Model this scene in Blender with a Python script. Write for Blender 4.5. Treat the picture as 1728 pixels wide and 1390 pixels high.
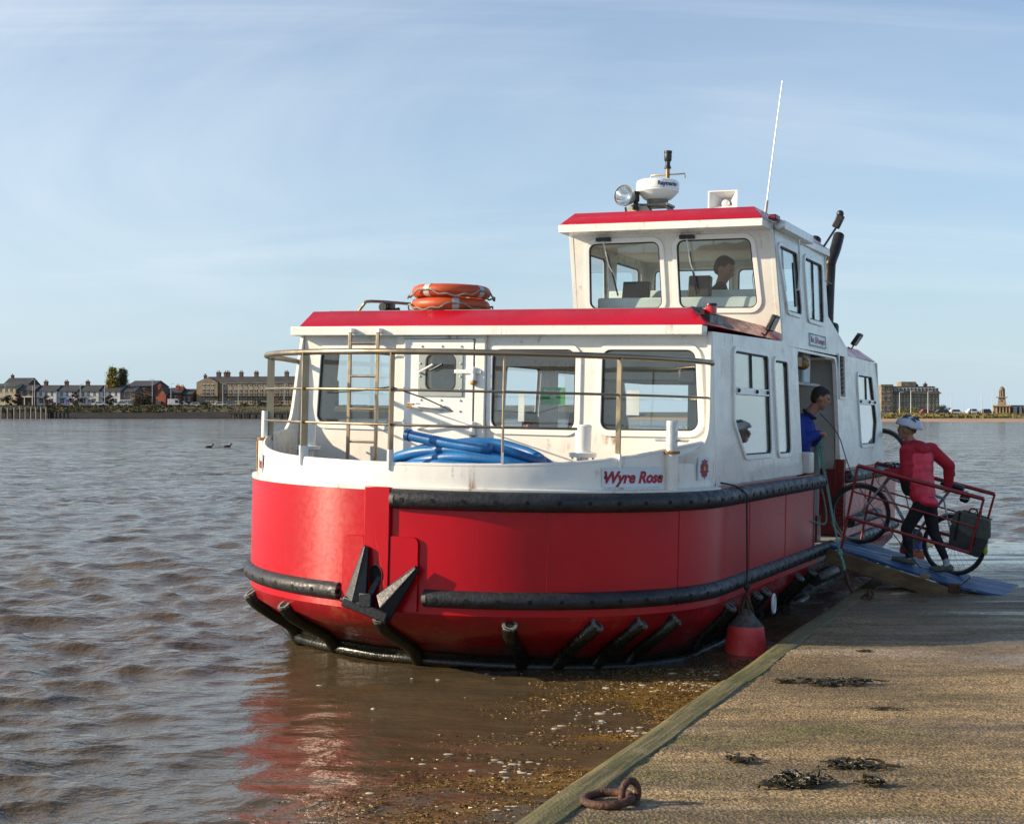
import bpy, bmesh, math, random
import numpy as np
from mathutils import Vector, Matrix
from mathutils.geometry import tessellate_polygon
random.seed(7)
RNG = np.random.default_rng(11)
R = math.radians
sc = bpy.context.scene
COL = sc.collection
for o in list(bpy.data.objects):
    bpy.data.objects.remove(o)

# ------------------------------------------------------------------ camera
CAM_H = 2.1
cam_d = bpy.data.cameras.new('camera')
cam_d.sensor_width = 36.0
cam_d.lens = 50.0
cam_d.clip_start = 0.1
cam_d.clip_end = 20000
cam = bpy.data.objects.new('camera', cam_d)
COL.objects.link(cam)
cam.location = (0, 0, CAM_H)
cam.rotation_euler = (R(90), 0, 0)
sc.camera = cam

# ------------------------------------------------------------------ sun and sky
SUN_EL, SUN_AZ = 21.0, 264.5           # azimuth clockwise from +Y, so the sun stands to the left
sun_dir = Vector((math.sin(R(SUN_AZ)) * math.cos(R(SUN_EL)), math.cos(R(SUN_AZ)) * math.cos(R(SUN_EL)), math.sin(R(SUN_EL))))
sun_d = bpy.data.lights.new('sun', 'SUN')
sun_d.energy = 5.0
sun_d.angle = R(0.6)
sun_d.color = (1.0, 0.83, 0.60)
sun = bpy.data.objects.new('sun', sun_d)
COL.objects.link(sun)
sun.location = (-30, 0, 20)
sun.rotation_euler = sun_dir.to_track_quat('Z', 'Y').to_euler()

world = bpy.data.worlds.new('World')
sc.world = world
world.use_nodes = True
wn, wl = world.node_tree.nodes, world.node_tree.links
wn.clear()
w_out = wn.new('ShaderNodeOutputWorld')
w_bg = wn.new('ShaderNodeBackground')
w_bg.inputs['Strength'].default_value = 0.093
sky = wn.new('ShaderNodeTexSky')
sky.sky_type = 'NISHITA'
sky.sun_disc = False
sky.sun_elevation = R(SUN_EL)
sky.sun_rotation = R(SUN_AZ)
sky.altitude = 0
sky.air_density = 1.0
sky.dust_density = 0.6
sky.ozone_density = 1.6
w_tc = wn.new('ShaderNodeTexCoord')
w_sep = wn.new('ShaderNodeSeparateXYZ')
wl.new(w_tc.outputs['Generated'], w_sep.inputs[0])
def wmath(op, a, b=None, c=None):
    n = wn.new('ShaderNodeMath'); n.operation = op
    for i, v in enumerate((a, b, c)):
        if v is None: continue
        if isinstance(v, (int, float)): n.inputs[i].default_value = v
        else: wl.new(v, n.inputs[i])
    return n.outputs[0]
w_den = wmath('ADD', wmath('MAXIMUM', w_sep.outputs[2], 0.0), 0.24)
w_u = wmath('DIVIDE', w_sep.outputs[0], w_den)
w_v = wmath('DIVIDE', w_sep.outputs[1], w_den)
def wcloud(rot, sx, sy, scale, detail, lo, hi, seed, dist=0.6):
    c = wn.new('ShaderNodeCombineXYZ')
    wl.new(w_u, c.inputs[0]); wl.new(w_v, c.inputs[1]); c.inputs[2].default_value = seed
    mp = wn.new('ShaderNodeMapping')
    mp.inputs['Rotation'].default_value = (0, 0, R(rot))
    mp.inputs['Scale'].default_value = (sx, sy, 1)
    wl.new(c.outputs[0], mp.inputs[0])
    nz = wn.new('ShaderNodeTexNoise')
    nz.inputs['Scale'].default_value = scale
    nz.inputs['Detail'].default_value = detail
    nz.inputs['Roughness'].default_value = 0.58
    nz.inputs['Distortion'].default_value = dist
    wl.new(mp.outputs[0], nz.inputs[0])
    mr = wn.new('ShaderNodeMapRange')
    mr.interpolation_type = 'SMOOTHSTEP'
    mr.inputs[1].default_value = lo; mr.inputs[2].default_value = hi
    wl.new(nz.outputs[0], mr.inputs[0])
    return mr.outputs[0]
cl_a = wcloud(38, 0.55, 1.0, 0.55, 8, 0.34, 0.74, 3.1, 0.9)          # broad veil
cl_b = wcloud(34, 0.28, 1.5, 1.1, 9, 0.48, 0.82, 9.7, 1.6)     # combed cirrus streaks
cl_c = wcloud(-28, 0.06, 2.4, 1.5, 5, 0.62, 0.80, 21.3, 0.2)   # old contrails
w_cl = wmath('MINIMUM', wmath('ADD', wmath('ADD', wmath('MULTIPLY', wmath('MULTIPLY_ADD', cl_a, 0.50, 0.05), wmath('MULTIPLY_ADD', w_sep.outputs[0], -1.5, 0.92)), wmath('MULTIPLY', cl_b, 0.24)), wmath('MULTIPLY', cl_c, 0.22)), 0.9)
w_mix = wn.new('ShaderNodeMix'); w_mix.data_type = 'RGBA'
wl.new(w_cl, w_mix.inputs[0])
w_tint = wn.new('ShaderNodeMix'); w_tint.data_type = 'RGBA'; w_tint.blend_type = 'MULTIPLY'; w_tint.inputs[0].default_value = 1.0
w_tint.inputs[7].default_value = (0.86, 1.0, 1.17, 1)
wl.new(sky.outputs[0], w_tint.inputs[6])
wl.new(w_tint.outputs[2], w_mix.inputs[6])
w_mix.inputs[7].default_value = (7.2, 7.6, 7.8, 1)
# pale haze low over the sea, all round the horizon
w_hz = wmath('MULTIPLY', wmath('POWER', 2.718, wmath('MULTIPLY', wmath('MAXIMUM', w_sep.outputs[2], 0.0), -8.5)), 0.85)
w_mix2 = wn.new('ShaderNodeMix'); w_mix2.data_type = 'RGBA'
wl.new(w_hz, w_mix2.inputs[0]); wl.new(w_mix.outputs[2], w_mix2.inputs[6])
w_mix2.inputs[7].default_value = (4.1, 5.3, 6.4, 1)
wl.new(w_mix2.outputs[2], w_bg.inputs['Color'])
wl.new(w_bg.outputs[0], w_out.inputs[0])

# ------------------------------------------------------------------ exposure and render settings
sc.view_settings.view_transform = 'Standard'
sc.view_settings.look = 'None'
sc.view_settings.exposure = 0.56
sc.view_settings.gamma = 1.0
sc.view_settings.use_curve_mapping = False
sc.render.engine = 'CYCLES'
sc.cycles.use_denoising = True
sc.cycles.max_bounces = 8
sc.cycles.diffuse_bounces = 3
sc.cycles.glossy_bounces = 4
sc.cycles.transmission_bounces = 4
sc.cycles.transparent_max_bounces = 16
sc.cycles.caustics_reflective = False
sc.cycles.caustics_refractive = False
sc.cycles.sample_clamp_indirect = 6

# ================================================================== helpers
FPX = 2400.0                           # focal length in pixels of a 1728 px wide picture
def at(px, py, y):
    """world point seen at photo pixel (px, py) at distance y"""
    return Vector(((px - 864) / FPX * y, y, CAM_H - (py - 695) / FPX * y))

BOAT = (Matrix.Translation((-0.23, 13.08, 0)) @ Matrix.Rotation(R(-24.3), 4, 'Z')
        @ Matrix.Rotation(R(1.17), 4, 'Y') @ Matrix.Rotation(R(-0.45), 4, 'X'))
WORLD = Matrix.Identity(4)

def ground_z(y):                        # the slipway runs gently down, away from the camera
    return 0.5 - 0.0215 * y

class Thing:
    """an Empty at the thing's base; its parts are meshes given in the thing's frame"""
    def __init__(s, name, label, cat, base=(0, 0, 0), frame=WORLD, group=None, kind=None):
        s.base = Vector(base)
        s.o = bpy.data.objects.new(name, None)
        s.o.empty_display_size = 0.1
        COL.objects.link(s.o)
        s.o.matrix_world = frame @ Matrix.Translation(s.base)
        tag(s.o, label, cat, group, kind)

def tag(o, label=None, cat=None, group=None, kind=None):
    if label: o['label'] = label
    if cat: o['category'] = cat
    if group: o['group'] = group
    if kind: o['kind'] = kind
    return o

def nrm(v):
    v = Vector(v)
    return v.normalized() if v.length > 1e-9 else Vector((0, 0, 1))

class MB:
    def __init__(s):
        s.v, s.f, s.m = [], [], []
    def add(s, vs, fs, mi=0):
        b = len(s.v)
        s.v += [tuple(p) for p in vs]
        s.f += [tuple(i + b for i in f) for f in fs]
        s.m += [mi] * len(fs)
        return s
    def box(s, x0, x1, y0, y1, z0, z1, mi=0):
        vs = [(x, y, z) for z in (z0, z1) for y in (y0, y1) for x in (x0, x1)]
        return s.add(vs, [(0, 2, 3, 1), (4, 5, 7, 6), (0, 1, 5, 4), (2, 6, 7, 3), (0, 4, 6, 2), (1, 3, 7, 5)], mi)
    def obox(s, c, size, mat3, mi=0):
        """oriented box: centre, full sizes, 3x3 rotation"""
        hx, hy, hz = [d / 2 for d in size]
        c = Vector(c)
        vs = [c + mat3 @ Vector((x, y, z)) for z in (-hz, hz) for y in (-hy, hy) for x in (-hx, hx)]
        return s.add(vs, [(0, 2, 3, 1), (4, 5, 7, 6), (0, 1, 5, 4), (2, 6, 7, 3), (0, 4, 6, 2), (1, 3, 7, 5)], mi)
    def beam(s, a, b, w, h, up=(0, 0, 1), mi=0):
        """bar of section w x h from a to b"""
        a, b = Vector(a), Vector(b)
        d = (b - a); l = d.length; d = nrm(d)
        sd = d.cross(Vector(up))
        sd = nrm(sd) if sd.length > 1e-6 else Vector((1, 0, 0))
        u = sd.cross(d)
        return s.obox((a + b) / 2, (w, l, h), Matrix((sd, d, u)).transposed(), mi)
    def tube(s, pts, r, n=8, closed=False, caps=True, mi=0, sq=None):
        pts = [Vector(p) for p in pts]
        k = len(pts)
        rr = r if isinstance(r, (list, tuple)) else [r] * k
        tang = []
        for i in range(k):
            a = pts[(i - 1) % k] if (closed or i > 0) else pts[i]
            b = pts[(i + 1) % k] if (closed or i < k - 1) else pts[i]
            tang.append(nrm(b - a))
        t0 = tang[0]
        ref = Vector((0, 0, 1)) if abs(t0.z) < 0.9 else Vector((1, 0, 0))
        u = nrm(ref - t0 * ref.dot(t0))
        vs = []
        for i in range(k):
            t = tang[i]
            u = nrm(u - t * u.dot(t))
            w = t.cross(u)
            for j in range(n):
                a = 2 * math.pi * j / n
                q = sq if sq else 1.0
                vs.append(pts[i] + (u * math.cos(a) * q + w * math.sin(a)) * rr[i])
        fs = []
        for i in range(k if closed else k - 1):
            i2 = (i + 1) % k
            for j in range(n):
                j2 = (j + 1) % n
                fs.append((i * n + j, i * n + j2, i2 * n + j2, i2 * n + j))
        if caps and not closed:
            fs.append(tuple(range(n - 1, -1, -1)))
            fs.append(tuple((k - 1) * n + j for j in range(n)))
        return s.add(vs, fs, mi)
    def lathe(s, prof, n=16, M=None, mi=0, cap0=True, cap1=True):
        """profile of (radius, height) turned round the z axis, then placed by M"""
        M = M or Matrix.Identity(4)
        vs, fs = [], []
        for r_, z in prof:
            for j in range(n):
                a = 2 * math.pi * j / n
                vs.append(M @ Vector((r_ * math.cos(a), r_ * math.sin(a), z)))
        for i in range(len(prof) - 1):
            for j in range(n):
                j2 = (j + 1) % n
                fs.append((i * n + j, i * n + j2, (i + 1) * n + j2, (i + 1) * n + j))
        if cap0 and prof[0][0] > 1e-6: fs.append(tuple(range(n - 1, -1, -1)))
        if cap1 and prof[-1][0] > 1e-6: fs.append(tuple((len(prof) - 1) * n + j for j in range(n)))
        return s.add(vs, fs, mi)
    def sphere(s, c, r, n=12, m=8, mi=0):
        rx, ry, rz = r if isinstance(r, (tuple, list)) else (r, r, r)
        M = Matrix.Translation(c) @ Matrix.Diagonal((rx, ry, rz, 1))
        prof = [(max(1e-4, math.sin(math.pi * i / m)), -math.cos(math.pi * i / m)) for i in range(m + 1)]
        return s.lathe(prof, n, M, mi, True, True)
    def plate(s, outer, holes, t, fn, mi=0, rim=True):
        """flat plate with holes; fn(u, v, w) -> 3D, w runs 0..t inwards"""
        loops = [list(outer)] + [list(h) for h in holes]
        flat = [p for l in loops for p in l]
        tri = tessellate_polygon([[Vector((p[0], p[1], 0)) for p in l] for l in loops])
        N = len(flat)
        vs = [fn(p[0], p[1], 0) for p in flat] + [fn(p[0], p[1], t) for p in flat]
        fs = []
        for a, b, c in tri:
            ar = (flat[b][0] - flat[a][0]) * (flat[c][1] - flat[a][1]) - (flat[c][0] - flat[a][0]) * (flat[b][1] - flat[a][1])
            if abs(ar) < 1e-9: continue
            fs.append((a, b, c)); fs.append((c + N, b + N, a + N))
        if rim:
            k = 0
            for l in loops:
                for i in range(len(l)):
                    j = (i + 1) % len(l)
                    fs.append((k + i, k + i + N, k + j + N, k + j))
                k += len(l)
        return s.add(vs, fs, mi)
    def ring(s, a, b, t, fn, mi=0):
        """closed frame between two outlines with the same number of points"""
        n = len(a)
        vs = [fn(p[0], p[1], 0) for p in a] + [fn(p[0], p[1], 0) for p in b] + [fn(p[0], p[1], t) for p in a] + [fn(p[0], p[1], t) for p in b]
        fs = []
        for i in range(n):
            j = (i + 1) % n
            fs += [(i, j, n + j, n + i), (2 * n + i, 3 * n + i, 3 * n + j, 2 * n + j), (i, 2 * n + i, 2 * n + j, j), (n + i, n + j, 3 * n + j, 3 * n + i)]
        return s.add(vs, fs, mi)
    def loft(s, rings, closed=True, mi=0, cap0=False, cap1=False):
        n = len(rings[0])
        vs = [p for r_ in rings for p in r_]
        fs = []
        for i in range(len(rings) - 1):
            for j in range(n if closed else n - 1):
                j2 = (j + 1) % n
                fs.append((i * n + j, i * n + j2, (i + 1) * n + j2, (i + 1) * n + j))
        if cap0: fs.append(tuple(range(n - 1, -1, -1)))
        if cap1: fs.append(tuple((len(rings) - 1) * n + j for j in range(n)))
        return s.add(vs, fs, mi)
    def sweep(s, prof, path, up=(0, 0, 1), closed_prof=True, mi=0, caps=True):
        """profile (outward, up) swept along a path; outward is to the right of travel seen from above"""
        path = [Vector(p) for p in path]
        up = Vector(up)
        rings = []
        for i, p in enumerate(path):
            t = nrm(path[min(i + 1, len(path) - 1)] - path[max(i - 1, 0)])
            o = nrm(t.cross(up)); u = o.cross(t)
            rings.append([p + o * a + u * b for a, b in prof])
        return s.loft(rings, closed_prof, mi, caps, caps)
    def bm(s):
        pass
    def mesh(s, name, base=(0, 0, 0), smooth=True):
        me = bpy.data.meshes.new(name)
        b = Vector(base)
        va = np.array(s.v, dtype=float) - np.array(b)
        me.from_pydata(va.tolist(), [], s.f)
        me.polygons.foreach_set('material_index', s.m)
        if smooth:
            me.polygons.foreach_set('use_smooth', [True] * len(me.polygons))
        b_ = bmesh.new(); b_.from_mesh(me)
        bmesh.ops.recalc_face_normals(b_, faces=b_.faces)
        b_.to_mesh(me); b_.free()
        me.update()
        return me
    def build(s, name, mats, parent=None, smooth=True, bevel=0, frame=None, base=(0, 0, 0), ang=40, **tags):
        """link as one mesh object under a Thing or a part of it, or as a thing of its own"""
        if isinstance(parent, Thing): base, po = parent.base, parent.o
        elif parent is not None: base, po = Vector(parent['_b']), parent
        else: po = None
        me = s.mesh(name, base, smooth)
        for m in (mats if isinstance(mats, (list, tuple)) else [mats]):
            me.materials.append(m)
        o = bpy.data.objects.new(name, me)
        COL.objects.link(o)
        if po is not None: o.parent = po
        else: o.matrix_world = (frame or WORLD) @ Matrix.Translation(base)
        o['_b'] = tuple(base)
        if bevel:
            md = o.modifiers.new('bevel', 'BEVEL'); md.width = bevel; md.segments = 2
            md.limit_method = 'ANGLE'; md.angle_limit = R(35)
        if smooth:
            me.set_sharp_from_angle(angle=R(ang))
        tag(o, **tags)
        return o

def copy_part(o, parent, loc=None):
    c = o.copy(); COL.objects.link(c); c.parent = parent
    if loc is not None: c.location = loc
    return c

def round_poly(pts, r, n=5):
    """round the corners of a polygon"""
    out = []
    k = len(pts)
    rs = r if isinstance(r, (list, tuple)) else [r] * k
    for i in range(k):
        p0, p1, p2 = Vector((*pts[i - 1], 0)), Vector((*pts[i], 0)), Vector((*pts[(i + 1) % k], 0))
        d1, d2 = (p0 - p1), (p2 - p1)
        l = min(d1.length, d2.length) * 0.45
        ang = d1.angle(d2)
        q = min(rs[i] / math.tan(ang / 2), l)
        rad = q * math.tan(ang / 2)
        bis = nrm(d1.normalized() + d2.normalized())
        c = p1 + bis * (rad / math.sin(ang / 2))
        a, b = p1 + d1.normalized() * q - c, p1 + d2.normalized() * q - c
        for j in range(n + 1):
            v = a.normalized().slerp(b.normalized(), j / n) * rad if a.angle(b) > 1e-4 else a
            out.append((c.x + v.x, c.y + v.y))
    return out

def offset_poly(pts, d):
    """offset a convex counter-clockwise polygon outwards by d"""
    k = len(pts)
    area = sum(pts[i][0] * pts[(i + 1) % k][1] - pts[(i + 1) % k][0] * pts[i][1] for i in range(k))
    sg = 1 if area > 0 else -1
    out = []
    for i in range(k):
        p0, p1, p2 = pts[i - 1], pts[i], pts[(i + 1) % k]
        e1 = nrm(Vector((p1[0] - p0[0], p1[1] - p0[1], 0))); e2 = nrm(Vector((p2[0] - p1[0], p2[1] - p1[1], 0)))
        n1 = Vector((e1.y, -e1.x, 0)) * sg; n2 = Vector((e2.y, -e2.x, 0)) * sg
        m = nrm(n1 + n2)
        q = d / max(0.3, m.dot(n1))
        out.append((p1[0] + m.x * q, p1[1] + m.y * q))
    return out

def rect(x0, x1, y0, y1):
    return [(x0, y0), (x1, y0), (x1, y1), (x0, y1)]

def smooth_path(pts, n=6, closed=False):
    """Catmull-Rom through the points"""
    P = [Vector(p) for p in pts]
    k = len(P); out = []
    for i in range(k if closed else k - 1):
        if closed: a, b, c, d = P[i - 1], P[i], P[(i + 1) % k], P[(i + 2) % k]
        else: a, b, c, d = P[max(i - 1, 0)], P[i], P[i + 1], P[min(i + 2, k - 1)]
        for j in range(n):
            t = j / n
            out.append(0.5 * ((2 * b) + (c - a) * t + (2 * a - 5 * b + 4 * c - d) * t * t + (3 * b - a - 3 * c + d) * t ** 3))
    if not closed: out.append(P[-1])
    return out

def text_geo(body, size, shear=0.0, offset=0.0, align='CENTER'):
    """vertices and faces of a line of lettering, in the xy plane"""
    cu = bpy.data.curves.new('lettering', 'FONT')
    cu.body = body; cu.size = size; cu.shear = shear; cu.offset = offset
    cu.align_x = align; cu.align_y = 'CENTER'; cu.resolution_u = 4
    ob = bpy.data.objects.new('lettering', cu); COL.objects.link(ob)
    dg = bpy.context.evaluated_depsgraph_get()
    me = bpy.data.meshes.new_from_object(ob.evaluated_get(dg))
    vs = [tuple(v.co) for v in me.vertices]; fs = [tuple(p.vertices) for p in me.polygons]
    bpy.data.objects.remove(ob); bpy.data.meshes.remove(me); bpy.data.curves.remove(cu)
    return vs, fs

# ------------------------------------------------------------------ materials
MATS = {}
class NT:
    """small wrapper for building node trees"""
    def __init__(s, name):
        s.m = bpy.data.materials.new(name); s.m.use_nodes = True
        s.t = s.m.node_tree; s.n = s.t.nodes; s.l = s.t.links
        s.n.clear()
        s.out = s.n.new('ShaderNodeOutputMaterial')
        s.tc = s.n.new('ShaderNodeTexCoord')
        s.geo = s.n.new('ShaderNodeNewGeometry')
    def put(s, sock, v):
        if v is None: return
        if isinstance(v, (int, float)): sock.default_value = v
        elif isinstance(v, (tuple, list)):
            sock.default_value = (*v, 1) if (len(v) == 3 and sock.type == 'RGBA') else v
        else: s.l.new(v, sock)
    def math(s, op, a, b=None, c=None, clamp=False):
        n = s.n.new('ShaderNodeMath'); n.operation = op; n.use_clamp = clamp
        for i, v in enumerate((a, b, c)): s.put(n.inputs[i], v)
        return n.outputs[0]
    def map(s, scale=(1, 1, 1), rot=(0, 0, 0), loc=(0, 0, 0), src=None):
        n = s.n.new('ShaderNodeMapping')
        n.inputs['Scale'].default_value = scale; n.inputs['Rotation'].default_value = rot; n.inputs['Location'].default_value = loc
        s.l.new(src or s.geo.outputs['Position'], n.inputs[0])
        return n.outputs[0]
    def noise(s, vec, scale, detail=4, rough=0.55, dist=0.0):
        n = s.n.new('ShaderNodeTexNoise')
        s.l.new(vec, n.inputs[0])
        n.inputs['Scale'].default_value = scale; n.inputs['Detail'].default_value = detail
        n.inputs['Roughness'].default_value = rough; n.inputs['Distortion'].default_value = dist
        return n.outputs[0]
    def voro(s, vec, scale, feature='F1'):
        n = s.n.new('ShaderNodeTexVoronoi'); n.feature = feature
        s.l.new(vec, n.inputs[0]); n.inputs['Scale'].default_value = scale
        return n.outputs['Distance'], n.outputs['Color']
    def rng(s, v, a, b, c=0.0, d=1.0, smooth=True):
        n = s.n.new('ShaderNodeMapRange')
        if smooth: n.interpolation_type = 'SMOOTHSTEP'
        s.put(n.inputs[0], v)
        for i, q in enumerate((a, b, c, d)): n.inputs[i + 1].default_value = q
        return n.outputs[0]
    def mix(s, f, a, b, blend='MIX'):
        n = s.n.new('ShaderNodeMix'); n.data_type = 'RGBA'; n.blend_type = blend
        s.put(n.inputs[0], f); s.put(n.inputs[6], a); s.put(n.inputs[7], b)
        return n.outputs[2]
    def bump(s, h, dist, strength=1.0, normal=None):
        n = s.n.new('ShaderNodeBump')
        s.put(n.inputs['Height'], h); n.inputs['Distance'].default_value = dist; n.inputs['Strength'].default_value = strength
        if normal is not None: s.l.new(normal, n.inputs['Normal'])
        return n.outputs[0]
    def sep(s, v):
        n = s.n.new('ShaderNodeSeparateXYZ'); s.l.new(v, n.inputs[0]); return n.outputs
    def bsdf(s, **k):
        n = s.n.new('ShaderNodeBsdfPrincipled')
        for a, v in k.items(): s.put(n.inputs[a.replace('_', ' ')], v)
        s.l.new(n.outputs[0], s.out.inputs[0])
        return n

def mat(name, col, rough=0.6, metal=0.0, var=0.12, vscale=3.0, fine=0.0, fscale=60.0, bump=0.0, bscale=40.0, rough_var=0.1, coat=0.0, spec=0.5, grain=None):
    """a general surface: base colour with two scales of tonal variation and fine relief"""
    t = NT(name)
    p = t.map((1, 1, 1)) if grain is None else t.map(grain)
    n1 = t.noise(p, vscale, 5)
    c = t.mix(t.rng(n1, 0.3, 0.7), tuple(x * (1 - var) for x in col), tuple(min(1, x * (1 + var)) for x in col))
    if fine:
        n2 = t.noise(p, fscale, 3)
        c = t.mix(t.rng(n2, 0.35, 0.65, 0, fine), c, tuple(x * 0.45 for x in col))
    r_ = t.rng(t.noise(p, vscale * 3.3, 4), 0.3, 0.7, max(0.02, rough - rough_var), min(1, rough + rough_var))
    k = dict(Base_Color=c, Roughness=r_, Metallic=metal, Specular_IOR_Level=spec)
    if coat: k.update(Coat_Weight=coat, Coat_Roughness=0.12)
    if bump: k['Normal'] = t.bump(t.noise(p, bscale, 4), bump)
    t.bsdf(**k)
    MATS[name] = t.m
    return t.m

def painted(name, col, rough=0.25, rust=0.0, streak=0.0, dirt=0.15, wave=0.004, chalk=0.0, seed=0.0, coat=0.3, coat_rough=0.1, spec=0.5, ridge=0.0, scum=False):
    """ship's paint: slightly wavy plate, runs of dirt and rust with their own shapes"""
    t = NT(name)
    ob = t.tc.outputs['Object']
    p = t.map((1, 1, 1), loc=(seed, seed * 1.7, 0), src=ob)
    ps = t.map((9, 9, 0.55), loc=(seed, 0, 0), src=ob)
    n1 = t.noise(p, 1.3, 5)
    c = t.mix(t.rng(n1, 0.3, 0.72), tuple(x * (1 - 0.55 * dirt) for x in col), tuple(min(1, x * 1.04) for x in col))
    run = t.noise(ps, 1.6, 5, 0.6)
    if streak:
        c = t.mix(t.rng(run, 0.56, 0.78, 0, streak), c, tuple(0.035 + 0.85 * x for x in col) if chalk else tuple(x * 0.45 for x in col))
    fine = t.noise(p, 55, 3)
    c = t.mix(t.rng(fine, 0.6, 0.8, 0, 0.25 * dirt), c, tuple(x * 0.35 for x in col))
    if rust:
        m1 = t.rng(t.noise(p, 3.1, 6, 0.65), 0.53, 0.68)
        m2 = t.rng(t.noise(ps, 2.3, 5), 0.46, 0.66)
        c = t.mix(t.math('MULTIPLY', t.math('MULTIPLY', m1, m2), rust), c, (0.30, 0.13, 0.04))
    if scum:                             # slime and weed left by the water line
        zl = t.math('ADD', t.sep(ob)[2], t.math('MULTIPLY', t.noise(t.map((6, 6, 2), src=ob), 1.0, 5), -0.22))
        c = t.mix(t.rng(zl, 0.16, -0.02, 0, 0.92), c, (0.020, 0.020, 0.010))
    r_ = t.rng(t.noise(p, 26 if ridge else 7, 4), 0.3, 0.7, rough * (0.88 if ridge else 0.75), rough * (1.14 if ridge else 1.35))
    h = t.math('ADD', t.noise(p, 2.2, 2), t.math('MULTIPLY', t.noise(p, 90, 2), 0.03))
    nb = t.bump(h, wave * 4)
    if ridge:                            # roller marks and plate ripple: fine, lying level round the hull
        tg = t.n.new('ShaderNodeTangent'); tg.direction_type = 'RADIAL'; tg.axis = 'Z'
    bs = t.bsdf(Base_Color=c, Roughness=r_, Normal=nb, Coat_Weight=coat, Coat_Roughness=coat_rough, Specular_IOR_Level=spec)
    if ridge:
        t.l.new(tg.outputs[0], bs.inputs['Tangent']); bs.inputs['Anisotropic'].default_value = ridge; bs.inputs['Anisotropic Rotation'].default_value = 0.25
    MATS[name] = t.m
    return t.m

def glass(name, tint=(0.90, 0.95, 0.95), ior=1.5, boost=1.0):
    """a thin pane: see-through with a clear reflection that grows towards grazing"""
    t = NT(name)
    tr = t.n.new('ShaderNodeBsdfTransparent'); tr.inputs[0].default_value = (*tint, 1)
    gl = t.n.new('ShaderNodeBsdfGlossy'); gl.inputs['Roughness'].default_value = 0.01; gl.inputs[0].default_value = (1, 1, 1, 1)
    p = t.map((1, 1, 1), src=t.tc.outputs['Object'])
    bp = t.bump(t.noise(p, 2.5, 1), 0.0016)
    t.l.new(bp, gl.inputs['Normal'])
    # Schlick reflectance from both faces of the pane
    dt = t.n.new('ShaderNodeVectorMath'); dt.operation = 'DOT_PRODUCT'
    t.l.new(t.geo.outputs['Normal'], dt.inputs[0]); t.l.new(t.geo.outputs['Incoming'], dt.inputs[1])
    c_ = t.math('ABSOLUTE', dt.outputs['Value'])
    f0 = ((ior - 1) / (ior + 1)) ** 2
    f = t.math('MULTIPLY', t.math('MULTIPLY_ADD', t.math('POWER', t.math('SUBTRACT', 1.0, c_, clamp=True), 5), 1 - f0, f0), boost, clamp=True)
    mx = t.n.new('ShaderNodeMixShader')
    t.l.new(f, mx.inputs[0]); t.l.new(tr.outputs[0], mx.inputs[1]); t.l.new(gl.outputs[0], mx.inputs[2])
    t.l.new(mx.outputs[0], t.out.inputs[0])
    MATS[name] = t.m
    return t.m

RED = painted('red_gloss_paint', (0.50, 0.0008, 0.008), 0.33, streak=0.16, dirt=0.30, wave=0.0006, chalk=1, seed=2.0, coat=0.0, spec=0.42, ridge=0.8)
REDROOF = painted('red_roof_paint', (0.46, 0.0015, 0.014), 0.26, streak=0.06, dirt=0.25, wave=0.0012, chalk=1, seed=5.0, coat=0.0, spec=0.5)
DARKRED = painted('dark_red_paint', (0.16, 0.005, 0.009), 0.4, rust=0.5, streak=0.2, dirt=0.6, seed=8.0, coat=0.1)
WHITE = painted('white_ship_paint', (0.80, 0.77, 0.70), 0.3, rust=0.95, streak=0.12, dirt=0.20, wave=0.003, seed=1.0)
WHITE2 = painted('white_clean_paint', (0.82, 0.80, 0.76), 0.3, rust=0.12, dirt=0.10, wave=0.002, seed=11.0)
INNER = mat('cream_cabin_lining', (0.74, 0.72, 0.64), 0.6, var=0.08)
GREYIN = mat('grey_vestibule_paint', (0.36, 0.36, 0.34), 0.5, var=0.12, vscale=2)
RUBBER = mat('black_rubber', (0.022, 0.023, 0.026), 0.5, var=0.4, vscale=6, fine=0.3, fscale=40, bump=0.006, bscale=30, rough_var=0.18)
BLACK = mat('black_paint', (0.014, 0.014, 0.016), 0.42, var=0.3, bump=0.002)
WETBLACK = mat('wet_weedy_rubber', (0.014, 0.015, 0.010), 0.30, var=0.5, vscale=9, fine=0.3, fscale=60, bump=0.006, bscale=26)
DARK = mat('shade_and_eye_black', (0.006, 0.006, 0.006), 0.9)  # near-black paints the shade inside holes and behind slats; also the eyes
STEEL = mat('stainless_tube', (0.33, 0.265, 0.18), 0.36, 0.85, var=0.10, vscale=3, rough_var=0.08)
ALU = mat('galvanised_metal', (0.60, 0.62, 0.62), 0.42, 0.6, var=0.14, vscale=14)
GLASS = glass('window_glass', (0.965, 0.985, 0.975), 1.5, 1.4)
CLEAR = glass('clear_side_glass', (0.97, 0.985, 0.985), 1.45, 1.0)
GLASSIDE = glass('side_window_glass', (0.80, 0.86, 0.87), 1.55, 1.6)
GASKET = mat('window_rubber', (0.012, 0.013, 0.013), 0.6)
BRASS = mat('rusty_brass', (0.30, 0.17, 0.06), 0.55, 0.4, var=0.4, vscale=40, bump=0.003)
RUST = mat('rusted_iron', (0.105, 0.048, 0.030), 0.72, 0.15, var=0.45, vscale=26, fine=0.5, fscale=160, bump=0.008, bscale=70)

# ================================================================== the setting
# ---- water: one sheet of real waves, finer near the slipway
def edge_x(y):                          # outer edge line of the slipway
    return 0.015 + (y - 6.0) * 0.3937

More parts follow.
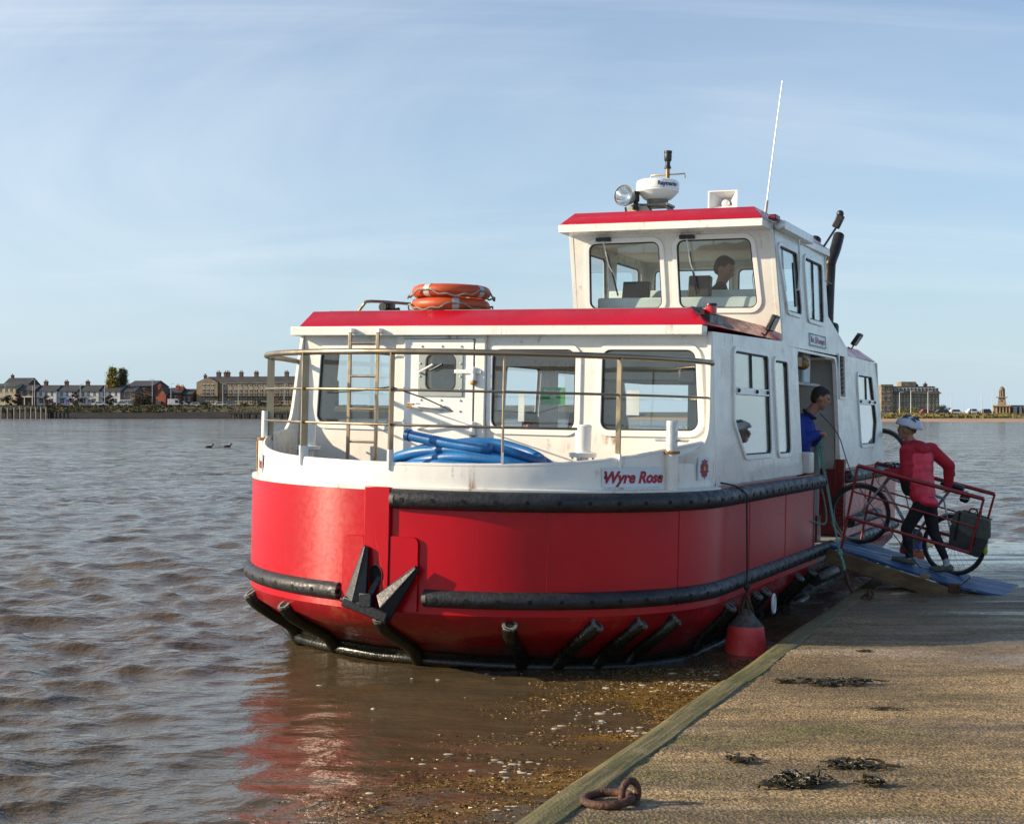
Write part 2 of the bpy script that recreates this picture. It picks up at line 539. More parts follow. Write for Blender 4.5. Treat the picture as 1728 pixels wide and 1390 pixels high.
_wr = np.random.default_rng(5)
NW = 120
W_LAM = np.concatenate([np.exp(_wr.uniform(math.log(0.11), math.log(0.85), NW - 14)), _wr.uniform(0.9, 2.2, 14)])
W_ANG = np.radians(-90 + 12 + _wr.normal(0, 36, NW))
W_AMP = 0.0060 * W_LAM ** 0.72 * _wr.uniform(0.5, 1.2, NW)
W_PH = _wr.uniform(0, 6.283, NW)
def sig(x): return 1 / (1 + np.exp(-x))
def wave_mask(x, y):
    lee = sig((x + 1.9) * 1.5) * sig((14.5 - y) * 0.9)          # calm pocket between bow and slipway
    bow = np.exp(-(((x + 1.6) / 1.5) ** 2 + ((y - 10.6) / 2.2) ** 2))
    return np.clip(1 - 0.72 * lee - 0.42 * bow, 0.22, 1)
def waves(x, y, cell):
    m = wave_mask(x, y)
    dx = np.zeros_like(x); dy = np.zeros_like(x); z = np.zeros_like(x)
    for lam, an, am, ph in zip(W_LAM, W_ANG, W_AMP, W_PH):
        k = 2 * math.pi / lam
        fade = np.clip((lam / (cell * 3.0)) - 0.6, 0, 1)
        th = k * (x * math.cos(an) + y * math.sin(an)) + ph + 0.9 * np.sin(0.21 * x + 0.13 * y + ph * 3) 
        a = am * m * fade * (0.75 + 0.5 * np.sin(0.33 * x - 0.27 * y + 2 * ph))
        z += a * np.cos(th)
        dx -= 0.95 * a * math.cos(an) * np.sin(th); dy -= 0.95 * a * math.sin(an) * np.sin(th)
    return dx, dy, z

def vnoise(x, y, seed):
    """cheap smooth value noise on arrays"""
    r_ = np.random.default_rng(seed).random((256, 256))
    xi, yi = np.floor(x).astype(int), np.floor(y).astype(int)
    fx, fy = x - xi, y - yi
    fx, fy = fx * fx * (3 - 2 * fx), fy * fy * (3 - 2 * fy)
    g = lambda a, b: r_[a % 256, b % 256]
    return (g(xi, yi) * (1 - fx) + g(xi + 1, yi) * fx) * (1 - fy) + (g(xi, yi + 1) * (1 - fx) + g(xi + 1, yi + 1) * fx) * fy

def weed_density(x, y):
    """how thick the drifting weed lies: in rafts along the slipway"""
    d = edge_x(y) - x
    big = vnoise(x * 1.5 + 5, y * 2.6, 31) * 0.6 + vnoise(x * 4.0, y * 8, 32) * 0.4
    q = np.clip(1.25 - d / 1.55, 0, 1) * np.clip((big - 0.34) * 3.6, 0, 1)
    return np.where(y > 11.2, q * np.clip((12.2 - y), 0, 1), q) * (d > 0.02)

def make_water():
    NR, NC = 1080, 640
    yy = 3.2 * (620 / 3.2) ** (np.arange(NR) / (NR - 1))
    u = np.linspace(-1, 1, NC)
    Y = np.repeat(yy[:, None], NC, 1)
    X = (0.62 * Y + 2.5) * u[None, :] - 0.5
    cell = np.maximum(np.gradient(yy)[:, None], (0.62 * Y + 2.5) * 2 / NC)
    dx, dy, z = waves(X, Y, cell)
    co = np.stack([X + dx, Y + dy, z], -1).reshape(-1, 3)
    i = np.arange(NR * NC).reshape(NR, NC)
    q = np.stack([i[:-1, :-1], i[:-1, 1:], i[1:, 1:], i[1:, :-1]], -1).reshape(-1, 4)
    me = bpy.data.meshes.new('water')
    me.vertices.add(len(co)); me.vertices.foreach_set('co', co.ravel())
    me.loops.add(q.size); me.loops.foreach_set('vertex_index', q.ravel())
    me.polygons.add(len(q)); me.polygons.foreach_set('loop_start', np.arange(0, q.size, 4))
    me.polygons.foreach_set('use_smooth', np.ones(len(q), bool))
    me.update(calc_edges=True); me.validate()
    ca = me.attributes.new('chop', 'FLOAT', 'POINT'); ca.data.foreach_set('value', wave_mask(X, Y).ravel().astype(np.float32))
    wa = me.attributes.new('weed', 'FLOAT', 'POINT'); wa.data.foreach_set('value', np.where((Y < 13) & (np.abs(X) < 5), weed_density(X, Y), 0).ravel().astype(np.float32))
    o = bpy.data.objects.new('water', me); COL.objects.link(o)
    tag(o, 'brown choppy estuary water reaching to the far shore', 'water', kind='structure')
    t = NT('estuary_water')
    p = t.map((1, 1, 1))
    n0 = t.noise(p, 0.35, 3)
    silt = t.mix(t.rng(n0, 0.3, 0.7), (0.076, 0.054, 0.029), (0.110, 0.081, 0.046))
    at_ = t.n.new('ShaderNodeAttribute'); at_.attribute_name = 'chop'
    calm = t.rng(at_.outputs['Fac'], 0.2, 0.9, 0.30, 1.0)
    pr = t.map((0.8, 1.25, 1), rot=(0, 0, R(10)))
    h1 = t.noise(pr, 5.0, 4, 0.6)
    h2 = t.noise(pr, 21.0, 3, 0.55)
    py = t.sep(t.geo.outputs['Position'])[1]
    h3 = t.noise(t.map((0.5, 1.0, 1), rot=(0, 0, R(8))), 0.9, 5, 0.7)
    near = t.rng(py, 14, 70, 1, 0)
    far = t.rng(py, 18, 60, 0, 1)
    h = t.math('ADD', t.math('MULTIPLY', t.math('MULTIPLY', h1, calm), 0.046), t.math('MULTIPLY', t.math('MULTIPLY', h2, t.math('MULTIPLY', near, calm)), 0.0055))
    h = t.math('ADD', h, t.math('MULTIPLY', t.math('MULTIPLY', h3, far), t.rng(t.noise(t.map((0.22, 1, 1), loc=(4, 9, 0)), 0.22, 5, 0.65), 0.3, 0.7, 0.25, 0.75)))
    # a thin scum of weed fragments lies on the water in rafts
    wd = t.n.new('ShaderNodeAttribute'); wd.attribute_name = 'weed'
    sc_m = t.math('MULTIPLY', t.rng(t.math('ADD', wd.outputs['Fac'], t.math('MULTIPLY', t.math('SUBTRACT', t.noise(t.map((0.6, 1.4, 1)), 26, 5, 0.7), 0.5), 1.3)), 0.25, 0.75), t.rng(wd.outputs['Fac'], 0.02, 0.15))
    scum_c = t.mix(t.rng(t.noise(p, 70, 4, 0.7), 0.35, 0.65), (0.070, 0.036, 0.008), (0.290, 0.170, 0.040))
    silt = t.mix(t.math('MULTIPLY', sc_m, 0.85), silt, scum_c)
    t.bsdf(Base_Color=silt, Roughness=t.math('ADD', t.math('MULTIPLY_ADD', sc_m, 0.30, 0.06), t.math('MULTIPLY', t.rng(py, 20, 160), t.rng(t.noise(t.map((0.25, 1, 1)), 0.30, 5, 0.65), 0.3, 0.7, 0.0, 0.14))), IOR=1.333, Specular_IOR_Level=0.5, Normal=t.bump(h, 1.0))
    me.materials.append(t.m)
make_water()

# ---- slipway: rough brushed concrete with a timber edge
def make_slipway():
    NR, NC = 520, 420
    yy = 2.0 + (34.0 - 2.0) * (np.linspace(0, 1, NR) ** 1.7)
    s = np.concatenate([[0.0, 0.0], (np.linspace(0, 1, NC - 2) ** 1.5) * 17])
    Y = np.repeat(yy[:, None], NC, 1)
    rag = 0.180 + 0.035 * (vnoise(Y * 3.1, Y * 0, 3) - 0.5) + 0.02 * (vnoise(Y * 11, Y * 0, 4) - 0.5)
    X = edge_x(Y) + rag + s[None, :]
    Z = 0.5 - 0.0215 * Y
    Z = Z + 0.016 * (vnoise(X * 0.9, Y * 0.9, 6) - 0.5) + 0.010 * (vnoise(X * 0.35, Y * 5.5, 7) - 0.5) + 0.006 * (vnoise(X * 9, Y * 15, 8) - 0.5) + 0.004 * (vnoise(X * 31, Y * 40, 9) - 0.5)
    Z[:, 0] = -1.4
    Z[:, 1] -= 0.012
    co = np.stack([X, Y, Z], -1).reshape(-1, 3)
    i = np.arange(NR * NC).reshape(NR, NC)
    q = np.stack([i[:-1, :-1], i[:-1, 1:], i[1:, 1:], i[1:, :-1]], -1).reshape(-1, 4)
    me = bpy.data.meshes.new('slipway')
    me.from_pydata(co.tolist(), [], q.tolist())
    me.polygons.foreach_set('use_smooth', np.ones(len(q), bool))
    me.set_sharp_from_angle(angle=R(50))
    o = bpy.data.objects.new('slipway', me); COL.objects.link(o)
    o['_b'] = (0, 0, 0)
    tag(o, 'rough concrete slipway sloping down into the water', 'slipway', kind='structure')
    t = NT('slipway_concrete')
    P = t.geo.outputs['Position']
    p = t.map()
    st = t.map((0.22, 1.6, 1), rot=(0, 0, R(-2)))
    big = t.noise(p, 0.8, 5)
    streak = t.noise(st, 1.7, 7, 0.62)
    c = t.mix(t.rng(big, 0.32, 0.68), (0.215, 0.148, 0.070), (0.415, 0.292, 0.150))
    c = t.mix(t.rng(streak, 0.40, 0.62, 0, 0.8), c, (0.105, 0.080, 0.045))
    alg = t.math('MULTIPLY', t.rng(t.noise(st, 1.5, 5), 0.46, 0.66), t.rng(t.noise(p, 1.1, 4), 0.38, 0.56))
    c = t.mix(t.math('MULTIPLY', alg, 0.80), c, (0.110, 0.108, 0.028))
    pale = t.rng(t.noise(t.map((0.3, 1.1, 1), loc=(7, 3, 0)), 1.3, 5), 0.56, 0.70, 0, 0.7)
    c = t.mix(pale, c, (0.38, 0.32, 0.24))
    vd, vc = t.voro(p, 48)
    stone = t.sep(vc)[0]
    c = t.mix(1.0, c, t.mix(stone, (0.58, 0.56, 0.54), (1.45, 1.44, 1.40)), 'MULTIPLY')
    vd2, vc2 = t.voro(p, 115)
    c = t.mix(1.0, c, t.mix(t.sep(vc2)[1], (0.66, 0.65, 0.63), (1.32, 1.31, 1.29)), 'MULTIPLY')
    pit = t.rng(t.noise(p, 38, 3), 0.60, 0.70)
    c = t.mix(t.math('MULTIPLY', pit, 0.8), c, (0.045, 0.034, 0.02))
    xyz = t.sep(P)
    wet = t.rng(t.math('ADD', xyz[2], t.math('MULTIPLY', t.math('SUBTRACT', streak, 0.5), 0.55)), 0.30, 0.10, 0, 1)
    c = t.mix(t.math('MULTIPLY', wet, 0.62), c, t.mix(1.0, c, (0.36, 0.34, 0.32), 'MULTIPLY'))
    film = t.rng(t.math('ADD', xyz[2], t.math('MULTIPLY', t.math('SUBTRACT', t.noise(st, 1.1, 5, 0.6), 0.5), 0.45)), 0.16, 0.04, 0, 1)
    damp = t.rng(t.noise(t.map((0.5, 1.2, 1), loc=(3, 9, 0)), 0.55, 4), 0.46, 0.60, 0, 0.40)
    damp = t.math('ADD', damp, t.math('MULTIPLY', t.rng(xyz[0], 2.2, 4.6), t.rng(t.noise(st, 0.8, 5), 0.38, 0.58, 0, 0.55)))
    rough = t.math('SUBTRACT', 0.86, t.math('ADD', t.math('MULTIPLY', wet, 0.38), t.math('ADD', t.math('MULTIPLY', film, 0.40), t.math('MULTIPLY', damp, 0.62))), clamp=True)
    rough = t.math('MAXIMUM', rough, 0.05)
    h = t.math('ADD', t.math('MULTIPLY', vd, 0.9), t.math('ADD', t.noise(p, 95, 3), t.math('MULTIPLY', pit, -0.8)))
    h = t.math('ADD', h, t.math('MULTIPLY', t.noise(t.map((4, 60, 1)), 1.0, 3), 0.8))
    hk = t.math('MULTIPLY', h, t.math('SUBTRACT', 1.0, t.math('MULTIPLY', film, 0.93)))
    t.bsdf(Base_Color=c, Roughness=rough, Normal=t.bump(hk, 0.0095), Specular_IOR_Level=0.5)
    me.materials.append(t.m)
    return o
SLIP = make_slipway()

def make_timbers():
    t = NT('weedy_timber')
    ob = t.geo.outputs['Position']
    ang = math.atan2(0.3937, 1)
    p = t.map((34, 1.4, 6), src=t.map((1, 1, 1), rot=(0, 0, ang)))
    g = t.noise(p, 1.0, 6, 0.6)
    c = t.mix(t.rng(g, 0.3, 0.7), (0.075, 0.066, 0.022), (0.200, 0.170, 0.075))
    q = t.map()
    c = t.mix(t.rng(t.noise(q, 2.3, 5), 0.40, 0.66, 0, 0.7), c, (0.080, 0.088, 0.020))
    c = t.mix(t.rng(t.noise(q, 5.5, 4), 0.56, 0.72, 0, 0.55), c, (0.27, 0.215, 0.11))
    c = t.mix(t.rng(t.noise(q, 30, 3), 0.60, 0.75, 0, 0.7), c, (0.05, 0.05, 0.015))
    t.bsdf(Base_Color=c, Roughness=t.rng(g, 0.3, 0.7, 0.55, 0.85), Normal=t.bump(t.math('ADD', g, t.noise(q, 60, 3)), 0.006))
    js = [2.0, 4.7, 9.5, 14.3, 19.1, 24.0]
    for k in range(len(js) - 1):
        y0, y1 = js[k] + 0.006, js[k + 1] - 0.006
        n = int((y1 - y0) / 0.06)
        m = MB(); rings = []
        for i in range(n + 1):
            y = y0 + (y1 - y0) * i / n
            x = edge_x(y) + 0.003 * (random.random() - 0.5) + 0.010 * math.sin(k * 2 + y * 1.1)
            z = ground_z(y) + 0.012 + 0.005 * math.sin(y * 2.1 + k)
            w = 0.196 + 0.006 * math.sin(y * 5 + k)
            j = lambda a: (random.random() - 0.5) * a * 0.22
            rings.append([(x, y, z - 0.20), (x + j(.008), y, z - 0.022), (x + 0.02, y, z + j(.006)), (x + w * 0.35, y, z + 0.002 + j(.007)), (x + w * 0.7, y, z + j(.008)), (x + w - 0.012 + j(.012), y, z - 0.004 + j(.006)), (x + w, y, z - 0.03), (x + w, y, z - 0.20)])
        m.loft(rings, True, 0, True, True)
        m.build('edge_timber', t.m, SLIP, ang=50)
make_timbers()

# ---- far land behind everything: bank on the left, beach and dune grass on the right
LAND = mat('far_turf', (0.075, 0.075, 0.030), 0.9, var=0.35, vscale=0.12)
SEAWALL = mat('dark_sea_wall', (0.011, 0.010, 0.008), 0.95, var=0.5, vscale=0.25, bump=0.2, bscale=1.2)
BANKGRASS = mat('bank_grass', (0.080, 0.070, 0.028), 0.9, var=0.45, vscale=0.3)
SAND = mat('beach_sand', (0.36, 0.235, 0.13), 0.9, var=0.16, vscale=0.12)
m = MB()                                # profile of the shore seen from left to right: (pixel, wall-foot distance, top height)
stat = [(-400, 458, 0), (0, 458, 0), (250, 458, 0), (500, 455, 0), (800, 445, 0), (1050, 420, 0)]
def shore(stations, prof):
    rings = []
    for px, y, _ in stations:
        rings.append([at(px, 695, y + dy).xy.to_tuple() + (z,) for dy, z in prof])
    return rings
m.loft(shore(stat, [(0, -1.0), (0.6, 0.2), (7, 2.2)]), False)
def struct(name, mb, material, label, cat):
    o = mb.build(name, material, None)
    tag(o, label, cat, kind='structure')
    return o
struct('embankment', m, SEAWALL, 'dark stone embankment at the waterline of the far left shore', 'embankment')
m = MB(); m.loft(shore(stat, [(7, 2.2), (11, 2.9), (18, 3.9), (26, 4.2), (34, 4.35), (400, 4.5), (9000, 4.6)]), False)
struct('far_bank', m, BANKGRASS, 'rough grass bank below the far houses', 'bank')
stat2 = [(1050, 400, 0), (1250, 340, 0), (1480, 305, 0), (1728, 296, 0), (2300, 290, 0)]
m = MB(); m.loft(shore(stat2, [(-4, -0.5), (0, -0.05), (6, 0.12), (22, 0.42), (40, 0.62)]), False)
struct('beach', m, SAND, 'strip of orange sand along the far right shore', 'beach')
m = MB(); m.loft(shore(stat2, [(36, 0.6), (48, 0.9), (64, 1.35), (90, 1.45), (9000, 1.5)]), False)
struct('far_ground', m, LAND, 'flat ground behind the dune grass', 'ground')

# marram grass on the dunes and weeds on the left bank: leaf tufts nobody could count
def tufts(name, label, cat, spots, h, w, material):
    vs, fs = [], []
    for (x, y, z) in spots:
        for _ in range(3):
            a = random.uniform(0, math.pi); hh = h * random.uniform(0.5, 1.3); ww = w * random.uniform(0.5, 1.2)
            lx = random.uniform(-.4, .4) * hh
            dx, dy = math.cos(a) * ww, math.sin(a) * ww
            b = len(vs)
            vs += [(x - dx, y - dy, z - .1), (x + dx, y + dy, z - .1), (x + dx * .5 + lx, y + dy * .5, z + hh), (x - dx * .6 + lx, y - dy * .6, z + hh * .8)]
            fs.append((b, b + 1, b + 2, b + 3))
    m = MB(); m.add(vs, fs)
    o = m.build(name, material, None, smooth=False)
    tag(o, label, cat, kind='stuff')
DUNE = mat('dune_grass', (0.165, 0.140, 0.048), 0.9, var=0.6, vscale=0.22)
sp = []
for _ in range(3600):
    px = random.uniform(1440, 1800); d = random.uniform(38, 72)
    if math.sin(px * .09) + math.sin(px * .037 + d) + random.uniform(-1.6, 1.6) < -.6: continue
    q = at(px, 695, 298 + d)
    z = 0.6 + (d - 36) / 12 * .3 if d < 48 else 0.9 + (d - 48) / 16 * .45
    sp.append((q.x, q.y, min(z, 1.36)))
tufts('dune_grass', 'yellow green marram grass on the dunes above the sand', 'grass', sp, 0.42, 0.35, DUNE)
sp = []
for _ in range(3000):
    px = random.uniform(-60, 620); d = random.uniform(7, 26)
    q = at(px, 695, 457 + d)
    z = 2.2 + (d - 7) / 11 * 1.7
    sp.append((q.x, q.y, min(z, 4.1)))
tufts('bank_weeds', 'brown green weeds covering the bank below the far houses', 'weeds', sp, 0.34, 0.5, BANKGRASS)

# ================================================================== the ferry
# boat frame: x to port (right in the picture), y aft, z up; the cabin front stands at y = 0
FB = Thing('ferry_boat', 'red and white passenger ferry with its bow towards the camera beside the slipway', 'boat', (0, 0, 0), BOAT)
STERN = 8.95
def bow(a, L_, B, z):
    """point on the rounded bow; a = 0 is port amidships, 180 starboard"""
    return Vector((B * math.cos(a), -L_ * abs(math.sin(a)), z))
def outline(L_, B, z, n=56, ys=(0.4, 0.8, 1.6, 2.4, 3.2, 3.62, 4.4, 5.28, 6.2, 7.2, 8.2, STERN)):
    s = [Vector((-B, y, z)) for y in reversed(ys)]
    b = [bow(math.pi * (1 - i / n), L_, B, z) for i in range(n + 1)]
    p = [Vector((B, y, z)) for y in ys]
    return s + b + p
KN, CH = (2.05, 2.2), (2.05, 2.2)
def side_x(z): return 2.13 - 0.05 * (z - 1.7)

# hull plating, with the boarding gap left open on the port side
def hull():
    lv = [outline(*KN, 1.5), outline(2.05, 2.2, 1.1), outline(2.05, 2.2, 0.70), outline(*CH, 0.52)]
    m = MB()
    n = len(lv[0])
    for i in range(3):
        for j in range(n - 1):
            a, b, c, d = lv[i][j], lv[i][j + 1], lv[i + 1][j + 1], lv[i + 1][j]
            if i < 2 and a.x > 2.1 and 3.6 < (a.y + b.y) / 2 < 5.28: continue
            m.add([a, b, c, d], [(0, 3, 2, 1)])
    # transom
    m.add([lv[0][0], lv[0][-1], lv[3][-1], lv[3][0]], [(0, 1, 2, 3)])
    bm = m.build('hull', RED, FB)
    b_ = bmesh.new(); b_.from_mesh(bm.data); bmesh.ops.remove_doubles(b_, verts=b_.verts, dist=1e-4); bmesh.ops.recalc_face_normals(b_, faces=b_.faces); b_.to_mesh(bm.data); b_.free()
    m = MB()
    m.loft([outline(*CH, 0.522), outline(2.0, 2.17, 0.42), outline(1.76, 2.06, 0.30), outline(1.50, 1.95, 0.19), outline(1.34, 1.90, 0.06), outline(1.26, 1.87, -0.06), outline(0.7, 1.6, -0.5)], False, cap1=True)
    m.build('hull_bottom', painted('red_bottom_paint', (0.40, 0.006, 0.014), 0.3, rust=0.6, streak=0.3, dirt=0.7, wave=0.004, seed=3.0, scum=True), FB)
    m = MB()
    r0 = outline(1.30, 1.925, 0.09); r1 = outline(1.27, 1.91, -0.03)
    m.loft([outline(1.42, 1.925, 0.11), outline(1.36, 1.91, 0.04), outline(1.27, 1.88, -0.06)], False)
    m.build('boot_top', WETBLACK, FB)
    # decks
    m = MB()
    o = [p for p in outline(2.02, 2.17, 1.40) if p.y < 0.5]
    m.add(o, [tuple(range(len(o)))])
    m.build('fore_deck', mat('grey_deck_paint', (0.22, 0.23, 0.22), 0.6, var=0.2), FB)
    m = MB(); m.box(-2.1, 2.19, 0.05, STERN - 0.02, 0.60, 0.70); m.build('cabin_floor', GREYIN, FB)
    m = MB(); m.box(-2.15, 2.15, 8.40, STERN - 0.01, 1.22, 1.27); m.build('aft_deck', GREYIN, FB)
hull()

# bulwark round the fore deck with a narrow ledge
def bulwark():
    n = 64
    a0 = R(2)
    rings = []
    for i in range(n + 1):
        a = math.pi - a0 - (math.pi - 2 * a0) * i / n
        k = abs(math.cos(a)) ** 6
        top = 1.675 + 0.05 * abs(math.cos(a)) ** 2 + 0.16 * k
        lo, ou, inn = bow(a, 2.055, 2.205, 1.503), bow(a, 2.015, 2.115, 1.512), bow(a, 1.965, 2.06, 1.40)
        ledge = bow(a, 2.055, 2.205, 1.47)
        t1, t2 = bow(a, 2.005, 2.10, top), bow(a, 1.965, 2.06, top)
        rings.append([ledge, lo, ou, t1 + Vector((0, 0, -0.012)), (t1 * 0.8 + t2 * 0.2), (t1 * 0.2 + t2 * 0.8), t2 + Vector((0, 0, -0.012)), inn])
    m = MB(); m.loft(rings, True, 0, True, True)
    b = m.build('bulwark', WHITE, FB, ang=30)
    # rolled edge along the top
    m = MB()
    pts = []
    for i in range(n + 1):
        a = math.pi - a0 - (math.pi - 2 * a0) * i / n
        k = abs(math.cos(a)) ** 6
        pts.append(bow(a, 1.985, 2.08, 1.675 + 0.05 * abs(math.cos(a)) ** 2 + 0.16 * k))
    m.tube(pts, 0.019, 8); m.build('capping_rail', WHITE, b)
    return b
BUL = bulwark()

# stem casing, doubler plates and hawse
def bow_plates():
    m = MB()
    def P_(x, z, w):                       # on the bow face
        a = math.acos(max(-1, min(1, x / 2.2)))
        p = bow(a, 2.05, 2.2, z); nv = nrm(Vector((p.x / 2.2 ** 2, p.y / 2.05 ** 2, 0)))
        return p + nv * w
    hole = [(-0.004 + 0.062 * math.cos(t), 0.80 + 0.088 * math.sin(t)) for t in [2 * math.pi * i / 20 for i in range(20)]]
    m.plate(rect(-0.118, 0.106, 0.53, 1.497), [hole], -0.034, lambda u, v, w: P_(u, v, 0.036 + w))
    st = m.build('stem_plate', RED, FB, bevel=0.006)
    m = MB(); m.lathe([(0.062, 0), (0.066, 0.01), (0.058, 0.012), (0.055, -0.12)], 20, Matrix.Translation(P_(-.004, .80, .030)) @ Matrix.Rotation(R(90), 4, 'X') @ Matrix.Diagonal((1, 1.42, 1, 1)), cap0=False, cap1=False)
    m.build('hawse_ring', DARKRED, st)
    m = MB(); m.lathe([(0.0618, 0), (0.0618, 0.01)], 20, Matrix.Translation(P_(-.004, .80, .012)) @ Matrix.Rotation(R(90), 4, 'X') @ Matrix.Diagonal((1, 1.42, 1, 1)))
    m.build('hawse_shade_disc', DARK, st)  # dark disc, the shade inside the hawse put into its colour
    for x0, x1, z0, z1 in ((-0.325, -0.124, 0.535, 1.105), (0.112, 0.345, 0.535, 1.115)):
        n = 7
        m = MB()
        po = round_poly(rect(x0, x1, z0, z1), [0.02, 0.02, 0.05 if x1 > 0 else 0.015, 0.05 if x1 < 0 else 0.015])
        m.plate(po, [], -0.02, lambda u, v, w: P_(u, v, 0.026 + w))
        m.build('doubler_plate', RED, FB, bevel=0.004)
bow_plates()

# weld seams between the shell plates
for xw in (1.28, 2.05):
    a_ = math.acos(xw / 2.2)
    m = MB(); m.tube([bow(a_, 2.053, 2.203, z) for z in (1.48, 1.2, 0.95, 0.56)], 0.0028, 6); m.build('weld_seam', RED, FB)
for yw in (0.9, 2.3, 6.6):
    m = MB(); m.tube([(2.202, yw, z) for z in (1.48, 1.0, 0.56)], 0.0024, 6); m.build('weld_seam', RED, FB)
# rubber fenders ------------------------------------------------------------
WORN = mat('worn_grey_rubber', (0.15, 0.15, 0.135), 0.7, var=0.3)
def dprof(r_, n=9):
    return [(r_ * 1.05 * math.sin(math.pi * i / n), -r_ * math.cos(math.pi * i / n)) for i in range(n + 1)]
def bow_path(L_, B, z, a_from, a_to, n=40):
    return [bow(a_from + (a_to - a_from) * i / n, L_, B, z) for i in range(n + 1)]
def rub_rail(path, r_, name='rub_rail', step=0.24):
    """D-section rubber with dark discs in place of bolt holes"""
    m = MB()
    m.sweep(dprof(r_), path)
    o = m.build(name, RUBBER, FB, ang=60)
    m = MB()
    acc = 0.1
    for i in range(len(path) - 1):
        a, b = Vector(path[i]), Vector(path[i + 1])
        l = (b - a).length; t = nrm(b - a); ou = nrm(t.cross(Vector((0, 0, 1))))
        while acc < l:
            c = a + t * acc + ou * (r_ * 1.052)
            M = Matrix.Translation(c) @ ou.to_track_quat('Z', 'Y').to_matrix().to_4x4()
            m.lathe([(0.017, -0.02), (0.017, 0.0025)], 8, M, cap0=False)
            acc += step
        acc -= l
    h = m.build('hole_shade_discs', DARK, o); h['kind'] = 'stuff'  # proud dark discs, painted as the shade of bolt holes
    for e, q in ((0, 1), (-1, -2)):
        m = MB()
        a, b = Vector(path[e]), Vector(path[q]); t = nrm(a - b); ou = nrm((b - a).cross(Vector((0, 0, 1)))) * (1 if e == 0 else -1)
        M = Matrix.Translation(a + ou * r_ * 0.5 + t * 0.001) @ t.to_track_quat('Z', 'Y').to_matrix().to_4x4()
        m.lathe([(r_ * 0.62, -0.03), (r_ * 0.62, 0.004), (r_ * 0.34, 0.005), (r_ * 0.34, -0.02)], 12, M, cap0=False)
        m.build('rail_end', WORN, o)
    return o
# travel must keep the outside on the right: port side runs forward -> the path goes from aft to bow on port
def port_path(L_, B, z, x_start, y_end, ys):
    a1 = math.acos(x_start / B)
    return [Vector((B, y, z)) for y in ys if y <= y_end][::-1] + bow_path(L_, B, z, 0.0, a1)
YS = [0.35, 0.8, 1.4, 2.0, 2.6, 3.2, 3.88]
p1 = port_path(2.05, 2.2, 1.41, 0.125, 9, YS); p1.reverse(); p1 = p1[::-1]
def fix(path):
    """turn the path so that its right-hand side faces outwards"""
    a, b = Vector(path[len(path) // 2 - 1]), Vector(path[len(path) // 2])
    ou = (b - a).cross(Vector((0, 0, 1)))
    return path if ou.dot(Vector((a.x, a.y - 3, 0))) > 0 else path[::-1]
rub_rail(fix(p1), 0.078)
rub_rail(fix(port_path(2.04, 2.195, 0.645, 0.395, 9, [0.35, 0.8, 1.4, 2.0, 2.6, 3.2, 3.9, 4.55])), 0.070)
rub_rail(fix(bow_path(2.04, 2.195, 0.645, math.acos(-0.36 / 2.195), math.pi) + [Vector((-2.195, y, 0.645)) for y in (0.5, 1.5, 3, 5, 7, 8.9)]), 0.072)
rub_rail(fix([Vector((2.2, y, 1.41)) for y in (8.9, 8, 7, 6.2, 5.34)]), 0.078)
rub_rail(fix([Vector((2.195, y, 0.62)) for y in (8.9, 8, 7, 6.2, 5.34)]), 0.070)

# skid rubbers down the flare, dark discs paint the shade of hollow upper ends
def skid(a=None, y=None, r_=0.060, sgn=1, turn=0.0):
    def q(L_, B, z): return bow(a + turn * (0.475 - z) / 0.475, L_, B, z) if a is not None else Vector((sgn * B, y, z))
    off = Vector((0, 0, -0.015))
    pts = [q(2.045, 2.22, 0.475), q(1.98, 2.165, 0.395), q(1.76, 2.06, 0.285), q(1.50, 1.95, 0.17), q(1.36, 1.90, 0.03), q(1.2, 1.83, -0.12)]
    o0 = nrm(Vector((pts[0].x, pts[0].y * 1.05, 0))) if a is not None else Vector((sgn, 0, 0))
    pts = [p - o0 * 0.005 + off for p in pts]
    m = MB(); m.tube(smooth_path(pts, 4), r_, 10, sq=1.0)
    o = m.build('skid_rubber', WETBLACK, FB, ang=50)
    t = nrm(pts[0] - pts[1])
    M = Matrix.Translation(pts[0] + t * 0.002) @ t.to_track_quat('Z', 'Y').to_matrix().to_4x4()
    m = MB(); m.lathe([(r_ * 1.02, -0.02), (r_ * 1.02, 0.004), (r_ * 0.62, 0.005), (r_ * 0.60, -0.02)], 12, M, cap0=False, cap1=False)
    m.build('skid_end', WORN, o)
    m = MB(); m.lathe([(r_ * 0.61, -0.01), (r_ * 0.61, 0.0)], 12, M); m.build('skid_shade_disc', DARK, o)
for xx in (-1.02, 0.02, 1.03, 1.60, 1.86, 2.04):
    skid(a=math.acos(xx / 2.2), turn=0.0 if xx < 1.2 else 0.19)
skid(a=math.acos(-1.70 / 2.2), r_=0.075)
for yy in (0.25, 1.18, 1.5, 2.9, 3.5):
    skid(y=yy, r_=0.065)
# low bumper along the waterline, thick with weed
pth = [Vector((1.965, y, 0.03)) for y in (8.9, 7, 5, 3, 1.5, 0.5)] + bow_path(1.36, 1.965, 0.03, 0.0, math.pi)
m = MB(); m.tube(pth, 0.045, 10); wb = m.build('waterline_bumper', WETBLACK, FB, ang=60)
# short tubes on the port flare
for y0, y1, z in ((3.9, 4.9, 0.32), (5.5, 7.4, 0.86)):
    m = MB(); m.tube([(2.16 if z < .5 else 2.22, y0, z), (2.17 if z < .5 else 2.22, y1, z)], 0.07, 12)
    m.build('side_rubber', RUBBER, FB, ang=60)

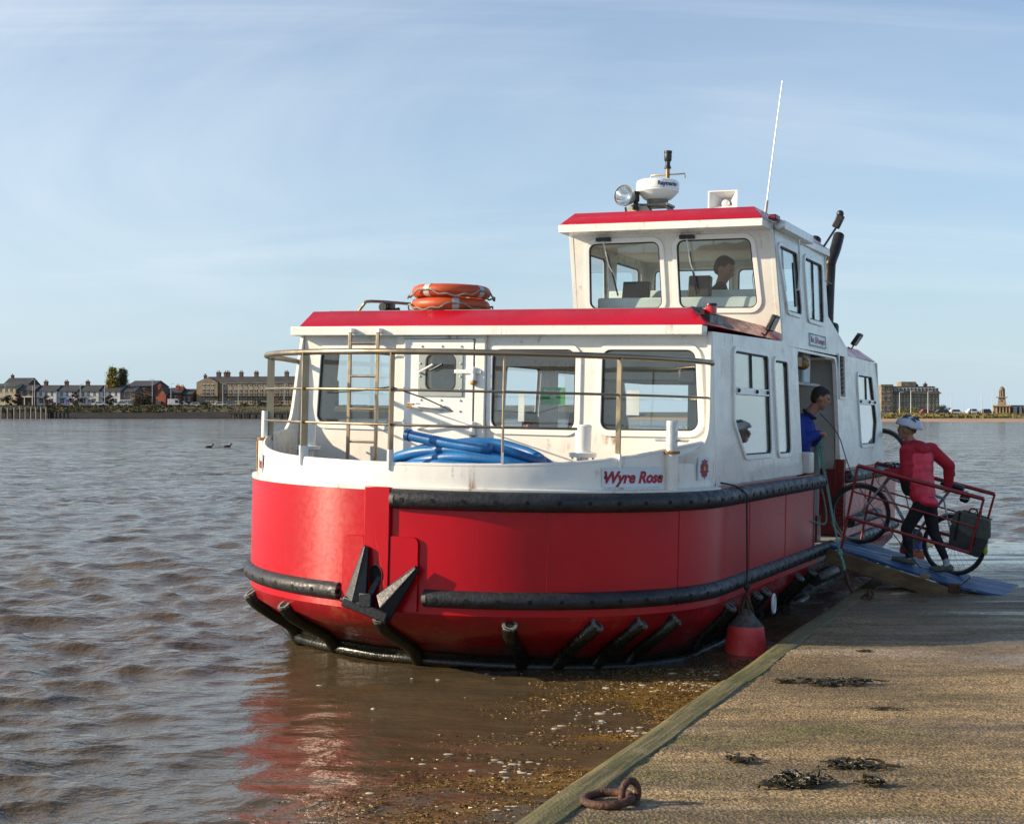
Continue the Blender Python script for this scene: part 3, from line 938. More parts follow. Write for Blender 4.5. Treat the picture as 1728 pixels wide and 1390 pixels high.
# superstructure -------------------------------------------------------------
FN_FRONT = lambda u, v, w: Vector((u, w, v))                     # cabin front
FN_PORT = lambda u, v, w: Vector((side_x(v) - w, u, v))          # port side
FN_STAR = lambda u, v, w: Vector((-side_x(v) + w, u, v))
WHF = lambda v: 2.53 - 0.227 * (v - 2.9)
FN_WH = lambda u, v, w: Vector((u, WHF(v) + w, v))               # wheelhouse front, raked forward

def window(outl, fn, rad, parent, frame_mat, pane_mat, out_sign=-1, fw=0.055, thick=0.018, name='window'):
    """raised frame, rubber gasket and pane set into an opening of a wall"""
    g = round_poly(outl, rad)
    big = round_poly(offset_poly(outl, fw), [x + fw for x in rad] if isinstance(rad, (list, tuple)) else rad + fw)
    sm = round_poly(offset_poly(outl, -0.013), [max(.01, x - .013) for x in rad] if isinstance(rad, (list, tuple)) else max(.01, rad - 0.013))
    m = MB(); m.ring(big, g, thick + 0.004, lambda u, v, w: fn(u, v, -thick + w))
    o = m.build(name, frame_mat, parent, bevel=0.004)
    m = MB(); m.ring(g, sm, 0.012, lambda u, v, w: fn(u, v, -0.004 + w)); m.build('gasket', GASKET, o)
    m = MB(); m.plate(round_poly(offset_poly(outl, 0.002), rad), [], 0.006, lambda u, v, w: fn(u, v, 0.010 + w)); m.build('pane', pane_mat, o, smooth=False)
    return o, g

# --- cabin front
F_WIN = [[(-1.875, 1.96), (-1.055, 1.96), (-1.045, 2.67), (-1.835, 2.67)],
         [(0.0, 1.955), (0.822, 1.955), (0.822, 2.675), (0.0, 2.675)],
         [(1.072, 1.962), (1.975, 1.975), (1.93, 2.675), (1.078, 2.675)]]
DOORWIN = rect(-0.66, -0.345, 2.285, 2.63)
holes = [round_poly(offset_poly(w_, 0.004), 0.08) for w_ in F_WIN] + [round_poly(DOORWIN, 0.07)]
m = MB()
m.plate([(-2.145, 1.40), (2.145, 1.40), (2.075, 2.835), (-2.075, 2.835)], holes, 0.05, FN_FRONT)
CF = m.build('cabin_front', WHITE, FB, bevel=0.003)
for w_ in F_WIN:
    window(w_, FN_FRONT, 0.08, FB, WHITE2, GLASS)
# --- steel door
def front_door():
    m = MB()
    m.plate(round_poly(rect(-0.90, -0.175, 1.41, 2.765), 0.02), [round_poly(DOORWIN, 0.07)], 0.055, lambda u, v, w: Vector((u, -0.058 + w, v)))
    d = m.build('door', WHITE2, FB, bevel=0.006)
    m = MB(); m.plate(rect(-0.735, -0.275, 2.235, 2.68), [round_poly(DOORWIN, 0.07)], 0.014, lambda u, v, w: Vector((u, -0.074 + w, v)))
    m.build('window_plate', mat('grey_white_plate', (0.34, 0.38, 0.36), 0.35, var=0.1), d, bevel=0.003)
    m = MB(); m.plate(round_poly(DOORWIN, 0.07), [], 0.006, lambda u, v, w: Vector((u, -0.050 + w, v))); m.build('pane', GLASS, d, smooth=False)
    m = MB()
    a, b = round_poly(DOORWIN, 0.07), round_poly(offset_poly(DOORWIN, -0.012), 0.06)
    m.ring(a, b, 0.02, lambda u, v, w: Vector((u, -0.076 + w, v))); m.build('gasket', GASKET, d)
    m = MB()
    for x in (-0.71, -0.5, -0.3):
        for z in (2.10, 2.20, 2.70): m.sphere((x, -0.062, z), 0.011, 8, 5)
    for x in (-0.715, -0.295):
        for z in (2.3, 2.42, 2.54): m.sphere((x, -0.076, z), 0.010, 8, 5)
    r_ = m.build('bolts', ALU, d); r_['kind'] = 'stuff'
    for z in (2.45, 1.95):                   # hinges on the right
        m = MB(); m.lathe([(0.022, -0.07), (0.026, -0.06), (0.026, -0.01), (0.02, 0.0), (0.026, 0.01), (0.026, 0.05), (0.018, 0.06)], 12, Matrix.Translation((-0.16, -0.075, z)))
        m.box(-0.36, -0.16, -0.078, -0.060, z + 0.0, z + 0.035); m.box(-0.16, -0.09, -0.07, 0.0, z, z + 0.03)
        h = m.build('hinge', WHITE2, d, bevel=0.003)
        m = MB(); m.lathe([(0.024, -0.105), (0.028, -0.1), (0.028, -0.07), (0.024, -0.065)], 12, Matrix.Translation((-0.16, -0.075, z))); m.build('hinge_pin', BRASS, h)
    m = MB(); m.tube([(-0.72, -0.06, 2.45), (-0.71, -0.11, 2.455), (-0.56, -0.12, 2.53)], 0.011, 8); m.build('handle', WHITE2, d)
    m = MB(); m.tube([(-0.60, -0.10, 2.47), (-0.46, -0.12, 2.53)], [0.010, 0.014], 8); m.build('grip', BLACK, d)
    m = MB(); m.tube([(-0.80, -0.09, 2.14), (-0.62, -0.10, 2.13), (-0.48, -0.09, 2.14)], [0.022, 0.02, 0.026], 10); m.box(-0.83, -0.74, -0.10, -0.05, 2.12, 2.17)
    m.build('latch', WHITE2, d)
    m = MB(); m.box(-0.835, -0.76, -0.112, -0.101, 2.125, 2.165); m.build('latch_plate', BRASS, d)
    m = MB(); m.tube([(-0.74, -0.06, 1.93), (-0.70, -0.11, 1.94), (-0.46, -0.12, 1.985)], [0.018, 0.014, 0.012], 8); m.build('lower_handle', WHITE2, d)
    m = MB(); m.box(-0.16, -0.06, -0.05, 0.0, 1.42, 2.78); m.box(-1.0, -0.905, -0.03, 0.0, 1.42, 2.78); m.box(-1.0, -0.06, -0.03, -0.0, 2.772, 2.80)
    m.build('door_frame', WHITE, FB, bevel=0.005)
front_door()

# --- wing plates where the sides run forward into the bulwark
for sg in (-1, 1):
    prof = smooth_path([(-0.01, 2.83, 0), (-0.05, 2.6, 0), (-0.09, 2.3, 0), (-0.13, 2.05, 0), (-0.20, 1.92, 0), (-0.34, 1.835, 0), (-0.62, 1.775, 0), (-0.78, 1.74, 0)], 4)
    po = [(p.x, p.y) for p in prof] + [(-0.78, 1.505), (0.05, 1.505), (0.05, 2.83)]
    def fnw(u, v, w, sg=sg):
        b_ = 2.115 if u < 0 else 2.13
        hx = 2.118 * math.sqrt(max(0, 1 - (min(0, u) / 2.02) ** 2)) + 0.008
        return Vector((sg * (hx - 0.05 * (v - 1.7) - w + 0.003), u, v))
    m = MB(); m.plate(po[::-1] if sg > 0 else po, [], 0.035, fnw)
    m.build('wing_plate', WHITE, FB, bevel=0.004)

# --- sides, with the wheelhouse carried up flush on port
pw1 = [(0.955, 1.755), (1.925, 1.755), (1.885, 2.70), (0.665, 2.70), (0.625, 2.06)]
pw2 = [(2.225, 1.745), (2.74, 1.745), (2.685, 2.675), (2.135, 2.675)]
pw3 = [(6.64, 1.78), (7.60, 1.78), (7.76, 2.07), (7.48, 2.665), (6.50, 2.665)]
wh1 = [(2.80, 3.215), (3.42, 3.215), (3.26, 3.86), (2.42, 3.86)]
wh2 = [(3.76, 3.20), (4.53, 3.20), (4.51, 3.86), (3.62, 3.86)]
port_outer = [(0, 1.505), (3.30, 1.505), (3.19, 2.76), (3.24, 2.815), (5.12, 2.815), (5.20, 2.76), (5.30, 1.505), (8.42, 1.505), (7.92, 2.875), (5.95, 2.885),
              (5.90, 2.98), (4.83, 3.30), (4.73, 4.0), (2.275, 4.0), (2.53, 2.885), (0, 2.835)]
lou = rect(5.33, 5.66, 2.36, 2.88)
hl = [round_poly(offset_poly(q, 0.004), r_) for q, r_ in ((pw1, 0.06), (pw2, 0.06), (pw3, 0.06), (wh1, 0.06), (wh2, 0.06))] + [rect(5.34, 5.64, 2.37, 2.86)]
m = MB(); m.plate(port_outer, hl, 0.045, FN_PORT)
m.build('port_side', WHITE, FB, bevel=0.003)
m = MB()
star_outer = [(0, 1.505), (8.42, 1.505), (7.92, 2.875), (0, 2.835)]
sw = [pw1, pw2, [(3.3, 1.75), (4.4, 1.75), (4.4, 2.69), (3.3, 2.69)], [(4.8, 1.75), (5.9, 1.75), (5.9, 2.69), (4.8, 2.69)], pw3]
m.plate(star_outer, [round_poly(offset_poly(q, 0.004), 0.06) for q in sw], 0.045, FN_STAR)
m.build('starboard_side', WHITE, FB, bevel=0.003)
def split_pane(q, fn, parent, zsplit):
    """sliding upper lights over a fixed pane"""
    o, _ = window(q, fn, 0.06, FB, WHITE2, GLASSIDE, fw=0.045)
    y0, y1 = min(p[0] for p in q) + 0.03, max(p[0] for p in q) - 0.02
    ym = (y0 + y1) / 2
    if zsplit:
        m = MB(); m.plate(rect(y0 + 0.02, y1 - 0.04, zsplit - 0.035, zsplit + 0.03), [], 0.03, lambda u, v, w: fn(u, v, -0.016 + w)); b = m.build('sliding_bar', WHITE2, o, bevel=0.003)
        m = MB()
        for yb in (y0 + 0.08, ym + 0.1, y1 - 0.12): m.sphere(fn(yb, zsplit, -0.02), 0.02, 8, 6)
        m.build('bar_bolts', BLACK, b)['kind'] = 'stuff'
    zt = max(p[1] for p in q)
    m = MB(); m.plate(rect(ym - 0.018, ym + 0.018, (zsplit + 0.03) if zsplit else min(p[1] for p in q), zt), [], 0.012, lambda u, v, w: fn(u, v, -0.002 + w)); m.build('mullion', GASKET, o)
    return o
split_pane(pw1, FN_PORT, FB, 2.345)
window(pw2, FN_PORT, 0.06, FB, WHITE2, GLASSIDE, fw=0.045)
split_pane(pw3, FN_PORT, FB, 2.33)
window(wh1, FN_PORT, 0.06, FB, WHITE2, GLASSIDE, fw=0.04)
split_pane(wh2, FN_PORT, FB, None)
for q in sw: window(q, FN_STAR, 0.06, FB, WHITE2, CLEAR, fw=0.045)
# louvre behind the doorway
m = MB(); m.ring(rect(5.31, 5.67, 2.34, 2.89), rect(5.34, 5.64, 2.37, 2.86), 0.03, lambda u, v, w: FN_PORT(u, v, -0.02 + w))
lo_ = m.build('louvre', WHITE2, FB, bevel=0.003)
for i in range(9):
    m = MB(); z = 2.40 + i * 0.055
    m.plate(rect(5.34, 5.64, z, z + 0.042), [], 0.006, lambda u, v, w: FN_PORT(u, v, 0.02 - (v - z) * 0.6 + w)); m.build('slat', BLACK, lo_)
m = MB(); m.box(1.95, 2.03, 5.34, 5.64, 2.37, 2.86); m.build('louvre_box', DARK, lo_)

# aft wall and inner bulkheads
m = MB(); m.plate(rect(-2.09, 2.09, 1.27, 2.87), [rect(-1.6, -0.4, 1.8, 2.6), rect(0.4, 1.6, 1.8, 2.6)], 0.04, lambda u, v, w: Vector((u, 8.42 - (v - 1.505) * 0.365 - 0.05 + w, v)))
m.build('aft_wall', WHITE, FB)
for x0 in (-1.6, 0.4):
    m = MB(); m.plate(rect(x0, x0 + 1.2, 1.8, 2.6), [], 0.006, lambda u, v, w: Vector((u, 8.42 - (v - 1.505) * 0.365 - 0.03 + w, v))); m.build('aft_pane', CLEAR, FB, smooth=False)
m = MB(); m.box(0.55, 2.06, 5.30, 5.36, 0.70, 2.88); m.build('aft_bulkhead', GREYIN, FB)
m = MB(); m.box(0.9, 2.05, 3.12, 3.16, 1.95, 2.80); m.build('lobby_head', INNER, FB)
m = MB(); m.box(-2.05, 2.05, 0.06, 2.6, 2.80, 2.815); m.box(-2.05, -0.16, 2.6, 7.9, 2.80, 2.815); m.box(-0.16, 2.05, 4.72, 7.9, 2.80, 2.815); m.box(-0.16, 2.0, 2.6, 2.63, 2.48, 2.80); m.box(-0.16, -0.13, 2.6, 4.72, 2.48, 2.80); m.build('cabin_ceiling', INNER, FB)
for sx in (-1, 1):
    m = MB(); m.box(min(sx * 2.06, sx * 2.12), max(sx * 2.06, sx * 2.12), 0.06, 3.1 if sx > 0 else 8.3, 0.70, 1.72); m.build('inner_lining', INNER, FB)
    m = MB(); m.box(*sorted((sx * 1.62, sx * 2.05)), 0.5, 3.0, 0.70, 1.18); m.box(*sorted((sx * 1.95, sx * 2.05)), 0.5, 3.0, 1.18, 1.62); m.build('bench', mat('blue_grey_bench', (0.10, 0.13, 0.17), 0.6), FB, bevel=0.02)
m = MB(); m.box(-1.0, 1.0, 0.9, 1.3, 0.70, 1.15); m.build('bench', MATS['blue_grey_bench'], FB, bevel=0.02)
# jambs of the boarding gap
for y0, y1 in ((3.58, 3.66), (5.24, 5.34)):
    m = MB(); m.box(1.9, 2.205, y0, y1, 0.70, 1.50); m.build('gate_jamb', DARKRED, FB, bevel=0.006)
m = MB(); m.box(2.09, 2.205, 5.20, 5.31, 0.74, 1.62); m.build('gate_post', DARKRED, FB, bevel=0.01)
m = MB(); m.box(2.02, 2.20, 3.40, 3.56, 1.506, 1.74); pad_ = m.build('gate_pad', WHITE, FB, bevel=0.02)
m = MB(); m.box(2.03, 2.19, 3.565, 3.62, 1.506, 1.72); m.build('pad_face', mat('yellow_paint', (0.55, 0.36, 0.06), 0.5, var=0.2), pad_, bevel=0.01)
m = MB(); m.lathe([(0.045, 0), (0.045, 0.9), (0.052, 0.905), (0.052, 0.96), (0.02, 0.97)], 14, Matrix.Translation((2.05, 4.35, 0.98))); m.build('gate_bollard', GREYIN, FB)
m = MB(); m.box(2.0, 2.1, 4.25, 4.45, 0.7, 1.0); m.build('bollard_foot', DARKRED, FB)

# --- cabin roof: white fascia, red chamfer, grey sheet added on top
m = MB()
def rr(x0, x1, y0, y1, z): return [Vector((x0, y0, z)), Vector((x1, y0, z)), Vector((x1, y1, z)), Vector((x0, y1, z))]
m.loft([rr(-2.025, 2.065, -0.13, 7.93, 2.886), rr(-2.0, 1.862, 0.08, 7.72, 3.045), rr(-1.9, 1.8, 0.2, 7.6, 3.055)], True, 0, True, True)
m.build('cabin_roof', REDROOF, FB, bevel=0.006)
m = MB(); m.box(-2.108, 2.03, -0.15, -0.003, 2.800, 2.884); m.box(-2.108, -2.08, -0.003, 7.93, 2.800, 2.884)
m.build('roof_fascia', WHITE, FB, bevel=0.006)
m = MB(); m.box(-1.89, 1.79, 0.21, 7.59, 3.056, 3.06); m.build('bounce_guard', mat('bounce_guard_grey', (0.30, 0.30, 0.28), 0.8), FB)  # unseen grey sheet added to keep red bounce off the wheelhouse front

# --- wheelhouse
WX0, WX1, WB = -0.20, 2.05, 4.75
q1 = [(-0.005, 3.225), (0.81, 3.225), (0.805, 3.912), (0.028, 3.905)]
q2 = [(1.0, 3.225), (1.835, 3.22), (1.778, 3.92), (0.996, 3.918)]
m = MB(); m.plate([(WX0, 2.9), (2.07, 2.9), (2.015, 4.0), (WX0, 4.0)], [round_poly(offset_poly(q, 0.004), 0.075) for q in (q1, q2)], 0.045, FN_WH)
m.build('wheelhouse_front', WHITE, FB, bevel=0.003)
for q in (q1, q2): window(q, FN_WH, 0.075, FB, WHITE2, GLASS, fw=0.05)
FN_WS = lambda u, v, w: Vector((WX0 + w, u, v))
s1, s2 = [(2.78, 3.22), (3.42, 3.22), (3.36, 3.86), (2.52, 3.86)], [(3.66, 3.2), (4.53, 3.2), (4.53, 3.86), (3.66, 3.86)]
m = MB(); m.plate([(2.53, 2.9), (WB, 2.9), (WB, 4.0), (2.275, 4.0)], [round_poly(offset_poly(q, .004), .06) for q in (s1, s2)], 0.045, FN_WS); m.build('wheelhouse_starboard_side', WHITE, FB, bevel=0.003)
for q in (s1, s2): window(q, FN_WS, 0.06, FB, WHITE2, CLEAR, fw=0.04)
FN_WR = lambda u, v, w: Vector((u, WB - 0.04 + w, v))
rq = [rect(-0.05, 0.9, 3.32, 3.86), rect(1.0, 1.92, 3.32, 3.86)]
m = MB(); m.plate(rect(WX0, 2.03, 2.9, 4.0), [round_poly(offset_poly(q, .004), .06) for q in rq], 0.04, FN_WR); m.build('wheelhouse_aft_wall', INNER, FB)
for q in rq: window(q, FN_WR, 0.06, FB, WHITE2, CLEAR, fw=0.03)
m = MB(); m.box(WX0 + 0.05, 2.0, 2.63, WB - 0.05, 2.47, 2.50); m.build('wheelhouse_floor', GREYIN, FB)
m = MB(); m.box(WX0 + 0.05, 1.98, 2.36, WB - 0.05, 3.955, 3.965); m.build('wheelhouse_ceiling', INNER, FB)
# visor roof
def rt(x0, x1, e, y0, y1, z): return [Vector((x0, y0, z)), Vector((x1, y0, z)), Vector((x1 + e, y1, z)), Vector((x0 - e, y1, z))]
m = MB(); m.loft([rt(-0.19, 1.99, 0.07, 1.95, 4.80, 3.992), rt(-0.19, 1.99, 0.07, 1.95, 4.80, 4.072)], True, 0, True, True); m.build('visor_fascia', WHITE, FB, bevel=0.006)
m = MB(); m.loft([rt(-0.186, 1.986, 0.065, 1.955, 4.80, 4.075), rt(-0.088, 1.85, 0.03, 2.14, 4.64, 4.215), rt(-0.05, 1.8, 0.0, 2.25, 4.55, 4.225)], True, 0, True, True); m.build('wheelhouse_roof', REDROOF, FB, bevel=0.006)
m = MB(); m.box(-0.04, 1.79, 2.26, 4.54, 4.226, 4.230); m.build('wheelhouse_bounce_guard', MATS['bounce_guard_grey'], FB)  # unseen grey sheet added to keep red bounce off the radar dome
# console and screens seen through the glass
m = MB(); m.box(0.0, 1.95, 2.64, 3.0, 2.50, 3.36); m.build('console', mat('pale_console', (0.62, 0.72, 0.74), 0.4), FB, bevel=0.02)
m = MB(); m.box(0.0, 1.95, 3.005, 3.03, 2.50, 3.465); m.build('console_back', MATS['pale_console'], FB, bevel=0.006)
m = MB(); m.box(0.15, 1.9, 4.30, 4.64, 2.50, 3.44); m.build('aft_locker', mat('pale_locker', (0.62, 0.72, 0.72), 0.4), FB, bevel=0.02)
m = MB(); m.obox((0.42, 2.72, 3.44), (0.30, 0.07, 0.19), Matrix.Rotation(R(-12), 3, 'X')); m.tube([(0.42, 2.75, 3.36), (0.42, 2.74, 3.42)], 0.02, 8); m.build('plotter_screen', BLACK, FB, bevel=0.01)
m = MB(); m.obox((1.12, 2.76, 3.46), (0.24, 0.10, 0.26), Matrix.Rotation(R(-8), 3, 'X')); m.build('instrument_pod', BLACK, FB, bevel=0.015)
m = MB(); m.tube([(1.72, 2.62, 3.92), (1.74, 2.65, 3.7), (1.71, 2.66, 3.55), (1.74, 2.66, 3.37)], 0.005, 5); m.build('microphone_cord', WHITE2, FB)
# wipers
for x, xo in ((0.20, 0.10), (1.12, 0.06)):
    m = MB(); m.box(x - 0.08, x + 0.08, WHF(3.945) - 0.06, WHF(3.945) - 0.005, 3.925, 3.965)
    w_ = m.build('wiper', BLACK, FB, bevel=0.004)
    m = MB(); m.tube([(x, WHF(3.93) - 0.05, 3.93), (x + xo * 0.5, WHF(3.7) - 0.05, 3.68), (x + xo, WHF(3.5) - 0.03, 3.56)], 0.008, 6); m.build('wiper_arm', ALU, w_)
    m = MB(); m.beam((x + xo * 0.3, WHF(3.8) - 0.025, 3.80), (x + xo * 1.3, WHF(3.4) - 0.025, 3.36), 0.012, 0.02, (0, 1, 0)); m.build('wiper_blade', BLACK, w_)
# side wiper bar and mirror-like grab frame on the port light
m = MB(); m.tube([(2.10, 3.05, 3.98), (2.11, 3.06, 3.7), (2.10, 3.08, 3.45), (2.09, 3.0, 3.45)], 0.011, 6); m.build('side_wiper_arm', ALU, FB)
m = MB(); m.beam((2.085, 2.86, 3.72), (2.10, 2.96, 3.27), 0.018, 0.05, (0, 1, 0)); m.build('side_wiper_blade', BLACK, FB)
# box along the port edge of the wheelhouse roof
m = MB(); m.box(2.0, 2.105, 2.40, 3.72, 4.01, 4.105); bx_ = m.build('gutter_box', WHITE2, FB, bevel=0.012)
m = MB(); m.lathe([(0.055, 0), (0.055, 0.06), (0.04, 0.07)], 14, Matrix.Translation((2.055, 2.40, 4.055)) @ Matrix.Rotation(R(90), 4, 'X')); m.build('end_gland', ALU, bx_)
m = MB(); m.box(2.0, 2.08, 2.12, 2.3, 4.08, 4.13); m.build('red_block', DARKRED, bx_, bevel=0.01)

# --- rails on the bow ---------------------------------------------------------
def rail(L_, B, z, a0, a1, r_, n=60):
    return [bow(a0 + (a1 - a0) * i / n, L_, B, z) for i in range(n + 1)]
m = MB()
pts = rail(1.985, 2.085, 2.565, math.pi - R(10), R(2), 0.03)
m.tube([Vector((-2.08, -0.06, 2.55))] + pts + [Vector((2.085, -0.02, 2.56))], 0.0245, 12)
RAIL = m.build('bow_rail', STEEL, FB, ang=60)
for z in (2.262, 1.985):
    m = MB(); m.tube(rail(1.985, 2.085, z, math.pi - R(12), R(3) if z > 2 else R(47), 0.012), 0.0105, 8); m.build('guard_wire', STEEL, RAIL)
for px_x, big in ((-1.95, 1), (-0.87, 1), (0.05, 1), (0.93, 2), (1.67, 1)):
    a = math.acos(px_x / 2.085)
    b0, b1 = bow(a, 1.985, 2.085, 1.68), bow(a, 1.985, 2.085, 2.555)
    ou = nrm(Vector((b0.x / 2.085 ** 2, b0.y / 1.985 ** 2, 0)))
    m = MB()
    if big == 2: m.tube([b0, b1], 0.011, 8)
    else: m.beam(b0 + Vector((0, 0, 0.10)), b1, 0.012, 0.066, ou)
    p_ = m.build('stanchion', STEEL, RAIL)
    m = MB(); m.beam(b0 - Vector((0, 0, 0.05)), b0 + Vector((0, 0, 0.11)), 0.018, 0.082 if big != 2 else 0.025, ou); m.build('stanchion_foot', WHITE2, p_)
m = MB(); m.tube([(0.05, -1.99, 2.285), (-0.25, -1.98, 2.25), (-0.5, -1.95, 2.235)], 0.006, 6); m.tube([(0.05, -1.99, 2.285), (0.15, -1.6, 2.2), (0.05, -0.9, 2.1), (-0.7, -0.12, 2.13)], 0.006, 6); m.build('lashing', BLACK, RAIL)

# ladder to the roof
m = MB()
for x in (-1.405, -1.105):
    m.beam((x, -0.20, 1.42), (x, -0.20, 2.86), 0.034, 0.02, (0, 1, 0))
LAD = m.build('ladder', STEEL, FB, bevel=0.003)
for z in (1.485, 1.792, 2.10, 2.41, 2.722):
    m = MB(); m.tube([(-1.39, -0.20, z), (-1.12, -0.20, z)], 0.0115, 8); m.build('rung', STEEL, LAD)
for x in (-1.405, -1.105):
    m = MB(); m.box(x - 0.022, x + 0.022, -0.215, -0.148, 2.82, 2.862); m.build('bracket', WHITE2, LAD, bevel=0.004)

# fore deck fittings
def bollard(x, y, z, h=0.34, s=1.0):
    m = MB(); m.lathe([(0.055 * s, 0), (0.055 * s, h * 0.55), (0.12 * s, h * 0.56), (0.125 * s, h * 0.62), (0.07 * s, h * 0.64), (0.075 * s, h), (0.06 * s, h * 1.02)], 16, Matrix.Translation((x, y, z)))
    o = m.build('mooring_post', WHITE2, FB)
    m = MB()
    for k in range(8):
        a = k * math.pi / 4
        m.sphere((x + 0.10 * s * math.cos(a), y + 0.10 * s * math.sin(a), z + h * 0.55), 0.013, 6, 4)
    m.build('flange_bolts', ALU, o)['kind'] = 'stuff'
bollard(1.14, -0.60, 1.40, 0.60, 0.95)
bollard(-1.75, -0.35, 1.40, 0.55, 0.95)
for sx in (1, -1):
    a = math.acos(sx * 1.965 / 2.115)
    c = bow(a, 2.03, 2.125, 0)
    c = Vector((c.x, c.y, 0))
    m = MB(); m.lathe([(0.055, 1.50), (0.055, 1.80)], 16, Matrix.Translation(c)); so = m.build('post_socket', WHITE, FB)
    m = MB(); m.lathe([(0.066, 1.795), (0.07, 1.80), (0.07, 1.815), (0.05, 1.82)], 16, Matrix.Translation(c)); m.build('collar', BRASS, so)
    m = MB(); pr_ = 0.048 if sx > 0 else 0.030; m.lathe([(pr_, 1.82), (pr_, 2.06), (pr_ * .88, 2.065), (pr_ * .84, 2.0)], 16, Matrix.Translation(c), cap1=False); m.tube([c + Vector((-0.14 if sx > 0 else -.03, 0, 1.905)), c + Vector((0.14 if sx > 0 else .03, 0, 1.905))], 0.012, 8); m.build('mooring_pin', ALU if sx > 0 else WHITE2, so)
    m = MB(); m.beam(c + Vector((-0.060, -0.02, 1.50)), c + Vector((-0.057, -0.03, 1.78)), 0.012, 0.016, (0, 1, 0)); m.build('rust_run', BRASS, so)

# name board and rose badge on the bulwark, both sides
PLATE = mat('pale_sign_plate', (0.62, 0.68, 0.74), 0.35, var=0.06)
SIGNRED = mat('sign_red', (0.34, 0.012, 0.03), 0.5, var=0.1)
SIGNBLUE = mat('sign_dark_blue', (0.05, 0.06, 0.14), 0.5)  # dark blue of borders, lettering and sepals
YELLOW = mat('badge_yellow', (0.62, 0.38, 0.05), 0.5)
def on_bulwark(x_mid, z_mid, sx):
    """local sheet on the bulwark face: u to the right seen from outside, v up, w outwards"""
    a_mid = math.acos(x_mid / 2.115)
    def fn(u, v, w):
        # arc length to angle, numerically
        a = a_mid; step = -u * sx
        p = bow(a, 2.015, 2.115, 0); ds = 1e-3
        t = (bow(a + ds, 2.015, 2.115, 0) - p).length / ds
        a = a + step / t
        p = bow(a, 2.012, 2.112, z_mid + v)
        nv = nrm(Vector((p.x / 2.115 ** 2, p.y / 2.015 ** 2, 0)))
        return Vector((p.x * sx, p.y, p.z)) + Vector((nv.x * sx, nv.y, 0)) * (0.006 + w)
    return fn
for sx in (1, -1):
    fn = on_bulwark(1.772, 1.606, sx)
    m = MB(); po = round_poly(rect(-0.29, 0.29, -0.078, 0.078), 0.018)
    dens = []
    for i in range(len(po)):
        a, b = Vector(po[i]), Vector(po[(i + 1) % len(po)])
        k = max(1, int((b - a).length / 0.05))
        dens += [tuple(a.lerp(b, j / k)) for j in range(k)]
    nb_vs = dens
    # build as a strip grid so that it follows the curve
    cols = [i / 12 for i in range(13)]
    vs, fs = [], []
    for w in (0.0, 0.010):
        for v in (-0.078, 0.078):
            for c in cols: vs.append(fn(-0.29 + 0.58 * c, v, w))
    n = 13
    for i in range(12):
        fs += [(2 * n + i, 2 * n + i + 1, 3 * n + i + 1, 3 * n + i), (i, n + i, n + i + 1, i + 1), (i, i + 1, 2 * n + i + 1, 2 * n + i), (n + i, 3 * n + i, 3 * n + i + 1, n + i + 1)]
    fs += [(0, 2 * n, 3 * n, n), (n - 1, 2 * n - 1, 4 * n - 1, 3 * n - 1)]
    m.add(vs, fs); nb = m.build('name_board', PLATE, FB)
    vs, fs = text_geo('Wyre Rose', 0.126, 0.25, 0.0055)
    m = MB(); m.add([fn(p[0] * 1.0, p[1] - 0.003, 0.0125) for p in vs], fs); m.build('lettering', SIGNRED, nb, smooth=False)
    m = MB()
    for u in (-0.268, 0.268): m.sphere(fn(u, 0, 0.012), 0.011, 8, 5)
    m.build('screws', BLACK, nb)['kind'] = 'stuff'
    fr = on_bulwark(2.096, 1.665, sx)
    m = MB()
    vs, fs = [], []
    for w in (0.0, 0.012):
        for v in (-0.095, 0.095):
            for c in range(7): vs.append(fr(-0.105 + 0.21 * c / 6, v, w))
    n = 7
    for i in range(6):
        fs += [(2 * n + i, 2 * n + i + 1, 3 * n + i + 1, 3 * n + i), (i, n + i, n + i + 1, i + 1), (i, i + 1, 2 * n + i + 1, 2 * n + i), (n + i, 3 * n + i, 3 * n + i + 1, n + i + 1)]
    fs += [(0, 2 * n, 3 * n, n), (n - 1, 2 * n - 1, 4 * n - 1, 3 * n - 1)]
    m.add(vs, fs); bd = m.build('rose_badge', PLATE, FB)
    def rosette(rad, lobes, depth, ph, w, nn=80):
        ring_ = []
        for i in range(nn):
            t = 2 * math.pi * i / nn
            r_ = rad * (1 - depth * (0.5 - 0.5 * abs(math.cos(lobes * (t - ph) / 2))))
            ring_.append(fr(r_ * math.cos(t), r_ * math.sin(t), w))
        return [fr(0, 0, w)] + ring_, [(0, 1 + i, 1 + (i + 1) % nn) for i in range(nn)]
    m = MB(); m.add(*rosette(0.080, 5, 0.45, R(90), 0.0135)); m.build('petals', SIGNRED, bd, smooth=False)
    m = MB(); m.add(*rosette(0.050, 5, 0.4, R(126), 0.0145)); m.build('inner_petals', mat('rose_dark_red', (0.25, 0.01, 0.03), 0.5), bd, smooth=False)
    m = MB(); m.add(*rosette(0.019, 8, 0.1, 0, 0.0155)); m.build('rose_heart', YELLOW, bd, smooth=False)
    m = MB()
    for k in range(5):
        t = R(90 + 72 * k + 36)
        m.sphere(fr(0.076 * math.cos(t), 0.076 * math.sin(t), 0.012), 0.009, 6, 4)
    m.build('sepals', SIGNBLUE, bd)

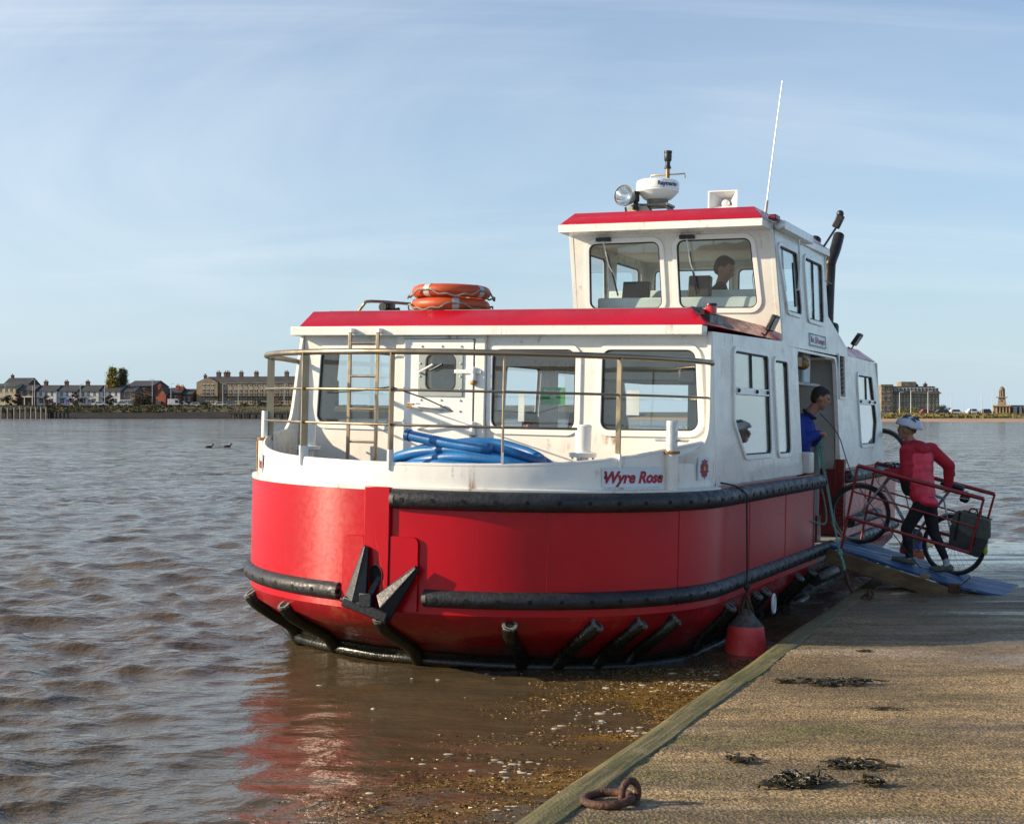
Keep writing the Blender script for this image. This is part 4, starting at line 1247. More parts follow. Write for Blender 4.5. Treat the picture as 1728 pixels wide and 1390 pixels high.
# passenger number sign above the doorway
sfn = lambda u, v, w: FN_PORT(4.20 + u, 2.975 + v, -0.008 - w)
m = MB(); m.plate(round_poly(rect(-0.43, 0.43, -0.075, 0.075), 0.02), [], 0.008, lambda u, v, w: sfn(u, v, -w)); ps = m.build('capacity_sign', PLATE, FB)
m = MB(); m.ring(round_poly(rect(-0.42, 0.42, -0.068, 0.068), 0.018), round_poly(rect(-0.408, 0.408, -0.058, 0.058), 0.014), 0.002, lambda u, v, w: sfn(u, v, 0.001 + w)); m.build('sign_border', SIGNBLUE, ps)
vs, fs = text_geo('Max. 35 Passengers', 0.092, 0.0, 0.002); m = MB(); m.add([sfn(p[0], p[1], 0.0025) for p in vs], fs); m.build('lettering', SIGNRED, ps, smooth=False)

# roof-top gear ---------------------------------------------------------------
m = MB()
sc_ = Vector((0.25, 2.72, 4.478))
Ms = Matrix.Translation(sc_) @ Vector((-0.25, -1, 0.12)).to_track_quat('Z', 'Y').to_matrix().to_4x4()
m.lathe([(0.03, -0.13), (0.08, -0.11), (0.108, -0.05), (0.118, 0.0), (0.122, 0.015), (0.112, 0.022), (0.105, 0.012)], 24, Ms, cap1=False)
SL = m.build('searchlight', mat('grey_lamp_shell', (0.42, 0.42, 0.40), 0.4, 0.5), FB)
m = MB(); m.lathe([(0.104, 0.008), (0.09, -0.03), (0.05, -0.075), (0.02, -0.085)], 24, Ms, cap0=False); m.build('reflector', mat('lamp_reflector', (0.75, 0.77, 0.8), 0.12, 1.0, var=0.02), SL)
m = MB(); m.lathe([(0.105, 0.010), (0.08, 0.022), (0.04, 0.028), (0.001, 0.03)], 24, Ms); m.build('lens', GLASS, SL)
m = MB(); m.tube([sc_ + Vector((0, 0.06, -0.12)), sc_ + Vector((0.02, 0.08, -0.28))], 0.012, 8); m.tube([sc_ + Vector((0.08, 0.08, -0.05)), sc_ + Vector((0.13, 0.1, -0.16)), sc_ + Vector((0.04, 0.1, -0.26))], 0.009, 6); m.tube([sc_ + Vector((0.10, 0.06, -0.08)), sc_ + Vector((0.17, 0.1, -0.2)), sc_ + Vector((0.16, 0.1, -0.27))], 0.005, 6); m.build('lamp_bracket', BLACK, SL)

rc = Vector((0.54, 3.0, 4.45))
m = MB(); m.lathe([(0.10, 0.0), (0.15, 0.012), (0.20, 0.06), (0.232, 0.095), (0.232, 0.112), (0.225, 0.116), (0.232, 0.12), (0.236, 0.17), (0.225, 0.205), (0.19, 0.222), (0.001, 0.228)], 36, Matrix.Translation(rc))
RD = m.build('radar_dome', mat('radar_white', (0.80, 0.80, 0.77), 0.35, var=0.03), FB)
m = MB(); m.lathe([(0.11, -0.05), (0.12, 0.0)], 20, Matrix.Translation(rc)); m.beam(rc + Vector((-0.15, 0, -0.06)), rc + Vector((0.16, 0, -0.06)), 0.26, 0.025); m.beam(rc + Vector((0.12, 0, -0.06)), rc + Vector((0.24, 0.0, -0.225)), 0.24, 0.02); m.beam(rc + Vector((-0.13, 0, -0.06)), rc + Vector((-0.18, 0, -0.225)), 0.24, 0.02); m.build('radar_stand', mat('bronze_grey_metal', (0.20, 0.18, 0.15), 0.5, 0.4), RD)
vs, fs = text_geo('Raymarine', 0.062, 0.0, 0.003, 'LEFT'); m = MB()
m.add([(rc.x + 0.2375 * math.sin(R(18) + p[0] / 0.236), rc.y - 0.2375 * math.cos(R(18) + p[0] / 0.236), rc.z + 0.157 + p[1]) for p in vs], fs); m.build('lettering', SIGNBLUE, RD, smooth=False)
m = MB(); m.lathe([(0.16, 0), (0.16, 0.12), (0.15, 0.15), (0.10, 0.16)], 24, Matrix.Translation((0.36, 2.95, 4.25)) @ Matrix.Rotation(R(-90), 4, 'X') @ Matrix.Translation((0, 0, -0.08))); m.build('horn_housing', mat('beige_metal', (0.42, 0.38, 0.30), 0.5), FB)
def lantern(c, s=1.0):
    m = MB(); m.lathe([(0.042 * s, 0), (0.042 * s, 0.02), (0.03 * s, 0.03), (0.03 * s, 0.075), (0.045 * s, 0.09), (0.047 * s, 0.13), (0.045 * s, 0.17), (0.05 * s, 0.175), (0.05 * s, 0.195), (0.02 * s, 0.2)], 14, Matrix.Translation(c))
    return m.build('lantern', BLACK, FB)
m = MB(); m.lathe([(0.024, 0), (0.024, 0.34)], 12, Matrix.Translation((0.585, 3.2, 4.66))); MA = m.build('mast', mat('bronze_pole', (0.26, 0.16, 0.08), 0.4, 0.7), FB)
m = MB(); m.tube([(0.395, 3.2, 4.71), (0.395, 3.2, 4.762), (0.785, 3.2, 4.766), (0.785, 3.2, 4.72)], 0.009, 8); m.build('crossbar', STEEL, MA)
lantern((0.585, 3.2, 4.83), 0.9)
lantern((0.34, 2.86, 4.34), 0.85)
# loud hailer: a square white horn
m = MB()
hc = Vector((1.41, 2.56, 4.355))
def sq(s, y): return [hc + Vector((x * s, y, z * s * 0.62)) for x, z in ((-1, -1), (1, -1), (1, 1), (-1, 1))]
m.loft([sq(0.05, 0.20), sq(0.06, 0.14), sq(0.155, -0.02), sq(0.158, -0.03), sq(0.142, -0.03), sq(0.05, 0.10), sq(0.045, 0.12)], True, 0, True, True)
LH = m.build('loudhailer', WHITE2, FB)
m = MB(); m.sphere(hc + Vector((0.01, 0.06, -0.03)), 0.045, 12, 8); m.build('horn_plug', WHITE2, LH)
m = MB(); m.lathe([(0.05, -0.0), (0.05, 0.1)], 10, Matrix.Translation(hc + Vector((0, 0.1, -0.14)))); m.build('horn_foot', WHITE2, LH)
m = MB(); m.tube([(1.742, 3.0, 4.22), (1.762, 3.0, 4.40)], 0.016, 8); AE = m.build('whip_aerial', mat('grey_fibre', (0.33, 0.32, 0.30), 0.5), FB)
m = MB(); m.tube([(1.762, 3.0, 4.40), (1.83, 3.0, 5.05), (1.896, 3.0, 5.66)], [0.009, 0.007, 0.004], 8); m.build('whip', WHITE2, AE)
# port light on its black screen
m = MB(); m.add([(1.86, 0.06, 3.06), (1.99, 0.02, 2.90), (2.07, 0.75, 2.90), (1.90, 0.62, 3.06), (1.88, 0.0, 3.055), (2.0, -0.06, 2.895)], [(0, 4, 5, 1), (0, 1, 2, 3)]); m.box(1.89, 2.02, 0.10, 0.52, 2.915, 2.99); NL = m.build('side_light_screen', BLACK, FB, smooth=False)
m = MB(); m.lathe([(0.05, 0), (0.055, 0.012), (0.055, 0.02), (0.046, 0.022), (0.046, 0.095), (0.055, 0.10), (0.05, 0.12), (0.01, 0.122)], 14, Matrix.Translation((1.95, 0.37, 2.985))); nl_ = m.build('side_light', BLACK, NL)
m = MB(); m.lathe([(0.050, 0.022), (0.052, 0.06), (0.050, 0.096)], 14, Matrix.Translation((1.95, 0.37, 2.985))); m.build('red_lens', mat('red_lens', (0.5, 0.005, 0.008), 0.15, var=0.02, coat=0.6), NL)
# floodlights
def flood(c, d):
    m = MB(); q = Vector(d).to_track_quat('Y', 'Z').to_matrix()
    m.obox(c, (0.14, 0.05, 0.17), q); o = m.build('floodlight', BLACK, FB, bevel=0.012)
    m = MB(); m.tube([Vector(c), Vector(c) + Vector((-0.06, -0.03, -0.12)), Vector(c) + Vector((-0.10, -0.05, -0.10))], 0.011, 6); m.build('lamp_bracket', DARKRED, o)
    m = MB(); m.obox(Vector(c) + Vector(d).normalized() * 0.027, (0.11, 0.004, 0.13), q); m.build('lens', ALU, o)
flood((2.10, 2.0, 3.035), (0.9, -0.1, -0.45))
flood((2.14, 6.15, 3.10), (0.8, -0.1, -0.55))
# exhausts and stalk light behind the wheelhouse
SOOT = mat('sooty_pipe', (0.020, 0.017, 0.016), 0.38, 0.2, var=0.5, vscale=5)
for x, y, h in ((1.93, 5.4, 0.0), (1.66, 5.35, -0.05)):
    m = MB(); m.tube(smooth_path([(x, y, 2.95), (x, y, 3.4), (x + 0.01, y, 3.9), (x + 0.02, y + 0.0, 4.0), (x + 0.05, y + 0.10, 4.16), (x + 0.06, y + 0.24, 4.34 + h)], 5), [0.068] * 26, 16)
    m.build('exhaust', SOOT, FB, ang=60)
m = MB(); m.tube([(1.96, 4.72, 4.03), (2.11, 4.86, 4.33)], 0.014, 8); stl = m.build('stalk', BLACK, FB)
m = MB(); m.obox((2.135, 4.88, 4.41), (0.085, 0.085, 0.16), Matrix.Rotation(R(25), 3, 'Y')); m.sphere((2.15, 4.90, 4.50), 0.045, 10, 8); m.build('stalk_lamp', BLACK, stl, bevel=0.015)
m = MB(); m.tube([(2.03, 4.72, 3.70), (1.98, 5.33, 3.72)], 0.008, 6); m.build('pipe_stay', BLACK, FB)
m = MB()
m.add([(1.1, 4.8, 3.28), (2.02, 4.8, 3.28), (2.03, 5.9, 2.98), (1.1, 5.9, 2.98), (1.1, 4.8, 2.9), (1.1, 5.95, 2.9), (2.03, 5.95, 2.9), (2.03, 4.8, 2.9)], [(0, 1, 2, 3), (0, 3, 5, 4), (3, 2, 6, 5)])
m.build('engine_casing', WHITE, FB, smooth=False)
m = MB(); m.box(1.8, 2.0, 5.55, 5.75, 3.0, 3.28); m.build('net_bundle', mat('green_net', (0.03, 0.07, 0.05), 0.8, var=0.4, vscale=30), FB, bevel=0.04)
# low hoop rail and lamp on the cabin roof
m = MB(); m.tube(smooth_path([(-1.72, 0.45, 3.05), (-1.66, 0.47, 3.14), (-1.60, 0.5, 3.175), (-1.4, 0.9, 3.18), (-1.10, 1.7, 3.18)], 4), 0.016, 8); hp = m.build('roof_hoop', STEEL, FB)
m = MB(); m.tube([(-1.36, 1.0, 3.05), (-1.30, 1.15, 3.175)], 0.012, 8); m.build('hoop_stay', STEEL, hp)
m = MB(); m.box(-1.52, -1.40, 0.55, 0.66, 3.075, 3.165); m.tube([(-1.46, 0.5, 3.12), (-1.46, 0.56, 3.12)], 0.05, 12); m.tube([(-1.42, 0.6, 3.08), (-1.33, 0.62, 3.10)], 0.025, 8); m.build('roof_lamp', BLACK, hp, bevel=0.01)
# notices and speaker inside the front windows
m = MB(); m.box(0.36, 0.60, 0.30, 0.305, 2.18, 2.34); gs = m.build('exit_notice', mat('exit_green', (0.05, 0.30, 0.07), 0.5), FB)
vs, fs = text_geo('Emergency\nexit', 0.055, 0, 0.001); m = MB(); m.add([(0.48 + p[0] * 0.75, 0.297, 2.275 + p[1] * 0.9) for p in vs], fs); m.build('lettering', WHITE2, gs, smooth=False)
for x0, x1, z0, z1 in ((0.02, 0.10, 2.12, 2.28), (0.23, 0.29, 2.02, 2.30), (1.28, 1.40, 2.1, 2.32)):
    m = MB(); m.box(x0, x1, 0.075, 0.078, z0, z1); m.build('paper_notice', mat('notice_paper', (0.75, 0.75, 0.72), 0.7), FB)
m = MB(); m.box(1.70, 1.88, 0.20, 0.36, 2.38, 2.54); m.build('cabin_speaker', BLACK, FB, bevel=0.03)
m = MB(); m.sphere((2.02, 3.7, 2.70), (0.08, 0.09, 0.07), 10, 8); m.box(1.96, 2.05, 3.3, 3.55, 2.66, 2.76); m.tube([(2.0, 3.7, 2.7), (2.0, 3.75, 2.3)], 0.004, 5); m.build('lobby_lamp', BRASS, FB, bevel=0.01)

# ================================================================== things on and around the ferry
# ---- two lifebuoys stacked on the cabin roof
ORANGE = mat('lifebuoy_orange', (0.50, 0.075, 0.018), 0.45, var=0.12, vscale=8, bump=0.002)
BAND = mat('reflective_band', (0.50, 0.50, 0.48), 0.35, var=0.1)
ROPEG = mat('grey_rope', (0.24, 0.22, 0.18), 0.9, var=0.3, vscale=60, bump=0.004, bscale=200)
def lifebuoy(c, rot, label):
    T = Thing('lifebuoy', label, 'lifebuoy', c, BOAT, 'lifebuoys on the cabin roof')
    c = Vector(c); n = 48
    def pt(a, r_, z): return c + Vector((r_ * math.cos(a + rot), r_ * math.sin(a + rot), z))
    rings = []
    for i in range(n):
        a = 2 * math.pi * i / n
        rings.append([pt(a, 0.320 + 0.068 * math.cos(t), 0.062 + 0.062 * math.sin(t)) for t in [2 * math.pi * k / 14 for k in range(14)]])
    rings.append(rings[0])
    m = MB(); m.loft(rings, True); m.build('ring', ORANGE, T)
    for q in range(4):
        rings = []
        for i in range(5):
            a = q * math.pi / 2 + 0.35 + (i - 2) * 0.045
            rings.append([pt(a, 0.320 + 0.0705 * math.cos(t), 0.062 + 0.0645 * math.sin(t)) for t in [2 * math.pi * k / 14 for k in range(14)]])
        m = MB(); m.loft(rings, True); m.build('reflective_band', BAND, T)
        a0 = q * math.pi / 2 + 0.35
        pts = [pt(a0, 0.392, 0.062)] + [pt(a0 + math.pi / 2 * k / 8, 0.405 + 0.02 * math.sin(math.pi * k / 8), 0.07 - 0.075 * math.sin(math.pi * k / 8) + (0.02 if k % 2 else 0)) for k in range(1, 8)] + [pt(a0 + math.pi / 2, 0.392, 0.062)]
        m = MB(); m.tube(smooth_path(pts, 3), 0.009, 6); m.build('grab_rope', ROPEG, T)
lifebuoy((-0.755, 0.60, 3.065), 0.25, 'lower of two orange lifebuoys stacked on the red cabin roof')
lifebuoy((-0.745, 0.595, 3.195), 1.0, 'upper orange lifebuoy, topmost of the stack on the red cabin roof')

# ---- blue ribbed hose heaped on the fore deck
HOSE = NT('blue_hose')
_p = HOSE.map((1, 1, 1), src=HOSE.tc.outputs['Object'])
HOSE.bsdf(Base_Color=HOSE.mix(HOSE.rng(HOSE.noise(_p, 4, 3), .3, .7), (0.010, 0.105, 0.30), (0.018, 0.17, 0.44)), Roughness=0.42, Coat_Weight=0.1)
def hose():
    T = Thing('hose', 'coiled blue ribbed hose heaped on the fore deck behind the bulwark', 'hose', (0.25, -0.95, 1.40), BOAT)
    pts = []
    loops = 8
    for k in range(loops * 16):
        a = 2 * math.pi * k / 16 + 2.6
        lap = k / 16
        sx = 0.80 + 0.10 * math.sin(lap * 2.3) - 0.02 * lap; sy = 0.38 - 0.018 * lap
        x = 0.33 + sx * math.cos(a) + 0.05 * math.sin(lap * 5)
        dome = max(0, 1 - ((x - 0.2) / 0.95) ** 2)
        z = 1.452 + 0.012 * lap + dome * (0.10 + 0.026 * lap) + 0.03 * math.sin(a + lap * 1.9) * dome
        pts.append((x, -0.95 + sy * math.sin(a), z))
    pts += [(0.55, -1.22, 1.80), (0.25, -1.25, 1.825), (-0.05, -1.22, 1.865), (-0.24, -1.20, 1.895)]
    path = smooth_path(pts, 6)
    dens = []
    for i in range(len(path) - 1):
        for j in range(4): dens.append(path[i].lerp(path[i + 1], j / 4))
    rad = [0.043 + (0.0035 if i % 2 else 0) for i in range(len(dens))]
    m = MB(); m.tube(dens, rad, 10); m.build('coil', HOSE.m, T, ang=80)
    e, e2 = dens[-1], dens[-8]
    m = MB(); m.tube([e2, e], 0.052, 14); m.build('end_cuff', mat('hose_cuff', (0.012, 0.07, 0.20), 0.4), T)
hose()

# ---- anchor stowed in the bow hawse
def anchor():
    T = Thing('anchor', 'dark steel anchor with two pointed flukes stowed on the red bow', 'anchor', (-0.05, -2.12, 0.60), BOAT)
    IRON = mat('tarred_iron', (0.010, 0.012, 0.018), 0.42, 0.2, var=0.3, vscale=12, fine=0.15, fscale=90, bump=0.0015, bscale=50)
    AX = 0.075
    def fluke(tip, tipr, bl, br, y0, y1):
        m = MB()
        f_ = [Vector((p[0] + AX, y, p[1])) for p, y in ((bl, y0), (br, y0), (tipr, y1), (tip, y1))]
        bk = [p + Vector((0, 0.03, 0)) for p in f_]
        mid0 = (f_[0] + f_[1]) / 2 + Vector((0, -0.045, 0)); mid1 = (f_[2] + f_[3]) / 2 + Vector((0, -0.02, 0))
        m.add(f_ + bk + [mid0, mid1], [(0, 8, 9, 3), (8, 1, 2, 9), (0, 1, 8), (3, 9, 2), (4, 7, 6, 5), (0, 3, 7, 4), (1, 5, 6, 2), (3, 2, 6, 7), (0, 4, 5, 1)])
        m.build('fluke', IRON, T, bevel=0.006, smooth=False)
    fluke((-0.175, 1.035), (-0.128, 1.02), (-0.315, 0.60), (-0.115, 0.595), -2.17, -2.12)
    fluke((0.275, 0.90), (0.315, 0.87), (-0.02, 0.66), (0.10, 0.475), -2.17, -2.10)
    m = MB(); m.beam((-0.315 + AX, -2.16, 0.595), (0.09 + AX, -2.16, 0.490), 0.085, 0.075, (0, 1, 0)); m.build('crown', IRON, T, bevel=0.012)
    m = MB(); m.beam((-0.115 + AX, -2.165, 0.585), (0.035, -2.03, 0.835), 0.05, 0.034, (0, 1, 0)); m.box(-0.16 + AX, -0.05 + AX, -2.20, -2.12, 0.56, 0.67); m.build('shank', IRON, T, bevel=0.008)
    m = MB(); m.tube([(-0.34 + AX, -2.165, 0.60), (-0.30 + AX, -2.165, 0.60)], 0.018, 8); m.build('pin', IRON, T)
anchor()

# ---- red plastic float hung over the side as a fender
def red_float():
    c = Vector((2.33, 0.36, 0.05))
    T = Thing('fender_float', 'faded red plastic float hanging on a rope beside the slipway edge', 'fender', (2.33, 0.36, -0.10), BOAT)
    PINK = NT('faded_red_plastic')
    p = PINK.map((1, 1, 1), src=PINK.tc.outputs['Object'])
    cc = PINK.mix(PINK.rng(PINK.noise(p, 9, 5), .3, .7), (0.80, 0.040, 0.040), (0.85, 0.095, 0.080))
    z = PINK.sep(PINK.tc.outputs['Object'])[2]
    cc = PINK.mix(PINK.rng(PINK.math('ADD', z, PINK.math('MULTIPLY', PINK.noise(p, 14, 4), 0.2)), 0.22, 0.08, 0, 0.6), cc, (0.42, 0.15, 0.12))
    PINK.bsdf(Base_Color=cc, Roughness=0.55, Normal=PINK.bump(PINK.noise(p, 30, 3), 0.004))
    m = MB(); m.lathe([(0.14, -0.15), (0.17, -0.13), (0.192, -0.10), (0.178, 0.08), (0.158, 0.22), (0.152, 0.235)], 28, Matrix.Translation(c)); m.build('float_body', PINK.m, T)
    m = MB(); m.lathe([(0.152, 0.235), (0.120, 0.27), (0.075, 0.325), (0.045, 0.36), (0.03, 0.38)], 24, Matrix.Translation(c)); m.build('float_neck', mat('weathered_grey', (0.10, 0.085, 0.075), 0.8, var=0.4, vscale=20), T)
    m = MB(); m.tube(smooth_path([c + Vector((0, 0, 0.36)), c + Vector((0.03, -0.01, 0.42)), c + Vector((0, 0, 0.50)), c + Vector((-0.03, 0, 0.42)), c + Vector((0, 0, 0.36))], 4), 0.018, 8); m.build('eye', RUST, T)
    m = MB()
    for k in range(6):
        a = k * 1.05
        m.tube(smooth_path([c + Vector((0, 0, 0.47)), c + Vector((0.05 * math.cos(a), 0.05 * math.sin(a), 0.40)), c + Vector((0.07 * math.cos(a + .5), 0.07 * math.sin(a + .5), 0.30))], 4), 0.008, 5)
    m.build('rope_tails', mat('weedy_rope', (0.07, 0.055, 0.03), 0.9, var=0.4), T)
    m = MB(); m.tube(smooth_path([c + Vector((0, 0, 0.48)), (2.325, 0.38, 0.75), (2.305, 0.40, 1.30), (2.30, 0.40, 1.42), (2.22, 0.33, 1.497), (2.13, 0.12, 1.535)], 5), 0.008, 6); m.sphere(c + Vector((0, 0, 0.57)), (0.03, 0.03, 0.035), 8, 6); m.build('hanging_rope', mat('thin_dark_rope', (0.03, 0.03, 0.035), 0.9), T)
red_float()

# small white ring hanging by the skids
m = MB(); c = Vector((2.33, 1.35, 0.36))
m.tube([c + Vector((0.0, 0.055 * math.cos(2 * math.pi * k / 16), 0.085 * math.sin(2 * math.pi * k / 16))) for k in range(16)], 0.014, 8, True)
m.tube([c + Vector((0, -0.04, -.05)), c + Vector((0, 0.04, 0.05))], 0.008, 6)
o = m.build('rope_ring', WHITE2, None, frame=BOAT, base=c); tag(o, 'small white ring hanging against the hull near the red float', 'ring')

# ---- blue and orange buoy at the stern
c = Vector((2.46, 8.9, 0.25))
T = Thing('buoy', 'round buoy with blue top and orange base hanging behind the bicycle', 'buoy', c, BOAT)
m = MB(); m.lathe([(0.01, -0.22), (0.10, -0.19), (0.165, -0.10), (0.178, 0.0), (0.172, 0.04)], 20, Matrix.Translation(c)); m.build('orange_base', mat('buoy_orange', (0.62, 0.10, 0.04), 0.5), T)
m = MB(); m.lathe([(0.172, 0.04), (0.16, 0.10), (0.12, 0.20), (0.06, 0.27), (0.035, 0.30), (0.035, 0.36)], 20, Matrix.Translation(c)); m.build('blue_top', mat('buoy_blue', (0.02, 0.035, 0.22), 0.5), T)
m = MB(); m.tube([c + Vector((0, 0, 0.35)), c + Vector((-0.15, -0.05, 1.0))], 0.008, 6); m.build('hanging_rope', ROPEG, T)

# ---- gangway from the slipway to the boarding gap
BLUEB = NT('worn_blue_board')
_ob = BLUEB.tc.outputs['Object']
_p = BLUEB.map((1.6, 22, 8), src=_ob)
_c = BLUEB.mix(BLUEB.rng(BLUEB.noise(_p, 1.2, 5), .35, .7), (0.010, 0.050, 0.145), (0.025, 0.105, 0.25))
_c = BLUEB.mix(BLUEB.rng(BLUEB.noise(_p, 2.6, 6, .65), .54, .68, 0, .85), _c, (0.26, 0.30, 0.34))
BLUEB.bsdf(Base_Color=_c, Roughness=0.5, Specular_IOR_Level=0.35, Normal=BLUEB.bump(BLUEB.noise(_p, 2, 4), 0.006))
RAMPW = mat('wet_yellow_timber', (0.15, 0.095, 0.042), 0.6, var=0.35, vscale=1.2, grain=(1.2, 9, 9), bump=0.004, bscale=12)
RAILRED = painted('rail_red', (0.30, 0.012, 0.014), 0.4, rust=0.7, dirt=0.5, seed=14.0, coat=0.1)
def ramp_z(x): return 0.705 - 0.262 * (x - 2.37) if x < 3.70 else 0.3566 - 0.145 * (x - 3.70)
def gangway():
    T = Thing('gangway', 'blue boarded gangway with red handrails leaning from the slipway to the ferry', 'gangway', (3.9, 4.45, 0.25), BOAT)
    Y0, Y1 = 3.86, 5.04
    n = 6; w = (Y1 - Y0) / n
    for k in range(n):
        y0 = Y0 + k * w + 0.004; y1 = y0 + w - 0.008
        dz = random.uniform(-0.004, 0.004)
        m = MB(); m.add([(2.33, y0, ramp_z(2.33) - .03 + dz), (2.33, y1, ramp_z(2.33) - .03 + dz), (3.69, y1, ramp_z(3.69) - .03 + dz), (3.69, y0, ramp_z(3.69) - .03 + dz), (2.33, y0, ramp_z(2.33) + dz), (2.33, y1, ramp_z(2.33) + dz), (3.69, y1, ramp_z(3.69) + dz), (3.69, y0, ramp_z(3.69) + dz)], [(0, 1, 2, 3), (4, 7, 6, 5), (0, 4, 5, 1), (3, 2, 6, 7), (0, 3, 7, 4), (1, 5, 6, 2)])
        m.build('board', BLUEB.m, T, bevel=0.006)
    for k in range(3):                       # hinged flap resting on the concrete
        y0 = Y0 - 0.02 + k * 0.405; y1 = y0 + 0.395
        xe = 4.42 + random.uniform(-.03, .05)
        m = MB(); m.add([(3.71, y0, ramp_z(3.71) - .028), (3.71, y1, ramp_z(3.71) - .028), (xe, y1, ramp_z(xe) - .02), (xe, y0, ramp_z(xe) - .02), (3.71, y0, ramp_z(3.71) + .004), (3.71, y1, ramp_z(3.71) + .004), (xe, y1, ramp_z(xe) + .008), (xe, y0, ramp_z(xe) + .008)], [(0, 1, 2, 3), (4, 7, 6, 5), (0, 4, 5, 1), (3, 2, 6, 7), (0, 3, 7, 4), (1, 5, 6, 2)])
        m.build('flap_board', BLUEB.m, T, bevel=0.008)
    for y in (Y0 - 0.035, Y1 + 0.035):
        m = MB(); m.beam((2.30, y, ramp_z(2.30) - 0.115), (3.62, y, ramp_z(3.62) - 0.115), 0.06, 0.155); m.build('side_beam', RAMPW, T, bevel=0.008)
        m = MB(); m.beam((3.66, y, ramp_z(3.66) - 0.10), (4.12, y, ramp_z(4.12) - 0.055), 0.055, 0.06); m.build('runner', RAMPW, T, bevel=0.006)
    for y in (Y0 + 0.3, Y1 - 0.3):
        m = MB(); m.lathe([(0.05, -0.03), (0.055, -0.02), (0.055, 0.02), (0.05, 0.03)], 14, Matrix.Translation((3.25, y - 0.25, 0.28)) @ Matrix.Rotation(R(90), 4, 'X')); m.build('wheel', BLACK, T)
    m = MB(); m.box(3.30, 3.40, Y0 - 0.06, Y0 + 0.04, ramp_z(3.35) - .03, ramp_z(3.35) + 0.012); m.build('cleat', BRASS, T, bevel=0.006)
    m = MB(); m.box(3.60, 3.72, Y0 - 0.07, Y0 + 0.02, ramp_z(3.66) - .12, ramp_z(3.66) + 0.02); m.build('hinge', RUST, T, bevel=0.006)
    for y, x0, x1 in ((3.93, 0.0, 0.0), (5.06, 0.02, 0.02)):
        A = Vector((2.60, y, 1.597)); B = Vector((3.925, y, 1.292))
        C = Vector((2.50, y, 1.028)); D = Vector((3.785, y, 0.715))
        m = MB(); m.tube([A, B], 0.0225, 10); rl = m.build('handrail', RAILRED, T)
        m = MB(); m.tube([C, D], 0.018, 10); m.build('lower_rail', RAILRED, rl)
        m = MB(); m.tube([A.lerp(C, .5), B.lerp(D, .53)], 0.010, 8); m.build('middle_rail', RAILRED, rl)
        m = MB(); m.tube([B, D], 0.013, 8); m.build('end_post', RAILRED, rl)
        m = MB(); m.tube([A, C, Vector((2.44, y, ramp_z(2.44) - .02))], 0.014, 8); m.build('head_post', RAILRED, rl)
gangway()

